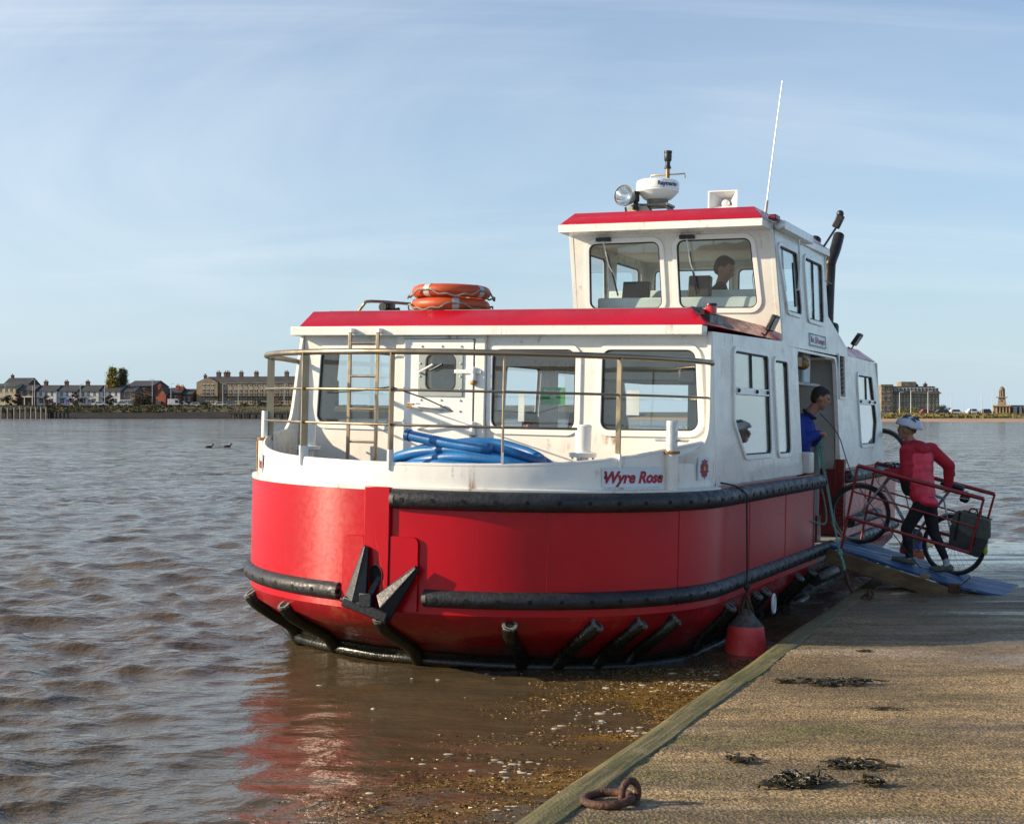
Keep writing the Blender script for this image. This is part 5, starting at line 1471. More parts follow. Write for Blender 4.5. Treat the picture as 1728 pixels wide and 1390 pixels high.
# ---- bicycles
TYRE = mat('tyre_rubber', (0.016, 0.016, 0.016), 0.7, var=0.2)
RIM = mat('bicycle_rim', (0.20, 0.20, 0.20), 0.35, 0.6)
FRAME = mat('silver_grey_frame', (0.30, 0.30, 0.31), 0.35, 0.5, var=0.08)
def bicycle(name, label, fh, rh, y, saddlebag=True):
    """front hub and rear hub in the boat frame; the bicycle stands in a plane of constant y"""
    base = Vector(((fh[0] + rh[0]) / 2, y, (fh[1] + rh[1]) / 2 - 0.34))
    T = Thing(name, label, 'bicycle', base, BOAT)
    f, r_ = Vector((fh[0], 0, fh[1])), Vector((rh[0], 0, rh[1]))
    fw = nrm(f - r_); up = Vector((-fw.z, 0, fw.x)); up = up if up.z > 0 else -up
    wb = (f - r_).length
    def Q(a, h, d=0.0):                        # a along from rear hub, h above the hub line, d sideways towards the camera
        p = r_ + fw * a + up * h
        return Vector((p.x, y - d, p.z))
    def wheel(a):
        c = Q(a, 0)
        def rg(rad, n=40): return [c + Vector((rad * math.cos(2 * math.pi * k / n), 0, rad * math.sin(2 * math.pi * k / n))) for k in range(n)]
        m = MB(); m.tube(rg(0.322), 0.024, 8, True); w_ = m.build('wheel', TYRE, T)
        m = MB(); m.tube(rg(0.302), 0.011, 6, True); m.build('rim', RIM, w_)
        m = MB(); m.lathe([(0.018, -0.05), (0.026, -0.03), (0.018, -0.02), (0.018, 0.02), (0.026, 0.03), (0.018, 0.05)], 10, Matrix.Translation(c) @ Matrix.Rotation(R(90), 4, 'X')); m.build('hub', RIM, w_)
        m = MB()
        for k in range(28):
            t = 2 * math.pi * k / 28; t2 = t + (0.35 if k % 2 else -0.35)
            m.tube([c + Vector((0.022 * math.cos(t2), 0.028 * (1 if k % 4 < 2 else -1), 0.022 * math.sin(t2))), c + Vector((0.302 * math.cos(t), 0, 0.302 * math.sin(t)))], 0.0014, 4)
        m.build('spokes', RIM, w_)['kind'] = 'stuff'
        m = MB()
        pts = [c + Vector((0.355 * math.cos(t), 0, 0.355 * math.sin(t))) for t in [R(-15 + 10 * k) + (R(0) if a < 0.5 else R(35)) for k in range(17)]]
        m.tube(pts, 0.022, 6, sq=0.3); m.build('mudguard', BLACK, w_)
    wheel(0.0); wheel(wb)
    bb = Q(0.44, -0.06); st = Q(0.26, 0.46); sd = Q(0.21, 0.60); hd = Q(wb - 0.19, 0.50); ht = Q(wb - 0.22, 0.60)
    hd0 = Q(wb - 0.155, 0.40)
    m = MB()
    m.tube([bb, hd0], 0.019, 8); m.tube([st, hd], 0.016, 8); m.tube([bb, st, sd], 0.016, 8); m.tube([hd0, ht], 0.02, 8)
    for d in (-0.05, 0.05):
        m.tube([bb, Q(0.0, 0, d)], 0.010, 6); m.tube([st, Q(0.0, 0, d)], 0.009, 6)
    m.build('frame', FRAME, T)
    m = MB()
    for d in (-0.05, 0.05): m.tube([hd0, Q(wb - 0.13, 0.34, d), Q(wb, 0, d)], [0.016, 0.015, 0.010], 8)
    m.build('fork', FRAME, T)
    m = MB(); m.tube([ht, Q(wb - 0.21, 0.66)], 0.014, 8); m.tube([Q(wb - 0.20, 0.66, -0.28), Q(wb - 0.16, 0.665, -0.1), Q(wb - 0.16, 0.665, 0.1), Q(wb - 0.20, 0.66, 0.28)], 0.013, 8); hb = m.build('handlebar', BLACK, T)
    for d in (-0.26, 0.26):
        m = MB(); m.tube([Q(wb - 0.20, 0.66, d - 0.03 * (1 if d > 0 else -1)), Q(wb - 0.22, 0.66, d * 1.3)], 0.017, 8); m.tube([Q(wb - 0.17, 0.65, d * .8), Q(wb - 0.10, 0.62, d * .95)], 0.007, 6); m.build('grip', BLACK, hb)
    m = MB(); m.tube(smooth_path([Q(wb - 0.18, 0.65, 0.15), Q(wb - 0.05, 0.62, 0.1), Q(wb - 0.06, 0.45, 0.05), Q(wb - 0.14, 0.38, 0.03)], 4), 0.004, 5); m.tube(smooth_path([Q(wb - 0.18, 0.65, -0.15), Q(wb - 0.02, 0.58, -0.06), Q(wb - 0.10, 0.42, 0.02)], 4), 0.004, 5); m.build('cables', BLACK, hb)['kind'] = 'stuff'
    m = MB()
    rings = []
    for a, w, h, t in ((-0.13, 0.075, 0.63, 0.03), (-0.06, 0.075, 0.635, 0.035), (0.02, 0.04, 0.625, 0.03), (0.10, 0.022, 0.62, 0.025), (0.13, 0.015, 0.615, 0.02)):
        rings.append([Q(0.21 + a, h + t * math.sin(q), w * math.cos(q)) for q in [2 * math.pi * k / 10 for k in range(10)]])
    m.loft(rings, True, 0, True, True); m.build('saddle', BLACK, T)
    m = MB(); m.lathe([(0.095, -0.055), (0.095, -0.05)], 24, Matrix.Translation(bb) @ Matrix.Rotation(R(90), 4, 'X')); m.tube([bb + Vector((0, -0.07, 0)), bb + Vector((0.08, -0.08, -0.14))], 0.011, 6); m.tube([bb + Vector((0, 0.07, 0)), bb + Vector((-0.08, 0.08, 0.14))], 0.011, 6); m.box(bb.x + 0.05, bb.x + 0.12, bb.y - 0.17, bb.y - 0.08, bb.z - 0.155, bb.z - 0.13); m.build('crankset', RIM, T)
    m = MB(); m.tube([Q(0.02, 0.40, 0.07), Q(-0.30, 0.40, 0.07)], 0.006, 6); m.tube([Q(0.02, 0.40, -0.07), Q(-0.30, 0.40, -0.07)], 0.006, 6); m.tube([Q(-0.28, 0.40, 0.07), Q(-0.28, 0.40, -0.07)], 0.006, 6); m.tube([Q(-0.16, 0.40, 0.075), Q(0, 0.0, 0.06)], 0.006, 6); m.tube([Q(-0.29, 0.40, 0.075), Q(0, 0.0, 0.06)], 0.006, 6); m.tube([Q(-0.12, 0.40, 0.07), Q(-0.12, 0.47, 0.03), Q(-0.17, 0.47, 0.03), Q(-0.19, 0.40, 0.07)], 0.006, 6); m.build('carrier', BLACK, T)
    if saddlebag:
        m = MB(); m.obox(Q(0.04, 0.55), (0.10, 0.16, 0.12), Matrix.Rotation(R(20), 3, 'Y')); sb = m.build('saddle_bag', BLACK, T, bevel=0.03)
        m = MB(); m.tube([Q(0.085, 0.53, 0.083), Q(-0.01, 0.545, 0.083)], 0.004, 5); m.build('reflective_strip', BAND, sb)
    return Q, wb
BQ, BWB = bicycle('bicycle', 'silver grey touring bicycle being pushed up the blue gangway', (2.49, 1.018), (3.535, 0.722), 4.72)
bicycle('bicycle', 'bicycle standing on the aft deck, only its wheel showing past the white cabin', (2.05, 1.62), (1.0, 1.62), 8.62, False)

# pannier on the near side of the carrier
def pannier():
    T = Thing('pannier', 'dark green and black pannier bag hanging on the bicycle carrier', 'pannier', BQ(-0.10, 0.02, 0.16), BOAT)
    GREEN = mat('olive_canvas', (0.085, 0.095, 0.075), 0.85, var=0.2, vscale=20, bump=0.003, bscale=120)
    def slab(name, pts, d0, d1, mat_, bev=0.02):
        m = MB(); m.plate(pts, [], d1 - d0, lambda u, v, w: BQ(u, v, d0 + w)); return m.build(name, mat_, T, bevel=bev)
    slab('lid', round_poly([(0.10, 0.25), (0.06, 0.40), (-0.30, 0.40), (-0.36, 0.20), (-0.13, 0.17)], 0.03), 0.085, 0.225, GREEN)
    slab('bag', round_poly([(0.09, 0.26), (-0.35, 0.21), (-0.31, -0.03), (0.03, -0.02)], 0.04), 0.09, 0.21, BLACK)
    for a in (0.02, -0.18):
        m = MB(); m.tube([BQ(a, 0.40, 0.15), BQ(a, 0.39, 0.232), BQ(a - 0.02, 0.18, 0.232), BQ(a - 0.03, 0.08, 0.215)], 0.012, 6, sq=.4); m.build('strap', BLACK, T)
    m = MB(); m.tube(smooth_path([BQ(-0.06, 0.40, 0.15), BQ(-0.07, 0.46, 0.15), BQ(-0.14, 0.46, 0.15), BQ(-0.15, 0.40, 0.15)], 4), 0.009, 6); m.build('handle', BLACK, T)
    m = MB(); m.sphere(BQ(-0.34, 0.06, 0.10), (0.03, 0.02, 0.05), 8, 6); m.build('reflector', mat('yellow_reflector', (0.55, 0.60, 0.02), 0.4), T)
pannier()

# ---- mooring lines
GROPE = NT('green_rope')
_p = GROPE.map((1, 1, 1), src=GROPE.tc.outputs['Object'])
_g = GROPE.noise(_p, 90, 3)
GROPE.bsdf(Base_Color=GROPE.mix(GROPE.rng(_g, .3, .7), (0.07, 0.22, 0.16), (0.22, 0.45, 0.35)), Roughness=0.8, Normal=GROPE.bump(_g, 0.006))
def twisted(m, pts, r_, twist=26):
    """three-strand rope"""
    path = [Vector(p) for p in pts]
    for s in range(3):
        out = []; acc = 0
        for i, p in enumerate(path):
            if i: acc += (path[i] - path[i - 1]).length
            t = nrm(path[min(i + 1, len(path) - 1)] - path[max(i - 1, 0)])
            a = Vector((1, 0, 0)) if abs(t.x) < .9 else Vector((0, 1, 0))
            u = nrm(t.cross(a)); v = t.cross(u)
            ph = acc * twist * 2 + s * 2.094
            out.append(p + (u * math.cos(ph) + v * math.sin(ph)) * r_ * 0.55)
        m.tube(out, r_ * 0.62, 6)
def finer(path, k=4):
    o = []
    for i in range(len(path) - 1):
        for j in range(k): o.append(path[i].lerp(path[i + 1], j / k))
    return o + [path[-1]]
def mooring_rope():
    T = Thing('mooring_rope', 'green rope running from the doorway bollard down to the slipway ring', 'rope', (2.6, 3.5, 0.12), BOAT)
    knot = Vector((2.50, 3.55, 0.66))
    for a in (Vector((2.06, 4.30, 1.88)), Vector((2.07, 4.38, 1.86))):
        m = MB(); twisted(m, finer(smooth_path([a, a.lerp(knot, .35) + Vector((0.01, 0, -0.02)), a.lerp(knot, .7), knot], 6)), 0.009); m.build('strand', GROPE.m, T)
    m = MB(); twisted(m, finer(smooth_path([(2.06, 4.28, 1.86), (2.16, 4.05, 1.45), (2.25, 3.95, 1.15), (2.29, 3.82, 0.97), (2.25, 3.7, 0.955), (2.22, 3.55, 0.985), (2.2, 3.42, 1.0)], 6)), 0.0085); m.build('slack_bight', GROPE.m, T)
    m = MB(); m.tube([(2.06 + 0.062 * math.cos(t * .9), 4.35 + 0.062 * math.sin(t * .9), 1.76 + 0.006 * t) for t in range(0, 22)], 0.013, 6); m.build('turns', GROPE.m, T)
    low = Vector((2.58, 3.44, 0.46))
    m = MB(); p_ = smooth_path([knot, knot.lerp(low, .5) + Vector((0.012, 0, 0)), low], 8)
    twisted(m, finer(p_), 0.015, 24); m.build('splice', GROPE.m, T)
    m = MB(); m.sphere(knot, (0.035, 0.035, 0.05), 8, 6); m.build('knot', GROPE.m, T)
    m = MB(); m.tube([low + Vector((0.0, 0, 0.03)), (2.64, 3.37, 0.36), (2.72, 3.28, 0.22)], [0.02, 0.022, 0.018], 8); m.build('shackle', RUST, T)
mooring_rope()
m = MB(); m.tube(smooth_path([(2.0, 4.75, 2.16), (2.30, 4.3, 1.93), (2.45, 4.12, 1.62), (2.62, 3.95, 1.35), (3.1, 3.9, 0.75), (3.3, 3.9, 0.52)], 6), 0.0055, 6)
o = m.build('stay_wire', BLACK, None, frame=BOAT, base=(2.6, 4.0, 1.2)); tag(o, 'thin dark wire running from the doorway down over the gangway rail', 'wire')

# ---- mooring rings let into the slipway
def ring_bolt(x, y, rad, tube, rot, tilt, label, eye=0.056):
    z = ground_z(y)
    T = Thing('mooring_ring', label, 'mooring ring', (x, y, z), WORLD, 'mooring rings in the slipway')
    c = Vector((x, y, z))
    Mr = Matrix.Translation(c + Vector((-rad * 0.95, -0.01, tube + 0.004))) @ Matrix.Rotation(rot, 4, 'Z') @ Matrix.Rotation(tilt, 4, 'Y')
    m = MB(); m.tube([Mr @ Vector((rad * math.cos(2 * math.pi * k / 36), rad * math.sin(2 * math.pi * k / 36) * 0.97, 0)) for k in range(36)], tube, 12, True); m.build('ring', RUST, T)
    m = MB(); e = [c + Vector((eye * 0.9 * math.cos(t) * 0.75, eye * 0.5 * math.cos(t), 0.045 + eye * math.sin(t))) for t in [R(-60 + 20 * k) for k in range(16)]]
    m.tube(smooth_path(e, 2), tube * 0.85, 10); m.build('eye_bolt', RUST, T)
    m = MB(); m.lathe([(0.05, -0.01), (0.045, 0.012), (0.02, 0.02)], 14, Matrix.Translation(c)); m.build('bolt_foot', RUST, T)
q = at(1063, 1362, 6.31)
ring_bolt(q.x, 6.31, 0.105, 0.0195, 0.15, R(-4), 'rusty iron ring and eye lying on the concrete at the bottom of the picture')
q = at(1466, 1018, 14.6)
ring_bolt(q.x, 14.55, 0.055, 0.013, 0.3, R(-35), 'small rusty ring at the foot of the green rope', 0.05)

# ---- seaweed washed up on the concrete
WEED = NT('black_wrack')
_p = WEED.map()
WEED.bsdf(Base_Color=WEED.mix(WEED.rng(WEED.noise(_p, 30, 4), .35, .7), (0.012, 0.013, 0.010), (0.060, 0.045, 0.012)), Roughness=0.35, Normal=WEED.bump(WEED.noise(_p, 150, 2), 0.003))
def weed(px, py, wide, deep, n, tall, label, seed):
    rr_ = random.Random(seed)
    y = 1.6 * 2400 / (py - 695) / (1 - 0.0215 * 2400 / (py - 695))
    c = at(px, py, y); z0 = ground_z(y)
    w = wide / 2400 * y
    m = MB()
    for k in range(n):
        a = rr_.gauss(0, 1); x0 = c.x + rr_.gauss(0, w * 0.22); y0 = c.y + rr_.gauss(0, deep * 0.3)
        ang = rr_.gauss(0, 0.6) + (math.pi if rr_.random() < .5 else 0); L_ = rr_.uniform(0.25, 0.7) * w * 0.55
        pts = []
        h0 = abs(rr_.gauss(0, tall))
        for i in range(7):
            t = i / 6
            pts.append(Vector((x0 + math.cos(ang) * L_ * t + 0.02 * math.sin(7 * t + k), y0 + math.sin(ang) * L_ * t * 0.7 + 0.015 * math.cos(9 * t + k), z0 + 0.006 + h0 * math.sin(math.pi * min(1, t * 1.15)) + rr_.uniform(0, .006))))
            ang += rr_.gauss(0, 0.35)
        rad = [rr_.uniform(0.004, 0.009) * (1 if 0 < i < 6 else .4) for i in range(7)]
        m.tube(pts, rad, 5, sq=rr_.uniform(.3, 1.0))
        if rr_.random() < .5:
            i = rr_.randint(2, 5); m.sphere(pts[i], (rr_.uniform(.006, .011), .006, .005), 6, 4)
    o = m.build('seaweed', WEED.m, None, base=(c.x, c.y, z0))
    tag(o, label, 'seaweed', 'seaweed clumps on the slipway')
weed(1412, 1153, 110, 0.14, 60, 0.016, 'long black seaweed strip lying in the sunlit part farthest up the concrete', 1)
weed(1325, 1150, 36, 0.06, 14, 0.012, 'small seaweed scrap just left of the long farthest strip', 2)
weed(1340, 1322, 90, 0.13, 90, 0.024, 'bushiest black seaweed clump nearest the camera', 3)
weed(1440, 1293, 96, 0.10, 60, 0.014, 'flat brown and black seaweed clump just beyond the bushiest one', 4)
weed(1250, 1283, 50, 0.07, 22, 0.012, 'small curled seaweed scrap midway between iron ring and bushiest clump', 5)
weed(1472, 1324, 42, 0.06, 16, 0.012, 'small seaweed scrap to the right of the bushiest clump', 6)
weed(1462, 1100, 26, 0.03, 6, 0.008, 'tiny seaweed scrap at the edge of the boat shadow', 7)
weed(1490, 1198, 60, 0.03, 6, 0.006, 'pair of thin dark twigs in the middle of the concrete', 8)

# ---- floating weed and foam between the bow and the slipway
def floaters():
    rr_ = np.random.default_rng(3)
    N = 45000
    cand = []
    xs = rr_.uniform(-2.6, 3.0, 900000); ys = rr_.uniform(5.2, 12.2, 900000)
    ok = xs < edge_x(ys) - 0.03
    d = edge_x(ys) - xs
    fine = vnoise(xs * 13, ys * 26, 33)
    dens = weed_density(xs, ys) * np.clip((fine - .25) * 2.2, 0.0, 1)
    keep = ok & (rr_.random(len(xs)) < dens)
    xs, ys = xs[keep][:N], ys[keep][:N]
    dx, dy, z = waves(xs, ys, np.full(len(xs), 0.03))
    n = len(xs)
    ang = rr_.normal(0.25, 0.9, n); L_ = rr_.uniform(0.003, 0.014, n); w = rr_.uniform(0.0008, 0.0026, n)
    ca, sa = np.cos(ang), np.sin(ang)
    cx, cy, cz = xs + dx, ys + dy, z + rr_.uniform(-0.006, 0.0025, n)
    co = np.empty((n, 4, 3))
    for k, (a, b) in enumerate(((-1, -1), (1, -1), (1, 1), (-1, 1))):
        co[:, k, 0] = cx + a * ca * L_ - b * sa * w
        co[:, k, 1] = cy + a * sa * L_ + b * ca * w
        co[:, k, 2] = cz + rr_.uniform(-0.003, 0.006, n)
    m = MB(); m.add(co.reshape(-1, 3).tolist(), (np.arange(n * 4).reshape(-1, 4)).tolist())
    t = NT('floating_weed')
    nz = t.noise(t.map(), 22, 5, 0.7)
    t.bsdf(Base_Color=t.mix(t.rng(nz, .35, .65), (0.075, 0.036, 0.008), (0.30, 0.170, 0.036)), Roughness=0.4)
    o = m.build('floating_weed', t.m, None, smooth=False); tag(o, 'golden brown weed floating between the bow and the slipway', 'seaweed', kind='stuff')
    # foam scraps
    m = MB(); r2 = random.Random(9); k = 0
    while k < 380:
        x, y = r2.uniform(-1.5, 2.6), r2.uniform(5.5, 11.6)
        d = edge_x(y) - x
        if d < 0.05 or r2.random() > max(0.02, 1.1 - d / 1.5): continue
        if vnoise(np.array([x * 2.0]), np.array([y * 3.2]), 35)[0] < (0.52 if y > 8.6 else 0.70): continue
        a_, b_, c_ = waves(np.array([x]), np.array([y]), np.array([0.03]))
        s = abs(r2.gauss(0, 0.0075)) + 0.003
        m.sphere((x + a_[0], y + b_[0], c_[0] + 0.002), (s * r2.uniform(.8, 2.2), s * r2.uniform(.6, 1.2), s * 0.35), 7, 4)
        k += 1
    o = m.build('foam', mat('dirty_foam', (0.46, 0.40, 0.31), 0.7, var=0.2, vscale=40), None); tag(o, 'scraps of dirty foam among the floating weed', 'foam', kind='stuff')
floaters()

# ---- two dark birds swimming far out on the left
for px, py, L2 in ((352, 754, 'dark bird swimming on the left, the one farther from the ferry'), (383, 753, 'dark bird swimming on the left, the one nearer to the ferry')):
    y = 2.1 * 2400 / (py + 1 - 695)
    q = at(px, py, y)
    T = Thing('water_bird', L2, 'bird', (q.x, y, 0.0), WORLD, 'birds on the water')
    m = MB(); m.sphere((q.x, y, 0.05), (0.24, 0.10, 0.07), 10, 8); m.tube(smooth_path([(q.x + 0.16, y, 0.06), (q.x + 0.21, y, 0.12), (q.x + 0.24, y, 0.17)], 4), 0.04, 8); m.sphere((q.x + 0.26, y, 0.18), (0.07, 0.045, 0.045), 8, 6); m.build('body', BLACK, T)
    m = MB(); m.tube([(q.x + 0.31, y, 0.18), (q.x + 0.40, y, 0.17)], [0.016, 0.005], 6); m.build('bill', mat('bird_bill', (0.35, 0.22, 0.06), 0.5), T)

# ================================================================== people
SKIN = mat('skin', (0.38, 0.19, 0.125), 0.55, var=0.08, vscale=20)
HAIRD = mat('dark_hair', (0.026, 0.018, 0.013), 0.7, var=0.5, vscale=60, bump=0.004, bscale=180)
HAIRG = mat('grey_hair', (0.36, 0.34, 0.31), 0.7, var=0.25, vscale=50, bump=0.004, bscale=160)
HAIRB = mat('brown_hair', (0.11, 0.06, 0.03), 0.6, var=0.3, vscale=50, bump=0.004, bscale=160)
def cloth(name, col, rough=0.85): return mat(name, col, rough, var=0.16, vscale=7, bump=0.010, bscale=11)
BLUEJ = cloth('blue_jacket', (0.012, 0.035, 0.26))
REDJ = cloth('red_fleece', (0.42, 0.012, 0.028))
REDV = cloth('bright_red_vest', (0.74, 0.032, 0.070), 0.5)
BLACKC = cloth('black_cloth', (0.012, 0.012, 0.014))
NAVY = cloth('navy_cloth', (0.012, 0.016, 0.030))
SHOE = mat('olive_shoe', (0.10, 0.105, 0.075), 0.7, var=0.3, vscale=25)
SOCK = mat('pale_sock', (0.40, 0.42, 0.44), 0.9)

def organic(name, prims, mats, parent, voxel=0.010, smooth=6):
    """one continuous skin over tapered limbs: prims are (a, ra, b, rb, material) or (centre, radii, rotation, material)"""
    m = MB()
    for p in prims:
        if len(p) == 5:
            a, ra, b, rb, _ = p
            a, b = Vector(a), Vector(b)
            d = b - a; l = d.length
            M = Matrix.Translation(a) @ nrm(d).to_track_quat('Z', 'Y').to_matrix().to_4x4()
            prof = [(max(1e-4, ra * math.cos(t)), ra * math.sin(t)) for t in [R(-90 + 22.5 * k) for k in range(5)]] + [(max(1e-4, rb * math.cos(t)), l + rb * math.sin(t)) for t in [R(22.5 * k) for k in range(5)]]
            m.lathe(prof, 12, M)
        else:
            c, rad, rot, _ = p
            M = Matrix.Translation(c) @ rot.to_4x4() @ Matrix.Diagonal((*rad, 1))
            m.lathe([(max(1e-4, math.sin(math.pi * k / 10)), -math.cos(math.pi * k / 10)) for k in range(11)], 14, M)
    base = parent.base
    me = m.mesh(name, base, False)
    ob = bpy.data.objects.new('tmp', me); COL.objects.link(ob)
    r_ = ob.modifiers.new('r', 'REMESH'); r_.mode = 'VOXEL'; r_.voxel_size = voxel
    s_ = ob.modifiers.new('s', 'SMOOTH'); s_.iterations = smooth; s_.factor = 0.5
    dg = bpy.context.evaluated_depsgraph_get()
    out = bpy.data.meshes.new_from_object(ob.evaluated_get(dg))
    bpy.data.objects.remove(ob); bpy.data.meshes.remove(me)
    out.name = name
    co = np.empty(len(out.polygons) * 3); out.polygons.foreach_get('center', co); co = co.reshape(-1, 3) + np.array(base)
    best = np.full(len(co), 1e9); idx = np.zeros(len(co), int)
    for p in prims:
        if len(p) == 5:
            a, ra, b, rb, mi = p
            a, b = np.array(a), np.array(b); d = b - a; L2 = max(1e-9, d @ d)
            t = np.clip(((co - a) @ d) / L2, 0, 1)
            dist = np.linalg.norm(co - (a + t[:, None] * d), axis=1) - (ra + (rb - ra) * t)
        else:
            c, rad, rot, mi = p
            q = (co - np.array(c)) @ np.array(rot)
            k = np.linalg.norm(q / np.array(rad), axis=1)
            dist = (k - 1) * min(rad)
        w = dist < best
        best[w] = dist[w]; idx[w] = mi
    for mm in mats: out.materials.append(mm)
    out.polygons.foreach_set('material_index', idx.astype(np.int32))
    out.polygons.foreach_set('use_smooth', np.ones(len(co), bool))
    o = bpy.data.objects.new(name, out); COL.objects.link(o); o.parent = parent.o; o['_b'] = tuple(base)
    return o

I3 = Matrix.Identity(3)
def head_prims(c, yaw, pitch, s=1.0, skin=0, hair=None):
    """face looks along +x of its own frame, turned by yaw about z and pitched down by pitch"""
    rot = Matrix.Rotation(yaw, 3, 'Z') @ Matrix.Rotation(pitch, 3, 'Y')
    c = Vector(c)
    def W_(p): return c + rot @ (Vector(p) * s)
    P_ = [(W_((-.008, 0, .018)), (.098 * s, .076 * s, .100 * s), rot, skin),        # skull
          (W_((.022, 0, -.052)), (.068 * s, .058 * s, .066 * s), rot, skin),         # face
          (W_((.050, 0, -.100)), (.030 * s, .032 * s, .024 * s), rot, skin),         # chin
          (W_((.086, 0, .006)), .011 * s, W_((.106, 0, -.030)), .0145 * s, skin),    # nose
          (W_((.080, 0, .028)), (.018 * s, .052 * s, .013 * s), rot, skin),          # brow
          (W_((.084, 0, -.062)), (.014 * s, .026 * s, .010 * s), rot, skin),         # mouth
          (W_((.060, .040, -.015)), (.026 * s, .018 * s, .020 * s), rot, skin), (W_((.060, -.040, -.015)), (.026 * s, .018 * s, .020 * s), rot, skin)]
    for sy in (-1, 1):
        P_.append((W_((-.006, sy * .078, -.008)), (.020 * s, .012 * s, .032 * s), rot, skin))   # ears
    if hair is not None:
        P_ += [(W_((-.022, 0, .036)), (.096 * s, .0825 * s, .094 * s), rot, hair), (W_((-.052, 0, -.004)), (.062 * s, .070 * s, .075 * s), rot, hair), (W_((.030, 0, .078)), (.052 * s, .062 * s, .040 * s), rot, hair)]
    return P_, W_, rot
def face_bits(T, W_, s=1.0):
    m = MB()
    for sy in (-1, 1): m.sphere(W_((.083, sy * .030, .008)), (.010 * s, .012 * s, .007 * s), 8, 6)
    m.build('eyes', DARK, T)['kind'] = 'stuff'
def hair_cap(T, c, W_, rot, material, s=1.0, low=-0.02, name='hair'):
    m = MB()
    rings = []
    for i in range(9):
        t = i / 8 * math.pi * 0.56
        ring_ = []
        for k in range(22):
            a = 2 * math.pi * k / 22
            front = max(0, math.cos(a))
            tt = t * (1 - 0.34 * front) * (1.0 + 0.22 * max(0, -math.cos(a))) * (1 - .14 * abs(math.sin(a)))
            jit = 1 + random.uniform(-.022, .022)
            ring_.append(W_((-.010 + .1045 * math.sin(tt) * math.cos(a) * jit, .0815 * math.sin(tt) * math.sin(a) * jit, .018 + .1085 * math.cos(tt) * jit)))
        rings.append(ring_)
    m.loft(rings, True, 0, True, False)
    m.build(name, material, T, ang=80)
def hand_prims(wrist, tip_dir, palm_dir, mi, curl=0.9, s=1.0):
    """palm with four bent fingers and a thumb"""
    w = Vector(wrist); d = nrm(tip_dir); pd = nrm(Vector(palm_dir) - d * d.dot(Vector(palm_dir))); sd = d.cross(pd)
    out = []
    for k, off in enumerate((-.027, -.009, .009, .027)):
        out.append((w + sd * off * .6 * s, .014 * s, w + d * .075 * s + sd * off * s, .012 * s, mi))
    for k, (off, ln) in enumerate(((-.030, .062), (-.010, .072), (.010, .068), (.029, .054))):
        a = w + d * .078 * s + sd * off * s
        b = a + (d * math.cos(curl * .6) + pd * math.sin(curl * .6)) * ln * .5 * s
        c = b + (d * math.cos(curl * 1.7) + pd * math.sin(curl * 1.7)) * ln * .55 * s
        out += [(a, .0095 * s, b, .0085 * s, mi), (b, .0085 * s, c, .0072 * s, mi)]
    a = w + d * .025 * s - sd * .028 * s; b = a + (d * .6 - sd * .65 + pd * .45) * .040 * s; c = b + (d * .8 - sd * .1 + pd * .6) * .032 * s
    out += [(a, .013 * s, b, .011 * s, mi), (b, .011 * s, c, .0085 * s, mi)]
    return out

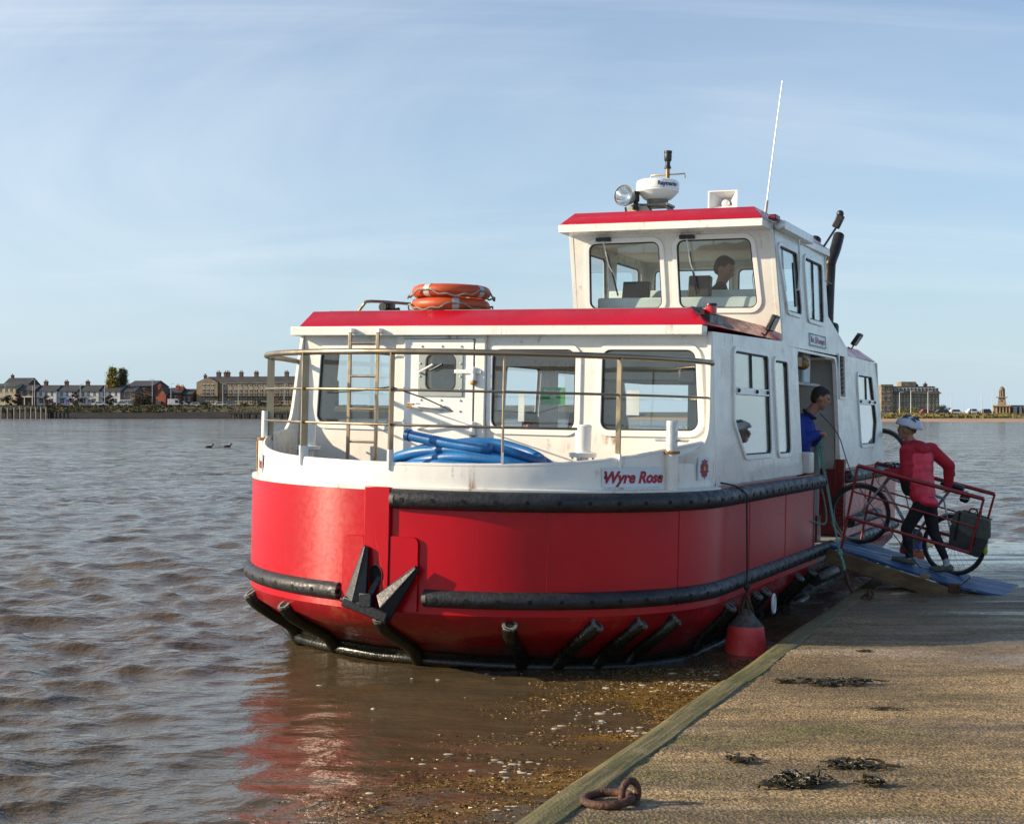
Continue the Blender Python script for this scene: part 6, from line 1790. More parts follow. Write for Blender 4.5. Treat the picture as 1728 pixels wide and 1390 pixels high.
# ---- cyclist pushing the bicycle, seen from behind her left side
def cyclist():
    T = Thing('person', 'person in red hooded jacket and cycle helmet pushing a bicycle up the gangway', 'person', (3.28, 4.36, 0.45), BOAT, 'people at the ferry')
    hc = Vector((3.050, 4.36, 2.005))
    hp, W_, rot = head_prims(hc, R(168), R(-6), 0.98, 0)
    S_, J, V, K, SH, SO = 0, 1, 2, 3, 4, 5
    Ls, Rs = Vector((3.075, 4.20, 1.765)), Vector((3.30, 4.47, 1.785))
    pr = hp + [
        ((3.085, 4.355, 1.90), .050, (3.130, 4.345, 1.82), .058, S_),
        ((3.16, 4.335, 1.76), (.140, .168, .130), Matrix.Rotation(R(-45), 3, 'Z'), J),
        (Ls, .080, Rs, .082, J),
        ((3.175, 4.33, 1.66), (.142, .200, .175), Matrix.Rotation(R(-42), 3, 'Z'), V),
        ((3.20, 4.325, 1.47), (.132, .186, .175), Matrix.Rotation(R(-35), 3, 'Z'), V),
        ((3.235, 4.325, 1.31), (.130, .180, .150), Matrix.Rotation(R(-25), 3, 'Z'), V), ((3.19, 4.327, 1.57), (.134, .188, .150), Matrix.Rotation(R(-39), 3, 'Z'), V), ((3.22, 4.325, 1.40), (.128, .180, .150), Matrix.Rotation(R(-30), 3, 'Z'), V),
        ((3.085, 4.240, 1.47), (.080, .095, .20), I3, K),
        # hem of the vest standing off at the back
        ((3.285, 4.33, 1.22), (.130, .180, .070), Matrix.Rotation(R(12), 3, 'Y'), V),
        # left arm to the handlebar
        (Ls, .078, (3.085, 4.155, 1.50), .066, J), ((3.085, 4.155, 1.50), .066, (2.86, 4.34, 1.515), .050, J), ((3.09, 4.17, 1.62), (.074, .07, .05), I3, J), ((3.02, 4.20, 1.50), (.05, .068, .066), I3, J), ((2.88, 4.33, 1.515), .046, (2.84, 4.36, 1.518), .045, J),
        # right arm bent back to the saddle
        (Rs, .078, (3.485, 4.55, 1.610), .066, J), ((3.485, 4.55, 1.610), .068, (3.475, 4.63, 1.405), .052, J), ((3.39, 4.51, 1.70), (.07, .075, .06), I3, J), ((3.485, 4.59, 1.52), (.070, .066, .04), I3, J),
        # hips and legs
        ((3.265, 4.33, 1.215), (.115, .155, .105), I3, K),
        ((3.235, 4.255, 1.18), .088, (3.080, 4.275, 0.905), .066, K), ((3.080, 4.275, 0.905), .064, (3.120, 4.285, 0.610), .042, K), ((3.09, 4.27, 0.80), (.05, .055, .10), I3, K),
        ((3.300, 4.405, 1.18), .088, (3.350, 4.415, 0.885), .066, K), ((3.350, 4.415, 0.885), .064, (3.480, 4.42, 0.600), .042, K), ((3.41, 4.42, 0.77), (.052, .055, .10), Matrix.Rotation(R(-25), 3, 'Y'), K),
        ((3.12, 4.285, 0.605), .038, (3.122, 4.285, 0.565), .036, SO), ((3.482, 4.42, 0.60), .040, (3.500, 4.42, 0.525), .038, SO),
        # shoes follow the slope of the boards
        ((3.15, 4.285, 0.545), .042, (3.00, 4.262, 0.570), .036, SH), ((3.00, 4.262, 0.570), .036, (2.945, 4.255, 0.578), .027, SH),
        ((3.535, 4.42, 0.490), .044, (3.41, 4.40, 0.470), .038, SH), ((3.41, 4.40, 0.470), .038, (3.345, 4.39, 0.480), .028, SH),
    ]
    pr += hand_prims((2.835, 4.365, 1.52), (-1, .55, 0.1), (0.1, 0.3, -1), S_, 1.1, .92)
    pr += hand_prims((3.473, 4.635, 1.395), (-.25, .45, -1), (-.9, .3, 0.2), S_, .7, .92)
    organic('body', pr, [SKIN, REDJ, REDV, BLACKC, SHOE, SOCK], T, 0.0095, 9)
    face_bits(T, W_)
    hair_cap(T, hc, W_, rot, HAIRB)
    # hood lying on the shoulders
    m = MB()
    rings = []
    for i in range(13):
        a = R(-140 + 280 * i / 12)
        c0 = Vector((3.135, 4.345, 1.835)) + Vector((math.cos(a + R(-20)) * .105, math.sin(a + R(-20)) * .115, -.01 - .05 * math.cos(a)))
        rad = .030 + .042 * max(0, math.cos(a))
        o_ = nrm(Vector((math.cos(a + R(-20)), math.sin(a + R(-20)), 0)))
        rings.append([c0 + o_ * rad * math.cos(t) + Vector((0, 0, rad * .9 * math.sin(t))) for t in [2 * math.pi * k / 10 for k in range(10)]])
    m.loft(rings, True, 0, True, True); m.build('hood', REDJ, T, ang=80)
    # helmet with vents and straps
    hrot = rot @ Matrix.Rotation(R(-4), 3, 'Y')
    def H(p): return hc + hrot @ Vector(p)
    m = MB(); rings = []
    for i in range(10):
        t = i / 9 * math.pi * 0.53
        rings.append([H((-.012 + .150 * math.sin(t) * math.cos(a) * (1.06 if math.cos(a) < 0 else 1.0), .108 * math.sin(t) * math.sin(a), .046 + .105 * math.cos(t) - (.012 if math.cos(a) < -.3 else 0) * math.sin(t))) for a in [2 * math.pi * k / 28 for k in range(28)]])
    m.loft(rings, True, 0, True, False)
    he = m.build('helmet', mat('helmet_white', (0.55, 0.60, 0.66), 0.3, var=0.05), T, ang=80)
    md = he.modifiers.new('t', 'SOLIDIFY'); md.thickness = 0.018; md.offset = -1
    m = MB()
    for yv in (-.062, -.022, .022, .062):
        for x0, x1 in ((-.11, -.045), (-.02, .06)):
            pts = []
            for k in range(5):
                x = x0 + (x1 - x0) * k / 4
                zz = .046 + .107 * math.sqrt(max(0, 1 - ((x + .012) / .153) ** 2 - (yv / .110) ** 2))
                pts.append(H((x, yv, zz)))
            m.tube(pts, [.004, .010, .012, .010, .004], 8)
    m.build('vents', mat('helmet_blue', (0.03, 0.05, 0.12), 0.4), he)
    m = MB(); m.tube([H((.03, -.086, .04)), H((.02, -.078, -.04)), H((.045, -.03, -.108))], .006, 5); m.tube([H((-.07, -.086, .03)), H((.0, -.083, -.035)), H((.03, -.05, -.09))], .006, 5); m.tube([H((.03, .086, .04)), H((.02, .078, -.04)), H((.045, .03, -.108))], .006, 5)
    m.build('chin_strap', mat('grey_strap', (0.35, 0.35, 0.35), 0.8), he)
    m = MB(); m.loft([[H((.09 + .075 * q, y_, .055 - .012 * q)) for y_ in (-.08, -.04, 0, .04, .08)] for q in (0, .5, 1)], False); m.build('peak', mat('helmet_white', (0.55, 0.60, 0.66), 0.3), he)
    m = MB(); m.tube([W_((.088, -.05, .008)), W_((.100, -.02, .006)), W_((.100, .02, .006)), W_((.088, .05, .008))], .008, 6, sq=.6); m.build('glasses', BLACK, T)
cyclist()

# ---- crewman in blue leaning out of the doorway
def crewman():
    T = Thing('person', 'person in blue jacket leaning out of the ferry doorway towards the cyclist', 'person', (1.86, 4.0, 0.70), BOAT, 'people at the ferry')
    hc = Vector((2.160, 4.02, 2.330))
    hp, W_, rot = head_prims(hc, R(14), R(16), 1.02, 0, 4)
    S_, J, K, SH = 0, 1, 2, 3
    Rs, Ls = Vector((1.935, 3.82, 2.055)), Vector((1.965, 4.20, 2.065))
    pr = hp + [
        ((2.110, 4.02, 2.245), .058, (2.005, 4.01, 2.11), .066, S_),
        (Rs, .082, Ls, .082, J), ((1.950, 4.01, 2.00), (.150, .225, .155), Matrix.Rotation(R(14), 3, 'Y'), J),
        ((1.915, 4.0, 1.82), (.155, .215, .190), I3, J), ((1.880, 4.0, 1.63), (.150, .205, .130), I3, J),
        ((2.035, 4.01, 2.135), (.070, .090, .050), Matrix.Rotation(R(30), 3, 'Y'), J),
        (Rs, .080, (1.995, 3.755, 1.830), .066, J), ((1.995, 3.755, 1.830), .066, (2.125, 3.955, 1.925), .050, J),
        (Ls, .080, (2.03, 4.26, 1.845), .066, J), ((2.03, 4.26, 1.845), .066, (2.13, 4.11, 1.925), .050, J),
        ((1.87, 4.0, 1.56), (.125, .175, .10), I3, K),
        ((1.88, 3.90, 1.52), .094, (1.93, 3.89, 1.13), .070, K), ((1.93, 3.89, 1.13), .068, (1.86, 3.88, 0.80), .046, K),
        ((1.86, 4.10, 1.52), .094, (1.86, 4.12, 1.13), .070, K), ((1.86, 4.12, 1.13), .068, (1.80, 4.13, 0.80), .046, K),
        ((1.84, 3.88, 0.745), .044, (1.98, 3.88, 0.74), .036, SH), ((1.78, 4.13, 0.745), .044, (1.92, 4.13, 0.74), .036, SH)]
    pr += hand_prims((2.130, 3.965, 1.928), (.55, .75, .30), (.2, .2, -1), S_, .8, 1.0)
    pr += hand_prims((2.135, 4.105, 1.928), (.55, -.7, .10), (.2, .2, -1), S_, .8, 1.0)
    organic('body', pr, [SKIN, BLUEJ, cloth('blue_trousers', (0.010, 0.022, 0.15)), BLACK, HAIRD], T, 0.0095)
    face_bits(T, W_)
    m = MB(); m.tube([(2.04 + .064 * math.cos(a), 4.01 + .08 * math.sin(a), 2.150 - .045 * math.cos(a)) for a in [2 * math.pi * k / 16 for k in range(16)]], .016, 6, True); m.build('collar', NAVY, T)
crewman()

# ---- skipper at the wheel and passengers in the cabin, seated
def seated(label, hc, yaw, pitch, seat_z, top, hairm, group, fwd, hs=1.0):
    """seated figure: head centre, facing, seat height; fwd is the way the knees point"""
    hc = Vector(hc); f = nrm(Vector(fwd)); sd = Vector((-f.y, f.x, 0))
    T = Thing('person', label, 'person', (hc.x, hc.y, seat_z), BOAT, group)
    hp, W_, rot = head_prims(hc, yaw, pitch, hs, 0, 4)
    neck = hc + Vector((0, 0, -.16)) - f * .035
    z0 = seat_z + .11
    pel = Vector((neck.x, neck.y, z0)) - f * .10
    ch = neck.lerp(pel, .35)
    sh = [neck - Vector((0, 0, .065)) + sd * .175 * s_ for s_ in (-1, 1)]
    yawf = math.atan2(f.y, f.x)
    Rz_ = Matrix.Rotation(yawf, 3, 'Z')
    pr = hp + [(hc + Vector((0, 0, -.08)) - f * .02, .052, neck, .060, 0), (sh[0], .075, sh[1], .075, 1), (ch, (.120, .185, .17), Rz_, 1), (ch.lerp(pel, .55), (.118, .170, .18), Rz_, 1), (pel, (.13, .175, .115), Rz_, 2)]
    for s_, so in ((-1, sh[0]), (1, sh[1])):
        el = so + f * .08 + sd * .04 * s_ - Vector((0, 0, .27)); ha = el + f * .22 - sd * .05 * s_ + Vector((0, 0, -.01))
        pr += [(so, .068, el, .055, 1), (el, .055, ha, .042, 1)]
        pr += hand_prims(ha, f, (0, 0, -1), 0, .7, 1.0)
        kn = pel + f * .42 + sd * .11 * s_ + Vector((0, 0, .0)); an = kn + f * .02 - Vector((0, 0, .40))
        pr += [(pel + sd * .09 * s_, .092, kn, .072, 2), (kn, .068, an, .046, 2), (an - Vector((0, 0, .02)), .042, an + f * .15 - Vector((0, 0, .03)), .034, 3)]
    organic('body', pr, [SKIN, top, NAVY, BLACK, hairm], T, 0.012, 4)
    face_bits(T, W_)
seated('person with dark hair at the controls inside the wheelhouse, seen in profile', (1.235, 3.28, 3.715), R(-8), R(20), 2.93, NAVY, HAIRD, 'people at the ferry', (1, .25, 0), 1.12)
m = MB(); m.box(0.80, 1.20, 3.10, 3.50, 2.88, 2.93); m.lathe([(.05, 2.50), (.05, 2.88)], 10, Matrix.Translation((1.0, 3.30, 0))); m.build('helm_seat', BLACK, FB, bevel=0.01)
seated('grey haired passenger sitting low behind the middle front window', (-0.06, 1.02, 1.985), R(-80), R(5), 1.15, cloth('grey_top', (0.2, 0.2, 0.21)), HAIRG, 'passengers in the cabin', (0, -1, 0))
seated('brown haired passenger beside the grey haired one behind the middle front window', (0.42, 1.04, 1.99), R(-100), R(0), 1.15, cloth('tan_top', (0.28, 0.17, 0.09)), HAIRB, 'passengers in the cabin', (0, -1, 0))
seated('dark haired passenger behind the front window by the ladder', (-1.30, 1.35, 2.00), R(-30), R(0), 1.18, cloth('black_top', (0.03, 0.03, 0.035)), HAIRD, 'passengers in the cabin', (1, -.2, 0))
m = MB(); m.box(-1.75, -1.25, 1.1, 1.6, 0.70, 1.18); m.build('bench', MATS['blue_grey_bench'], FB, bevel=0.02)

# ================================================================== the far shore
def wallmat(name, col, var=0.15): return mat(name, col, 0.85, var=var, vscale=0.8, fine=0.25, fscale=6)
SLATE = mat('dark_slate', (0.050, 0.050, 0.052), 0.7, var=0.25, vscale=0.7)
STONE = wallmat('warm_stone', (0.27, 0.20, 0.125), 0.22)
STONED = wallmat('weathered_stone', (0.235, 0.185, 0.125), 0.3)
RENDW = wallmat('white_render', (0.70, 0.70, 0.68), 0.06)
CREAM = wallmat('cream_render', (0.56, 0.47, 0.30), 0.08)
BRICKR = wallmat('red_brick', (0.34, 0.095, 0.05), 0.15)
BRICKD = wallmat('dark_brick', (0.12, 0.07, 0.05), 0.2)
WPANE = mat('far_window_glass', (0.030, 0.034, 0.038), 0.2, var=0.3, vscale=0.5)
WTRIM = mat('pale_trim', (0.55, 0.54, 0.50), 0.7)
DOORP = mat('violet_paint', (0.16, 0.12, 0.26), 0.6)
POSTM = mat('pale_post', (0.55, 0.55, 0.52), 0.6)
LEFT_Y, RIGHT_Y = 492.0, 400.0
_wm = {}
def far_window(parent, x, z, w, h, yf, cols=1, base=None, trim=True):
    """a sunk dark pane in a pale surround, one object per window"""
    key = (round(w, 2), round(h, 2), trim)
    if key not in _wm:
        m = MB(); m.box(-w / 2, w / 2, -0.02, 0.08, 0, h, 0)
        if trim:
            m.box(-w / 2 - 0.10, w / 2 + 0.10, -0.10, 0.03, -0.16, 0.0, 1); m.box(-w / 2 - 0.08, w / 2 + 0.08, -0.06, 0.03, h, h + 0.14, 1); m.box(-0.04, 0.04, -0.05, 0.0, 0, h, 1); m.box(-w / 2, w / 2, -0.05, 0.0, h * .48, h * .53, 1)
        me = m.mesh('window', (0, 0, 0), False); me.materials.append(WPANE); me.materials.append(WTRIM)
        _wm[key] = me
    o = bpy.data.objects.new('window', _wm[key]); COL.objects.link(o)
    o.parent = parent.o; o.location = Vector((x, yf, z)) - parent.base
    return o
def chimney(T, x, y, z0, w, h, material, pots=2):
    m = MB(); m.box(x - w / 2, x + w / 2, y - 0.5, y + 0.5, z0, z0 + h); m.box(x - w / 2 - .12, x + w / 2 + .12, y - .62, y + .62, z0 + h - .45, z0 + h - .2)
    for k in range(pots):
        xx = x + (k - (pots - 1) / 2) * w / pots * .9
        m.lathe([(.17, 0), (.14, .55)], 8, Matrix.Translation((xx, y, z0 + h)))
    return m.build('chimney', material, T, smooth=False)
def zz(py, y): return CAM_H - (py - 695) / FPX * y
def xx(px, y): return (px - 864) / FPX * y
def house(name, label, px0, px1, eave, ridge, ybase, Y, depth, wall, roof, group=None, ridge_dir='x', cat='house'):
    x0, x1, z0 = xx(px0, Y), xx(px1, Y), zz(ybase, Y) - 0.3
    ze, zr = zz(eave, Y), zz(ridge, Y)
    T = Thing(name, label, cat, ((x0 + x1) / 2, Y, z0), WORLD, group)
    T.o.rotation_euler.z = R(-7)            # the fronts look a little towards the afternoon sun
    m = MB()
    if ridge_dir == 'x':
        m.box(x0, x1, Y, Y + depth, z0, ze)
        m.add([(x0, Y, ze), (x0, Y + depth, ze), (x0, Y + depth / 2, zr), (x1, Y, ze), (x1, Y + depth, ze), (x1, Y + depth / 2, zr)], [(0, 1, 2), (3, 5, 4)])
    else:
        xm = (x0 + x1) / 2
        m.box(x0, x1, Y, Y + depth, z0, ze)
        m.add([(x0, Y, ze), (x1, Y, ze), (xm, Y, zr), (x0, Y + depth, ze), (x1, Y + depth, ze), (xm, Y + depth, zr)], [(0, 1, 2), (3, 5, 4)])
    m.build('wall', wall, T, smooth=False)
    m = MB(); o_ = 0.35
    if ridge_dir == 'x':
        ym = Y + depth / 2; s = (zr - ze) / (depth / 2)
        for sg, ya in ((-1, Y - o_), (1, Y + depth + o_)):
            zl = ze - o_ * s
            m.add([(x0 - .15, ya, zl + .05), (x1 + .15, ya, zl + .05), (x1 + .15, ym, zr + .05), (x0 - .15, ym, zr + .05), (x0 - .15, ya, zl + .25), (x1 + .15, ya, zl + .25), (x1 + .15, ym, zr + .25), (x0 - .15, ym, zr + .25)], [(0, 1, 2, 3), (4, 7, 6, 5), (0, 4, 5, 1), (0, 3, 7, 4), (1, 5, 6, 2), (3, 2, 6, 7)])
    else:
        xm = (x0 + x1) / 2; s = (zr - ze) / (x1 - xm)
        for xa in (x0 - o_, x1 + o_):
            zl = ze - o_ * s
            m.add([(xa, Y - .2, zl + .05), (xa, Y + depth, zl + .05), (xm, Y + depth, zr + .05), (xm, Y - .2, zr + .05), (xa, Y - .2, zl + .25), (xa, Y + depth, zl + .25), (xm, Y + depth, zr + .25), (xm, Y - .2, zr + .25)], [(0, 1, 2, 3), (4, 7, 6, 5), (0, 4, 5, 1), (0, 3, 7, 4), (1, 5, 6, 2), (3, 2, 6, 7)])
    m.build('roof', roof, T, smooth=False)
    return T, x0, x1, z0, ze, zr

Y = LEFT_Y
# dark gabled building at the left edge, with a cream house before it
T, x0, x1, z0, ze, zr = house('gabled_building', 'tall dark gabled building behind the cream house at the left edge', 2, 46, 652, 638, 684, Y + 14, 12, BRICKD, SLATE)
chimney(T, xx(7, Y + 14), Y + 20, zr - .3, .8, 1.6, BRICKD, 1)
for px in (20, 34): far_window(T, xx(px, Y + 14), zz(666, Y + 14), 1.0, 1.5, Y + 14)
T, x0, x1, z0, ze, zr = house('cream_house', 'cream rendered house at the far left edge of the shore', -14, 27, 653, 648, 684, Y, 9, CREAM, SLATE)
for px in (1, 11, 20):
    far_window(T, xx(px, Y), zz(661.5, Y), 0.9, 1.3, Y); far_window(T, xx(px, Y), zz(677, Y), 0.9, 1.3, Y)
T, x0, x1, z0, ze, zr = house('brick_house', 'low dark brick house left of the white terrace', 28, 59.4, 659, 650.5, 684, Y, 9, BRICKD, SLATE)
for px in (36, 48): far_window(T, xx(px, Y), zz(667, Y), 1.2, 1.2, Y)
m = MB(); m.box(x0, x1, Y - 1.4, Y, zz(670.5, Y), zz(668.5, Y)); m.build('porch_roof', WTRIM, T)
for px in (30, 44, 58):
    m = MB(); m.box(xx(px, Y) - .15, xx(px, Y) + .15, Y - 1.3, Y - 1.0, z0, zz(670.5, Y)); m.build('porch_post', WTRIM, T)
# white terrace, four houses
cols = [RENDW, wallmat('bluish_render', (0.60, 0.62, 0.68), .06), wallmat('ivory_render', (0.66, 0.64, 0.57), .06), RENDW]
spans = [(60.6, 95), (95.6, 131), (131.6, 167), (167.6, 203)]
labs = ['white terraced house nearest the brick house on the far left shore', 'bluish white terraced house, second from the brick house on the far left shore', 'ivory terraced house, third from the brick house on the far left shore', 'white terraced house nearest the yellow tree on the far left shore']
for k, ((a, b), lb) in enumerate(zip(spans, labs)):
    T, x0, x1, z0, ze, zr = house('terraced_house', lb, a, b, 660, 650.5, 684, Y, 9, cols[k], SLATE, 'white terraced houses')
    chimney(T, xx(a + 7, Y), Y + 4.5, zr - .4, 1.2, 2.0, BRICKD)
    for f_ in (.22, .5, .8): far_window(T, x0 + (x1 - x0) * f_, zz(668, Y), .85, 1.35, Y)
    for f_ in (.25, .75): far_window(T, x0 + (x1 - x0) * f_, zz(680, Y), 1.5, 1.5, Y)
    m = MB(); m.box(x0 + (x1 - x0) * .47, x0 + (x1 - x0) * .47 + .95, Y - .08, Y + .05, z0, z0 + 2.3); m.build('door', DOORP if k in (1, 2) else BLACK, T)
    m = MB(); m.box(x0 + (x1 - x0) * .1, x0 + (x1 - x0) * .42, Y - .9, Y, zz(672, Y), zz(671, Y)); m.build('bay_roof', SLATE, T)
T, x0, x1, z0, ze, zr = house('brown_house', 'small brown house with a glazed porch right of the white terrace', 204, 228, 661, 653, 684, Y, 8, wallmat('brown_render', (0.20, 0.16, 0.13)), SLATE)
far_window(T, xx(210, Y), zz(668, Y), .9, 1.2, Y); far_window(T, xx(220, Y), zz(668, Y), .9, 1.2, Y)
m = MB(); m.box(xx(205, Y), xx(226, Y), Y - 2, Y, z0, zz(674.5, Y)); pch = m.build('porch', WTRIM, T)
for px in (208.5, 215.5, 222.5): far_window(T, xx(px, Y), zz(681, Y), 1.1, 1.1, Y - 2.02)
T, x0, x1, z0, ze, zr = house('dark_hall', 'large dark hall with a long slate roof beside the yellow tree', 213, 258, 652, 642.5, 684, Y + 10, 16, BRICKD, SLATE)
for px in (222, 232, 243): far_window(T, xx(px, Y + 10), zz(664, Y + 10), 1.0, 1.8, Y + 10)
T, x0, x1, z0, ze, zr = house('red_brick_house', 'orange red brick house with a pointed gable near the stone terrace', 262.5, 280, 666, 655, 684, Y, 9, BRICKR, SLATE, ridge_dir='y')
chimney(T, xx(268, Y), Y + 1, zz(658, Y), 1.0, 1.7, BRICKR)
m = MB(); m.box(x0 + .3, x0 + 2.2, Y - .9, Y, z0, zz(677, Y)); m.build('bay', SLATE, T)
T, x0, x1, z0, ze, zr = house('slate_house', 'house with a dark roof and brick chimneys right of the red gable', 280.6, 305, 664, 655, 684, Y + 2, 9, BRICKD, SLATE)
chimney(T, xx(293, Y), Y + 5, zr - .4, 1.3, 1.4, BRICKR); chimney(T, xx(301, Y), Y + 5, zr - .4, 1.1, 1.1, BRICKR)
for px in (285, 296): far_window(T, xx(px, Y + 2), zz(675, Y + 2), .9, 1.3, Y + 2)
T, x0, x1, z0, ze, zr = house('low_dark_house', 'low dark house against the end of the stone terrace', 305.6, 325, 665, 657, 684, Y + 3, 8, BRICKD, SLATE)
for px in (311, 319): far_window(T, xx(px, Y + 3), zz(676, Y + 3), .8, 1.2, Y + 3)

# the long stone terrace with its end pavilion
def stone_terrace():
    x0, x1 = xx(326.5, Y), xx(560, Y); xp = xx(364.5, Y); z0 = zz(685, Y); ze, zr = zz(644.5, Y), zz(634.5, Y); D = 11
    T = Thing('stone_terrace', 'long tan stone terrace with tall windows, iron balcony and many chimneys', 'building', ((x0 + x1) / 2, Y, z0))
    T.o.rotation_euler.z = R(-11)
    m = MB(); m.box(x0, x1, Y, Y + D, z0, ze); m.box(x0, xp, Y - 1.0, Y, z0, ze)
    m.build('wall', STONE, T, smooth=False)
    m = MB(); m.add([(x0 - .2, Y - .4, ze), (x1, Y - .4, ze), (x1, Y + D + .4, ze), (x0 - .2, Y + D + .4, ze), (x0 + 2.2, Y + D * .4, zr), (x1, Y + D * .4, zr), (x1, Y + D * .6, zr), (x0 + 2.2, Y + D * .6, zr)], [(0, 1, 5, 4), (1, 2, 6, 5), (2, 3, 7, 6), (3, 0, 4, 7), (4, 5, 6, 7), (0, 3, 2, 1)])
    rf = m.build('roof', SLATE, T, smooth=False)
    m = MB(); m.box(x0 - .3, x1, Y - .35, Y - .005, ze - .35, ze - .02); m.build('cornice', STONED, T, smooth=False)
    m = MB(); xm = (x0 + xp) / 2; m.add([(x0 + 1, Y - 1.05, ze), (xp - .2, Y - 1.05, ze), (xm + .3, Y - 1.05, zz(636.5, Y)), (x0 + 1, Y + 3, ze), (xp - .2, Y + 3, ze), (xm + .3, Y + 4, zz(636.5, Y))], [(0, 1, 2), (3, 5, 4), (0, 2, 5, 3), (1, 4, 5, 2)]); m.build('pediment', STONED, T, smooth=False)
    for px, w in ((331, .8), (355.5, 1.4), (369.5, 1.6), (372.5, 1.3), (396.5, 1.2), (423.7, 1.3), (451, 1.2), (478, 1.3), (505, 1.2), (532, 1.2)):
        chimney(T, xx(px, Y), Y + 4.5, zr - .5 if px > 335 else ze + .5, w, 2.1, BRICKD)
    for px in (340, 347.5, 355.8):
        for py, h in ((652.5, .9), (667, 2.2), (681, 1.7)): far_window(T, xx(px, Y), zz(py, Y), .95, h, Y - 1.02)
    k = 0
    px = 377
    while px < 556:
        for py, h in ((652.5, 1.1), (668, 2.3), (681.5, 1.9)): far_window(T, xx(px, Y), zz(py, Y), 1.0, h, Y - .02)
        px += 9.2
    m = MB(); m.box(xx(335, Y), xp - .1, Y - 1.9, Y - 1.0, zz(669.2, Y), zz(668.3, Y)); m.box(xx(374, Y), x1, Y - 1.0, Y, zz(669.2, Y), zz(668.3, Y))
    n = 0
    for i in range(150):
        x = xx(335, Y) + i * .32
        if x > x1: break
        yb = Y - 1.85 if x < xp else Y - .95
        m.box(x - .03, x + .03, yb, yb + .06, zz(668.3, Y), zz(668.3, Y) + .95)
    m.box(xx(335, Y), xp, Y - 1.88, Y - 1.8, zz(668.3, Y) + .92, zz(668.3, Y) + 1.0); m.box(xp, x1, Y - .98, Y - .9, zz(668.3, Y) + .92, zz(668.3, Y) + 1.0)
    m.build('balcony', BLACK, T, smooth=False)
stone_terrace()

# trees and shrubs
def leaf_mat(name, a, b):
    t = NT(name); c = t.mix(t.rng(t.noise(t.map(), 0.9, 4), .35, .65), a, b)
    t.bsdf(Base_Color=c, Roughness=.8, Subsurface_Weight=0.0); MATS[name] = t.m; return t.m
LF_Y = leaf_mat('yellow_leaves', (0.17, 0.15, 0.028), (0.33, 0.25, 0.03))
LF_G = leaf_mat('dull_green_leaves', (0.065, 0.075, 0.032), (0.13, 0.12, 0.05))
LF_B = leaf_mat('rusty_leaves', (0.085, 0.045, 0.022), (0.150, 0.085, 0.035))
LF_D = leaf_mat('dark_leaves', (0.022, 0.030, 0.014), (0.055, 0.060, 0.025))
BARK = mat('bark', (0.07, 0.055, 0.04), 0.9)
def tree(name, label, px, pbase, ptop, wpx, Yt, leaves, cat='tree', clumps=26, group=None, seed=1, per=70):
    rr_ = random.Random(seed)
    b = at(px, pbase, Yt); h = (pbase - ptop) / FPX * Yt; w = wpx / FPX * Yt / 2
    T = Thing(name, label, cat, b, WORLD, group)
    shrub = h < 4.2
    m = MB()
    m.tube([b - Vector((0, 0, .3)), b + Vector((.1, 0, h * .35)), b + Vector((0, 0, h * .75))], [max(.06, h * .022), h * .016, h * .006], 8)
    for k in range(9):
        a = rr_.uniform(0, 6.28); q = b + Vector((0, 0, h * rr_.uniform(.15, .55)))
        m.tube([q, q + Vector((math.cos(a) * w * .35, math.sin(a) * w * .35, h * .14)), q + Vector((math.cos(a) * w * .6, math.sin(a) * w * .6, h * .32))], [h * .009, h * .006, h * .003], 5)
    m.build('trunk', BARK, T)
    vs, fs = [], []
    for k in range(clumps):
        t = rr_.uniform(.12 if shrub else .2, .97); wr = w * (math.sin(math.pi * min(1, max(.06, (t - .02)))) ** .6) * .82
        a = rr_.uniform(0, 6.28); rad = rr_.uniform(.3, 1) * wr
        c = b + Vector((math.cos(a) * rad, math.sin(a) * rad, h * t)); cr = rr_.uniform(.12, .26) * max(w, h * .4)
        for j in range(per):
            d = Vector((rr_.gauss(0, 1), rr_.gauss(0, 1), rr_.gauss(0, .8))) * cr * .55
            s = rr_.uniform(.06, .15) * (1.0 if shrub else 2.0)
            u = nrm(Vector((rr_.gauss(0, 1), rr_.gauss(0, 1), rr_.gauss(0, 1)))); v = nrm(u.cross(Vector((rr_.gauss(0, 1), rr_.gauss(0, 1), rr_.gauss(0, 1)))))
            p = c + d; i = len(vs)
            vs += [p - u * s, p + v * s * .7, p + u * s, p - v * s * .7]; fs.append((i, i + 1, i + 2, i + 3))
    m = MB(); m.add(vs, fs); m.build('crown', leaves, T, smooth=False)
tree('poplar_tree', 'tall yellow autumn tree beside the dark hall on the far left shore', 190, 680, 621, 22, Y + 4, LF_Y, clumps=95, seed=3, per=90)
tree('poplar_tree', 'grey green tree standing against the right side of the yellow autumn tree', 207, 680, 623, 18, Y + 7, LF_G, clumps=80, seed=4, per=80)
shr = [(78, 688, 668, 22, LF_B, 'rust brown shrub before the first white terraced house'), (128, 688, 662, 26, LF_B, 'large rust brown shrub before the middle of the white terrace'), (186, 688, 667, 20, LF_B, 'brown shrub before the white house nearest the yellow tree'),
       (236, 687, 662, 26, LF_B, 'tall brown shrub before the dark hall'), (14, 690, 668, 24, LF_D, 'dark hedge bush at the left edge before the cream house'), (29, 690, 664, 20, LF_B, 'brown bush before the low brick house'), (252, 688, 668, 20, LF_D, 'dark bush right of the tall brown shrub'),
       (344, 688, 680, 20, LF_D, 'low dark bush at the foot of the terrace pavilion'), (436, 687, 672, 24, LF_D, 'dark bush in the terrace garden far from the pavilion'), (466, 687, 670, 28, LF_B, 'brown bush in the terrace garden beside the ferry bow rail'), (410, 688, 679, 18, LF_D, 'low bush in the middle of the terrace garden'), (303, 686, 668, 16, LF_B, 'rusty shrub before the low dark house')]
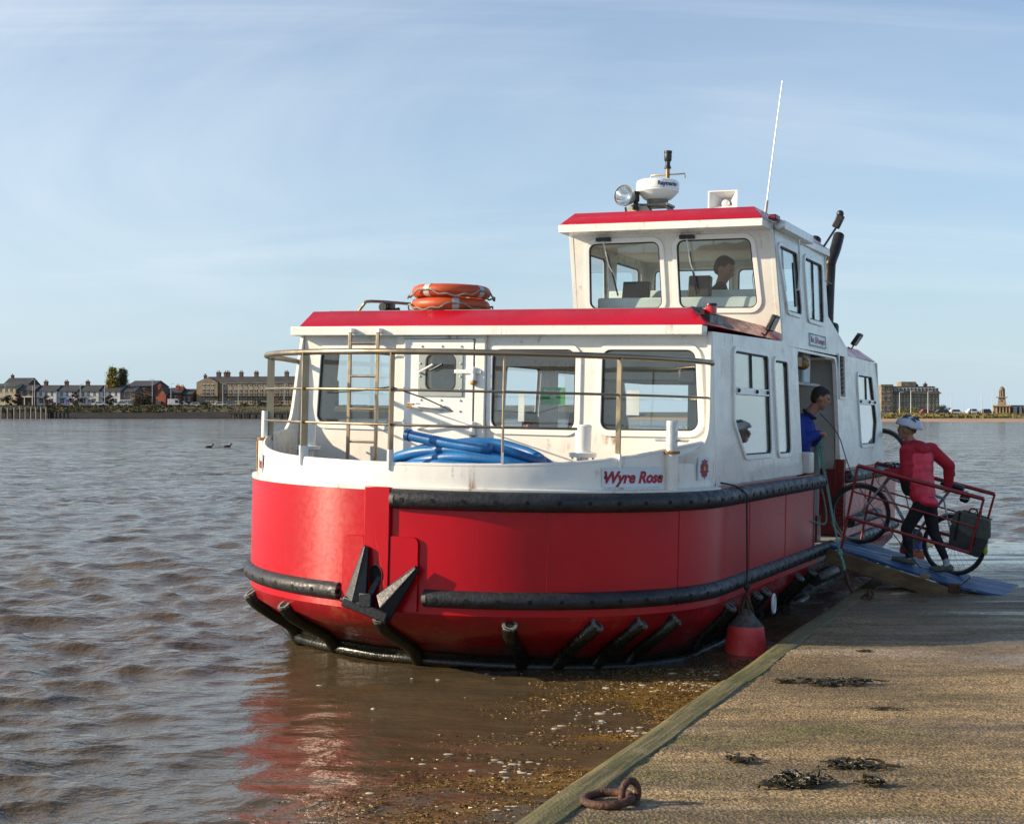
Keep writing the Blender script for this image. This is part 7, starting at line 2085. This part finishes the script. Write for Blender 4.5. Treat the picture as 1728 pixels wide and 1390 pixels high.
for i, (px, b_, t_, w_, lf, lb) in enumerate(shr):
    tree('shrub', lb, px, b_, t_, w_, Y - 12, lf, 'shrub', 14, 'shrubs on the far left shore', 20 + i, 90)

# parked vehicles
def car(label, px, pbase, Yc, col, L_=4.2, van=False, group='vehicles on the far shore', flip=1):
    b = at(px, pbase, Yc)
    T = Thing('parked_van' if van else 'parked_car', label, 'van' if van else 'car', b, WORLD, group)
    key = 'car_paint_%02d%02d%02d' % tuple(int(c * 99) for c in col)
    pm = MATS.get(key) or mat(key, col, .3, var=.03, coat=.5)
    H = 2.3 if van else 1.45; w = 1.7
    prof = [(-.5, .28), (.5, .28), (.5, .62), (.44, .78), (.30, .82), (.17, H), (-.30 if not van else -.49, H), (-.42 if not van else -.5, .88), (-.5, .80)]
    m = MB(); m.plate([(u * L_ * flip, v) for u, v in prof], [], w, lambda u, v, q: Vector((b.x + u, b.y - w / 2 + q, b.z + v))); m.build('body', pm, T, smooth=False, bevel=.06)
    gp = [(.25, .86), (.145, H - .1), (-.27, H - .1), (-.36, .88)] if not van else [(.27, .95), (.15, H - .35), (.02, H - .35), (.02, .95)]
    for s_ in (-1, 1):
        m = MB(); m.plate([(u * L_ * flip, v) for u, v in gp], [], .02, lambda u, v, q: Vector((b.x + u, b.y + s_ * (w / 2 + .012) + q - .01, b.z + v))); m.build('side_window', WPANE, T, smooth=False)
        for u in (-.31, .31):
            m = MB(); m.lathe([(.3, -.1), (.31, -.08), (.31, .08), (.3, .1)], 14, Matrix.Translation((b.x + u * L_, b.y + s_ * (w / 2 - .08), b.z + .31)) @ Matrix.Rotation(R(90), 4, 'X')); wl_ = m.build('wheel', TYRE, T)
WHT, REDC, DKC, SILV = (.75, .75, .75), (.32, .02, .02), (.03, .035, .045), (.42, .44, .46)
Yc = Y - 8
car('white van parked below the red gabled house', 296, 684.5, Yc, WHT, 5.0, True)
car('white car right behind the van below the red gabled house', 307, 684.5, Yc + 3, WHT)
car('white car parked before the end pavilion of the stone terrace', 331, 686, Yc, WHT)
car('white car parked right of the terrace pavilion', 372, 685.5, Yc, WHT)
car('silver car parked in the middle of the stone terrace', 390, 686, Yc, SILV)
car('red car parked before the second white terraced house', 97, 686.5, Yc, REDC, 4.4)
car('white car parked before the white house nearest the yellow tree', 169, 684.5, Yc, WHT)
car('white car parked before the glazed porch', 208, 684.5, Yc, WHT)
car('dark car parked at the right end of the stone terrace', 447, 686, Yc, DKC)

# lamp posts
def post(label, px, ptop, pbase, Yp, r_=.09, head=None, group='lamp posts on the far shore', cat='lamp post', name='lamp_post', material=None):
    b = at(px, pbase, Yp); h = (pbase - ptop) / FPX * Yp
    T = Thing(name, label, cat, b, WORLD, group)
    m = MB(); m.tube([b - Vector((0, 0, .3)), b + Vector((0, 0, h))], [r_ * 1.2, r_ * .8], 8); m.build('post', material or POSTM, T)
    if head:
        m = MB()
        if head == 'T': m.box(b.x - 1.0, b.x + 1.0, b.y - .12, b.y + .12, b.z + h, b.z + h + .14)
        else: m.tube([b + Vector((0, 0, h)), b + Vector((.3, 0, h + .12)), b + Vector((.8, 0, h + .14))], .07, 6); m.box(b.x + .5, b.x + 1.1, b.y - .12, b.y + .12, b.z + h + .06, b.z + h + .2)
        m.build('lantern', material or POSTM, T)
Yp = Y - 10
for px, t_, b_, hd, lb in ((58.5, 641, 684, 'T', 'twin armed lamp post left of the white terrace'), (55, 650, 684, None, 'pale pole just left of the twin armed lamp post'), (8.5, 648, 686, 'L', 'lamp post before the cream house'), (135.5, 648, 686, 'L', 'lamp post before the middle of the white terrace'), (176.5, 652, 686, 'L', 'lamp post before the white house nearest the yellow tree'),
                           (257, 641, 688, 'T', 'twin armed lamp post at the end of the dark hall'), (288.5, 648, 690, 'L', 'lamp post between the red gabled house and the van'), (376, 648, 686, 'L', 'lamp post near the pavilion of the stone terrace'), (402, 650, 692, 'L', 'lamp post before the middle of the stone terrace'), (479.5, 648, 688, 'L', 'lamp post before the terrace seen through the bow rail'), (95.5, 660, 693, None, 'thin pole before the second white terraced house')):
    post(lb, px, t_, b_, Yp, .09, hd)

# timber jetties
JET = mat('jetty_timber', (0.050, 0.042, 0.034), 0.9, var=.4, vscale=.6)
PILEW = mat('pale_pile', (0.34, 0.31, 0.26), 0.9, var=.2, vscale=.5)
def jetty(label, pxa, pxb, pdeck, Yj, piles, pale, rail):
    z = zz(pdeck, Yj); xa, xb = xx(pxa, Yj), xx(pxb, Yj)
    T = Thing('jetty', label, 'jetty', ((xa + xb) / 2, Yj, 0), WORLD)
    m = MB(); m.box(xa, xb, Yj, Yj + 5, z - .35, z); m.build('deck', JET, T, smooth=False)
    for k, px in enumerate(piles):
        for dy in (0.2, 4.6):
            m = MB(); m.tube([(xx(px, Yj), Yj + dy - .3, -1), (xx(px, Yj) + random.uniform(-.1, .1), Yj + dy - .3, z + (.7 if pale and dy < 1 else -.2))], .22, 8); m.build('pile', PILEW if pale and dy < 1 and px < 82 else JET, T)
    if rail:
        m = MB(); m.box(xa, xb, Yj + .1, Yj + .2, z + .95, z + 1.05); m.box(xa, xb, Yj + .1, Yj + .2, z + .45, z + .52); rl_ = m.build('rail', JET if not pale else PILEW, T, smooth=False)
        for px in np.arange(pxa, pxb, 5.5):
            m = MB(); m.box(xx(px, Yj) - .06, xx(px, Yj) + .06, Yj + .08, Yj + .22, z, z + 1.0); m.build('rail_post', JET if not pale else PILEW, T, smooth=False)
jetty('timber jetty with pale piles at the far left edge', -30, 78, 691, 452, [-20, -8, 2, 13, 24.5, 34, 43, 52, 61, 69.5, 78], True, True)
jetty('low dark timber staging beside the pale piled jetty', 79, 111, 694, 453, [82, 88, 95, 101, 108], False, False)
jetty('dark timber jetty on piles ending near the ferry bow', 386, 500, 697.5, 449, [389, 395, 403, 411, 417, 428, 440, 449, 460, 472, 484, 496], False, True)

# ---- right-hand shore: hotel, lighthouse, white pavilion
Y2 = RIGHT_Y
def hotel():
    Yh = Y2 + 30
    x0, xw, x1 = xx(1486, Yh), xx(1505, Yh), xx(1585, Yh); z0 = zz(699, Yh) - .5
    ze, zm = zz(662.5, Yh), zz(651.5, Yh)
    T = Thing('hotel', 'long grey brown stone hotel with a mansard roof and a row of dormers', 'building', ((x0 + x1) / 2, Yh, z0))
    m = MB(); m.box(xw, x1, Yh, Yh + 14, z0, ze); m.box(x0, xw, Yh - 1, Yh + 14, z0, zz(649.5, Yh)); m.build('wall', STONED, T, smooth=False)
    m = MB(); m.add([(xw, Yh - .3, ze), (x1 + .3, Yh - .3, ze), (x1 + .3, Yh + 14, ze), (xw, Yh + 14, ze), (xw, Yh + 1.6, zm), (x1 - 1, Yh + 1.6, zm), (x1 - 1, Yh + 12, zm), (xw, Yh + 12, zm)], [(0, 1, 5, 4), (1, 2, 6, 5), (2, 3, 7, 6), (3, 0, 4, 7), (4, 5, 6, 7)]); rf = m.build('mansard_roof', SLATE, T, smooth=False)
    m = MB(); m.box(xw, x1 + .5, Yh - .5, Yh - .005, ze - .35, ze - .01); m.box(x0 - .2, xw + .1, Yh - 1.3, Yh - 1.005, zz(649.5, Yh) - .5, zz(649.5, Yh) + .15); m.build('cornice', STONED, T, smooth=False)
    m = MB(); m.box(xx(1527, Yh), xx(1551.5, Yh), Yh + 4, Yh + 9, zm - .3, zz(643.5, Yh)); m.build('roof_box', STONED, T, smooth=False)
    chimney(T, xx(1555.5, Yh), Yh + 6, zm, .9, .7, BRICKD, 1); chimney(T, xx(1571, Yh), Yh + 6, zm, .9, .9, BRICKD, 1)
    for k in range(13):
        x = xx(1508 + k * 6.1, Yh)
        m = MB(); m.box(x - .45, x + .45, Yh + .0, Yh + 1.7, zz(660.5, Yh), zz(654.5, Yh)); d = m.build('dormer', WTRIM, T, smooth=False)
        far_window(T, x, zz(660, Yh), .5, .85, Yh - .02, trim=False)
        for py in (673, 682, 691): far_window(T, x, zz(py, Yh), .34, .95, Yh - .02)
    for px in (1490, 1498.5):
        for py, h in ((660.5, .95), (675, 1.1), (691, 1.1)): far_window(T, xx(px, Yh), zz(py, Yh), .6, h, Yh - 1.02)
hotel()
def lighthouse():
    Yh = Y2; z0 = zz(699.5, Yh) - .3; xc = xx(1690.5, Yh)
    T = Thing('lighthouse', 'small sandstone lighthouse with a domed lantern and colonnaded base', 'lighthouse', (xc, Yh, z0))
    T.o.rotation_euler.z = R(-20)
    u = Yh / FPX
    m = MB(); m.box(xc - 14 * u, xc + 14 * u, Yh + .9, Yh + 5, z0, zz(685.5, Yh)); m.box(xc - 15 * u, xc + 15 * u, Yh - .1, Yh + 5.2, zz(686, Yh), zz(683.5, Yh)); m.build('base', STONE, T, smooth=False)
    for k in range(6):
        x = xc + (-12.6 + k * 5.04) * u
        m = MB(); m.lathe([(.22, 0), (.19, zz(686, Yh) - z0)], 10, Matrix.Translation((x, Yh + .3, z0))); m.build('column', STONE, T)
    m = MB(); m.add([(xc + a * w * u, Yh + 2.5 + b * w * u, zz(p_, Yh)) for p_, w in ((683.5, 7.0), (670.5, 5.4)) for a, b in ((-1, -1), (1, -1), (1, 1), (-1, 1))], [(0, 1, 5, 4), (1, 2, 6, 5), (2, 3, 7, 6), (3, 0, 4, 7), (4, 5, 6, 7)]); tw = m.build('tower', STONE, T, smooth=False)
    m = MB(); m.box(xc - .25, xc + .25, Yh + 2.5 - 6.3 * u, Yh + 2.5, zz(681, Yh), zz(675, Yh)); m.build('tower_window', WPANE, T)
    m = MB(); m.box(xc - 9 * u, xc + 9 * u, Yh + 2.5 - 9 * u, Yh + 2.5 + 9 * u, zz(671, Yh), zz(669.5, Yh)); m.build('gallery', STONED, T, smooth=False)
    m = MB()
    for k in range(8):
        a = R(22.5 + 45 * k); m.tube([(xc + 4.4 * u * math.cos(a), Yh + 2.5 + 4.4 * u * math.sin(a), zz(669.5, Yh)), (xc + 4.2 * u * math.cos(a), Yh + 2.5 + 4.2 * u * math.sin(a), zz(658, Yh))], .16, 6)
    m.lathe([(3.4 * u, zz(669.5, Yh)), (3.4 * u, zz(658, Yh))], 12, Matrix.Translation((xc, Yh + 2.5, 0))); m.build('lantern', STONE, T)
    m = MB(); m.lathe([(5.2 * u, zz(658.5, Yh)), (5.0 * u, zz(657.5, Yh)), (4.3 * u, zz(655, Yh)), (2.5 * u, zz(652.8, Yh)), (.6 * u, zz(652, Yh)), (.3 * u, zz(650.5, Yh))], 14, Matrix.Translation((xc, Yh + 2.5, 0))); m.build('dome', STONED, T)
lighthouse()
Yh = Y2 + 2
T = Thing('white_pavilion', 'low white flat roofed pavilion right of the lighthouse', 'building', (xx(1722, Yh), Yh, zz(697, Yh)))
T.o.rotation_euler.z = R(-30)
m = MB(); m.box(xx(1705, Yh), xx(1745, Yh), Yh, Yh + 8, zz(697.5, Yh) - .5, zz(684.5, Yh)); m.build('wall', RENDW, T, smooth=False)
m = MB(); m.box(xx(1704, Yh), xx(1746, Yh), Yh - .3, Yh + 8.3, zz(684.5, Yh), zz(683.5, Yh)); m.build('flat_roof', STONED, T, smooth=False)
for px in (1718.5, 1726):
    m = MB(); m.box(xx(px, Yh) - .3, xx(px, Yh) + .3, Yh - .06, Yh + .05, zz(697.5, Yh), zz(686, Yh)); m.build('shutter', BRICKD, T, smooth=False)
m = MB(); m.box(xx(1705.5, Yh), xx(1710.5, Yh), Yh - .05, Yh + .05, zz(697, Yh), zz(687, Yh)); m.build('door', BRICKR, T, smooth=False)
# hedge, poles and cars
tree('hedge', 'dark rounded hedge at the right end of the hotel', 1590, 700, 686, 36, Y2 + 10, LF_D, 'hedge', 40, None, 61, 120)
tree('hedge', 'low hedge along the foot of the hotel', 1540, 700, 691, 70, Y2 + 8, LF_G, 'hedge', 40, None, 62, 120)
tree('shrub', 'yellow green bush before the left wing of the hotel', 1519, 700, 688, 12, Y2 + 2, LF_Y, 'shrub', 12, None, 63)
Yq = RIGHT_Y - 25
for px, t_, b_, lb in ((1518, 662.5, 699, 'white lamp post before the left wing of the hotel'), (1537, 660, 700, 'tallest white lamp post before the hotel'), (1566, 661, 699, 'white lamp post before the right end of the hotel'), (1605.5, 664, 700, 'white pole just right of the dark hedge'), (1656.5, 664, 700, 'white pole left of the lighthouse'), (1674.8, 666, 700, 'white pole closest to the lighthouse'), (1640, 680, 699, 'short pole between the two white cars'), (1625, 672, 699, 'thin pole above the right hand white car')):
    post(lb, px, t_, b_, Yq, .11 if px < 1610 or px in (1656.5, 1674.8) else .06, 'L' if px < 1600 else None)
post('traffic sign on a pole behind the parked cars', 1659, 684, 699, Yq + 4, .06, None, None, 'sign', 'sign_post')
car('white car parked left of the poles on the right shore', 1613, 699.5, Yq + 6, WHT, 3.9, group='vehicles on the right shore')
car('white car parked towards the lighthouse', 1642, 698.5, Yq + 8, WHT, 3.6, group='vehicles on the right shore')
car('red car parked before the hotel', 1563, 699.5, Yq + 8, REDC, 3.4, group='vehicles on the right shore')
car('dark car parked before the dark hedge', 1592, 700, Yq + 4, DKC, 4.6, group='vehicles on the right shore')
car('dark car parked just left of the lighthouse', 1665, 699, Yq + 8, DKC, 3.6, group='vehicles on the right shore')
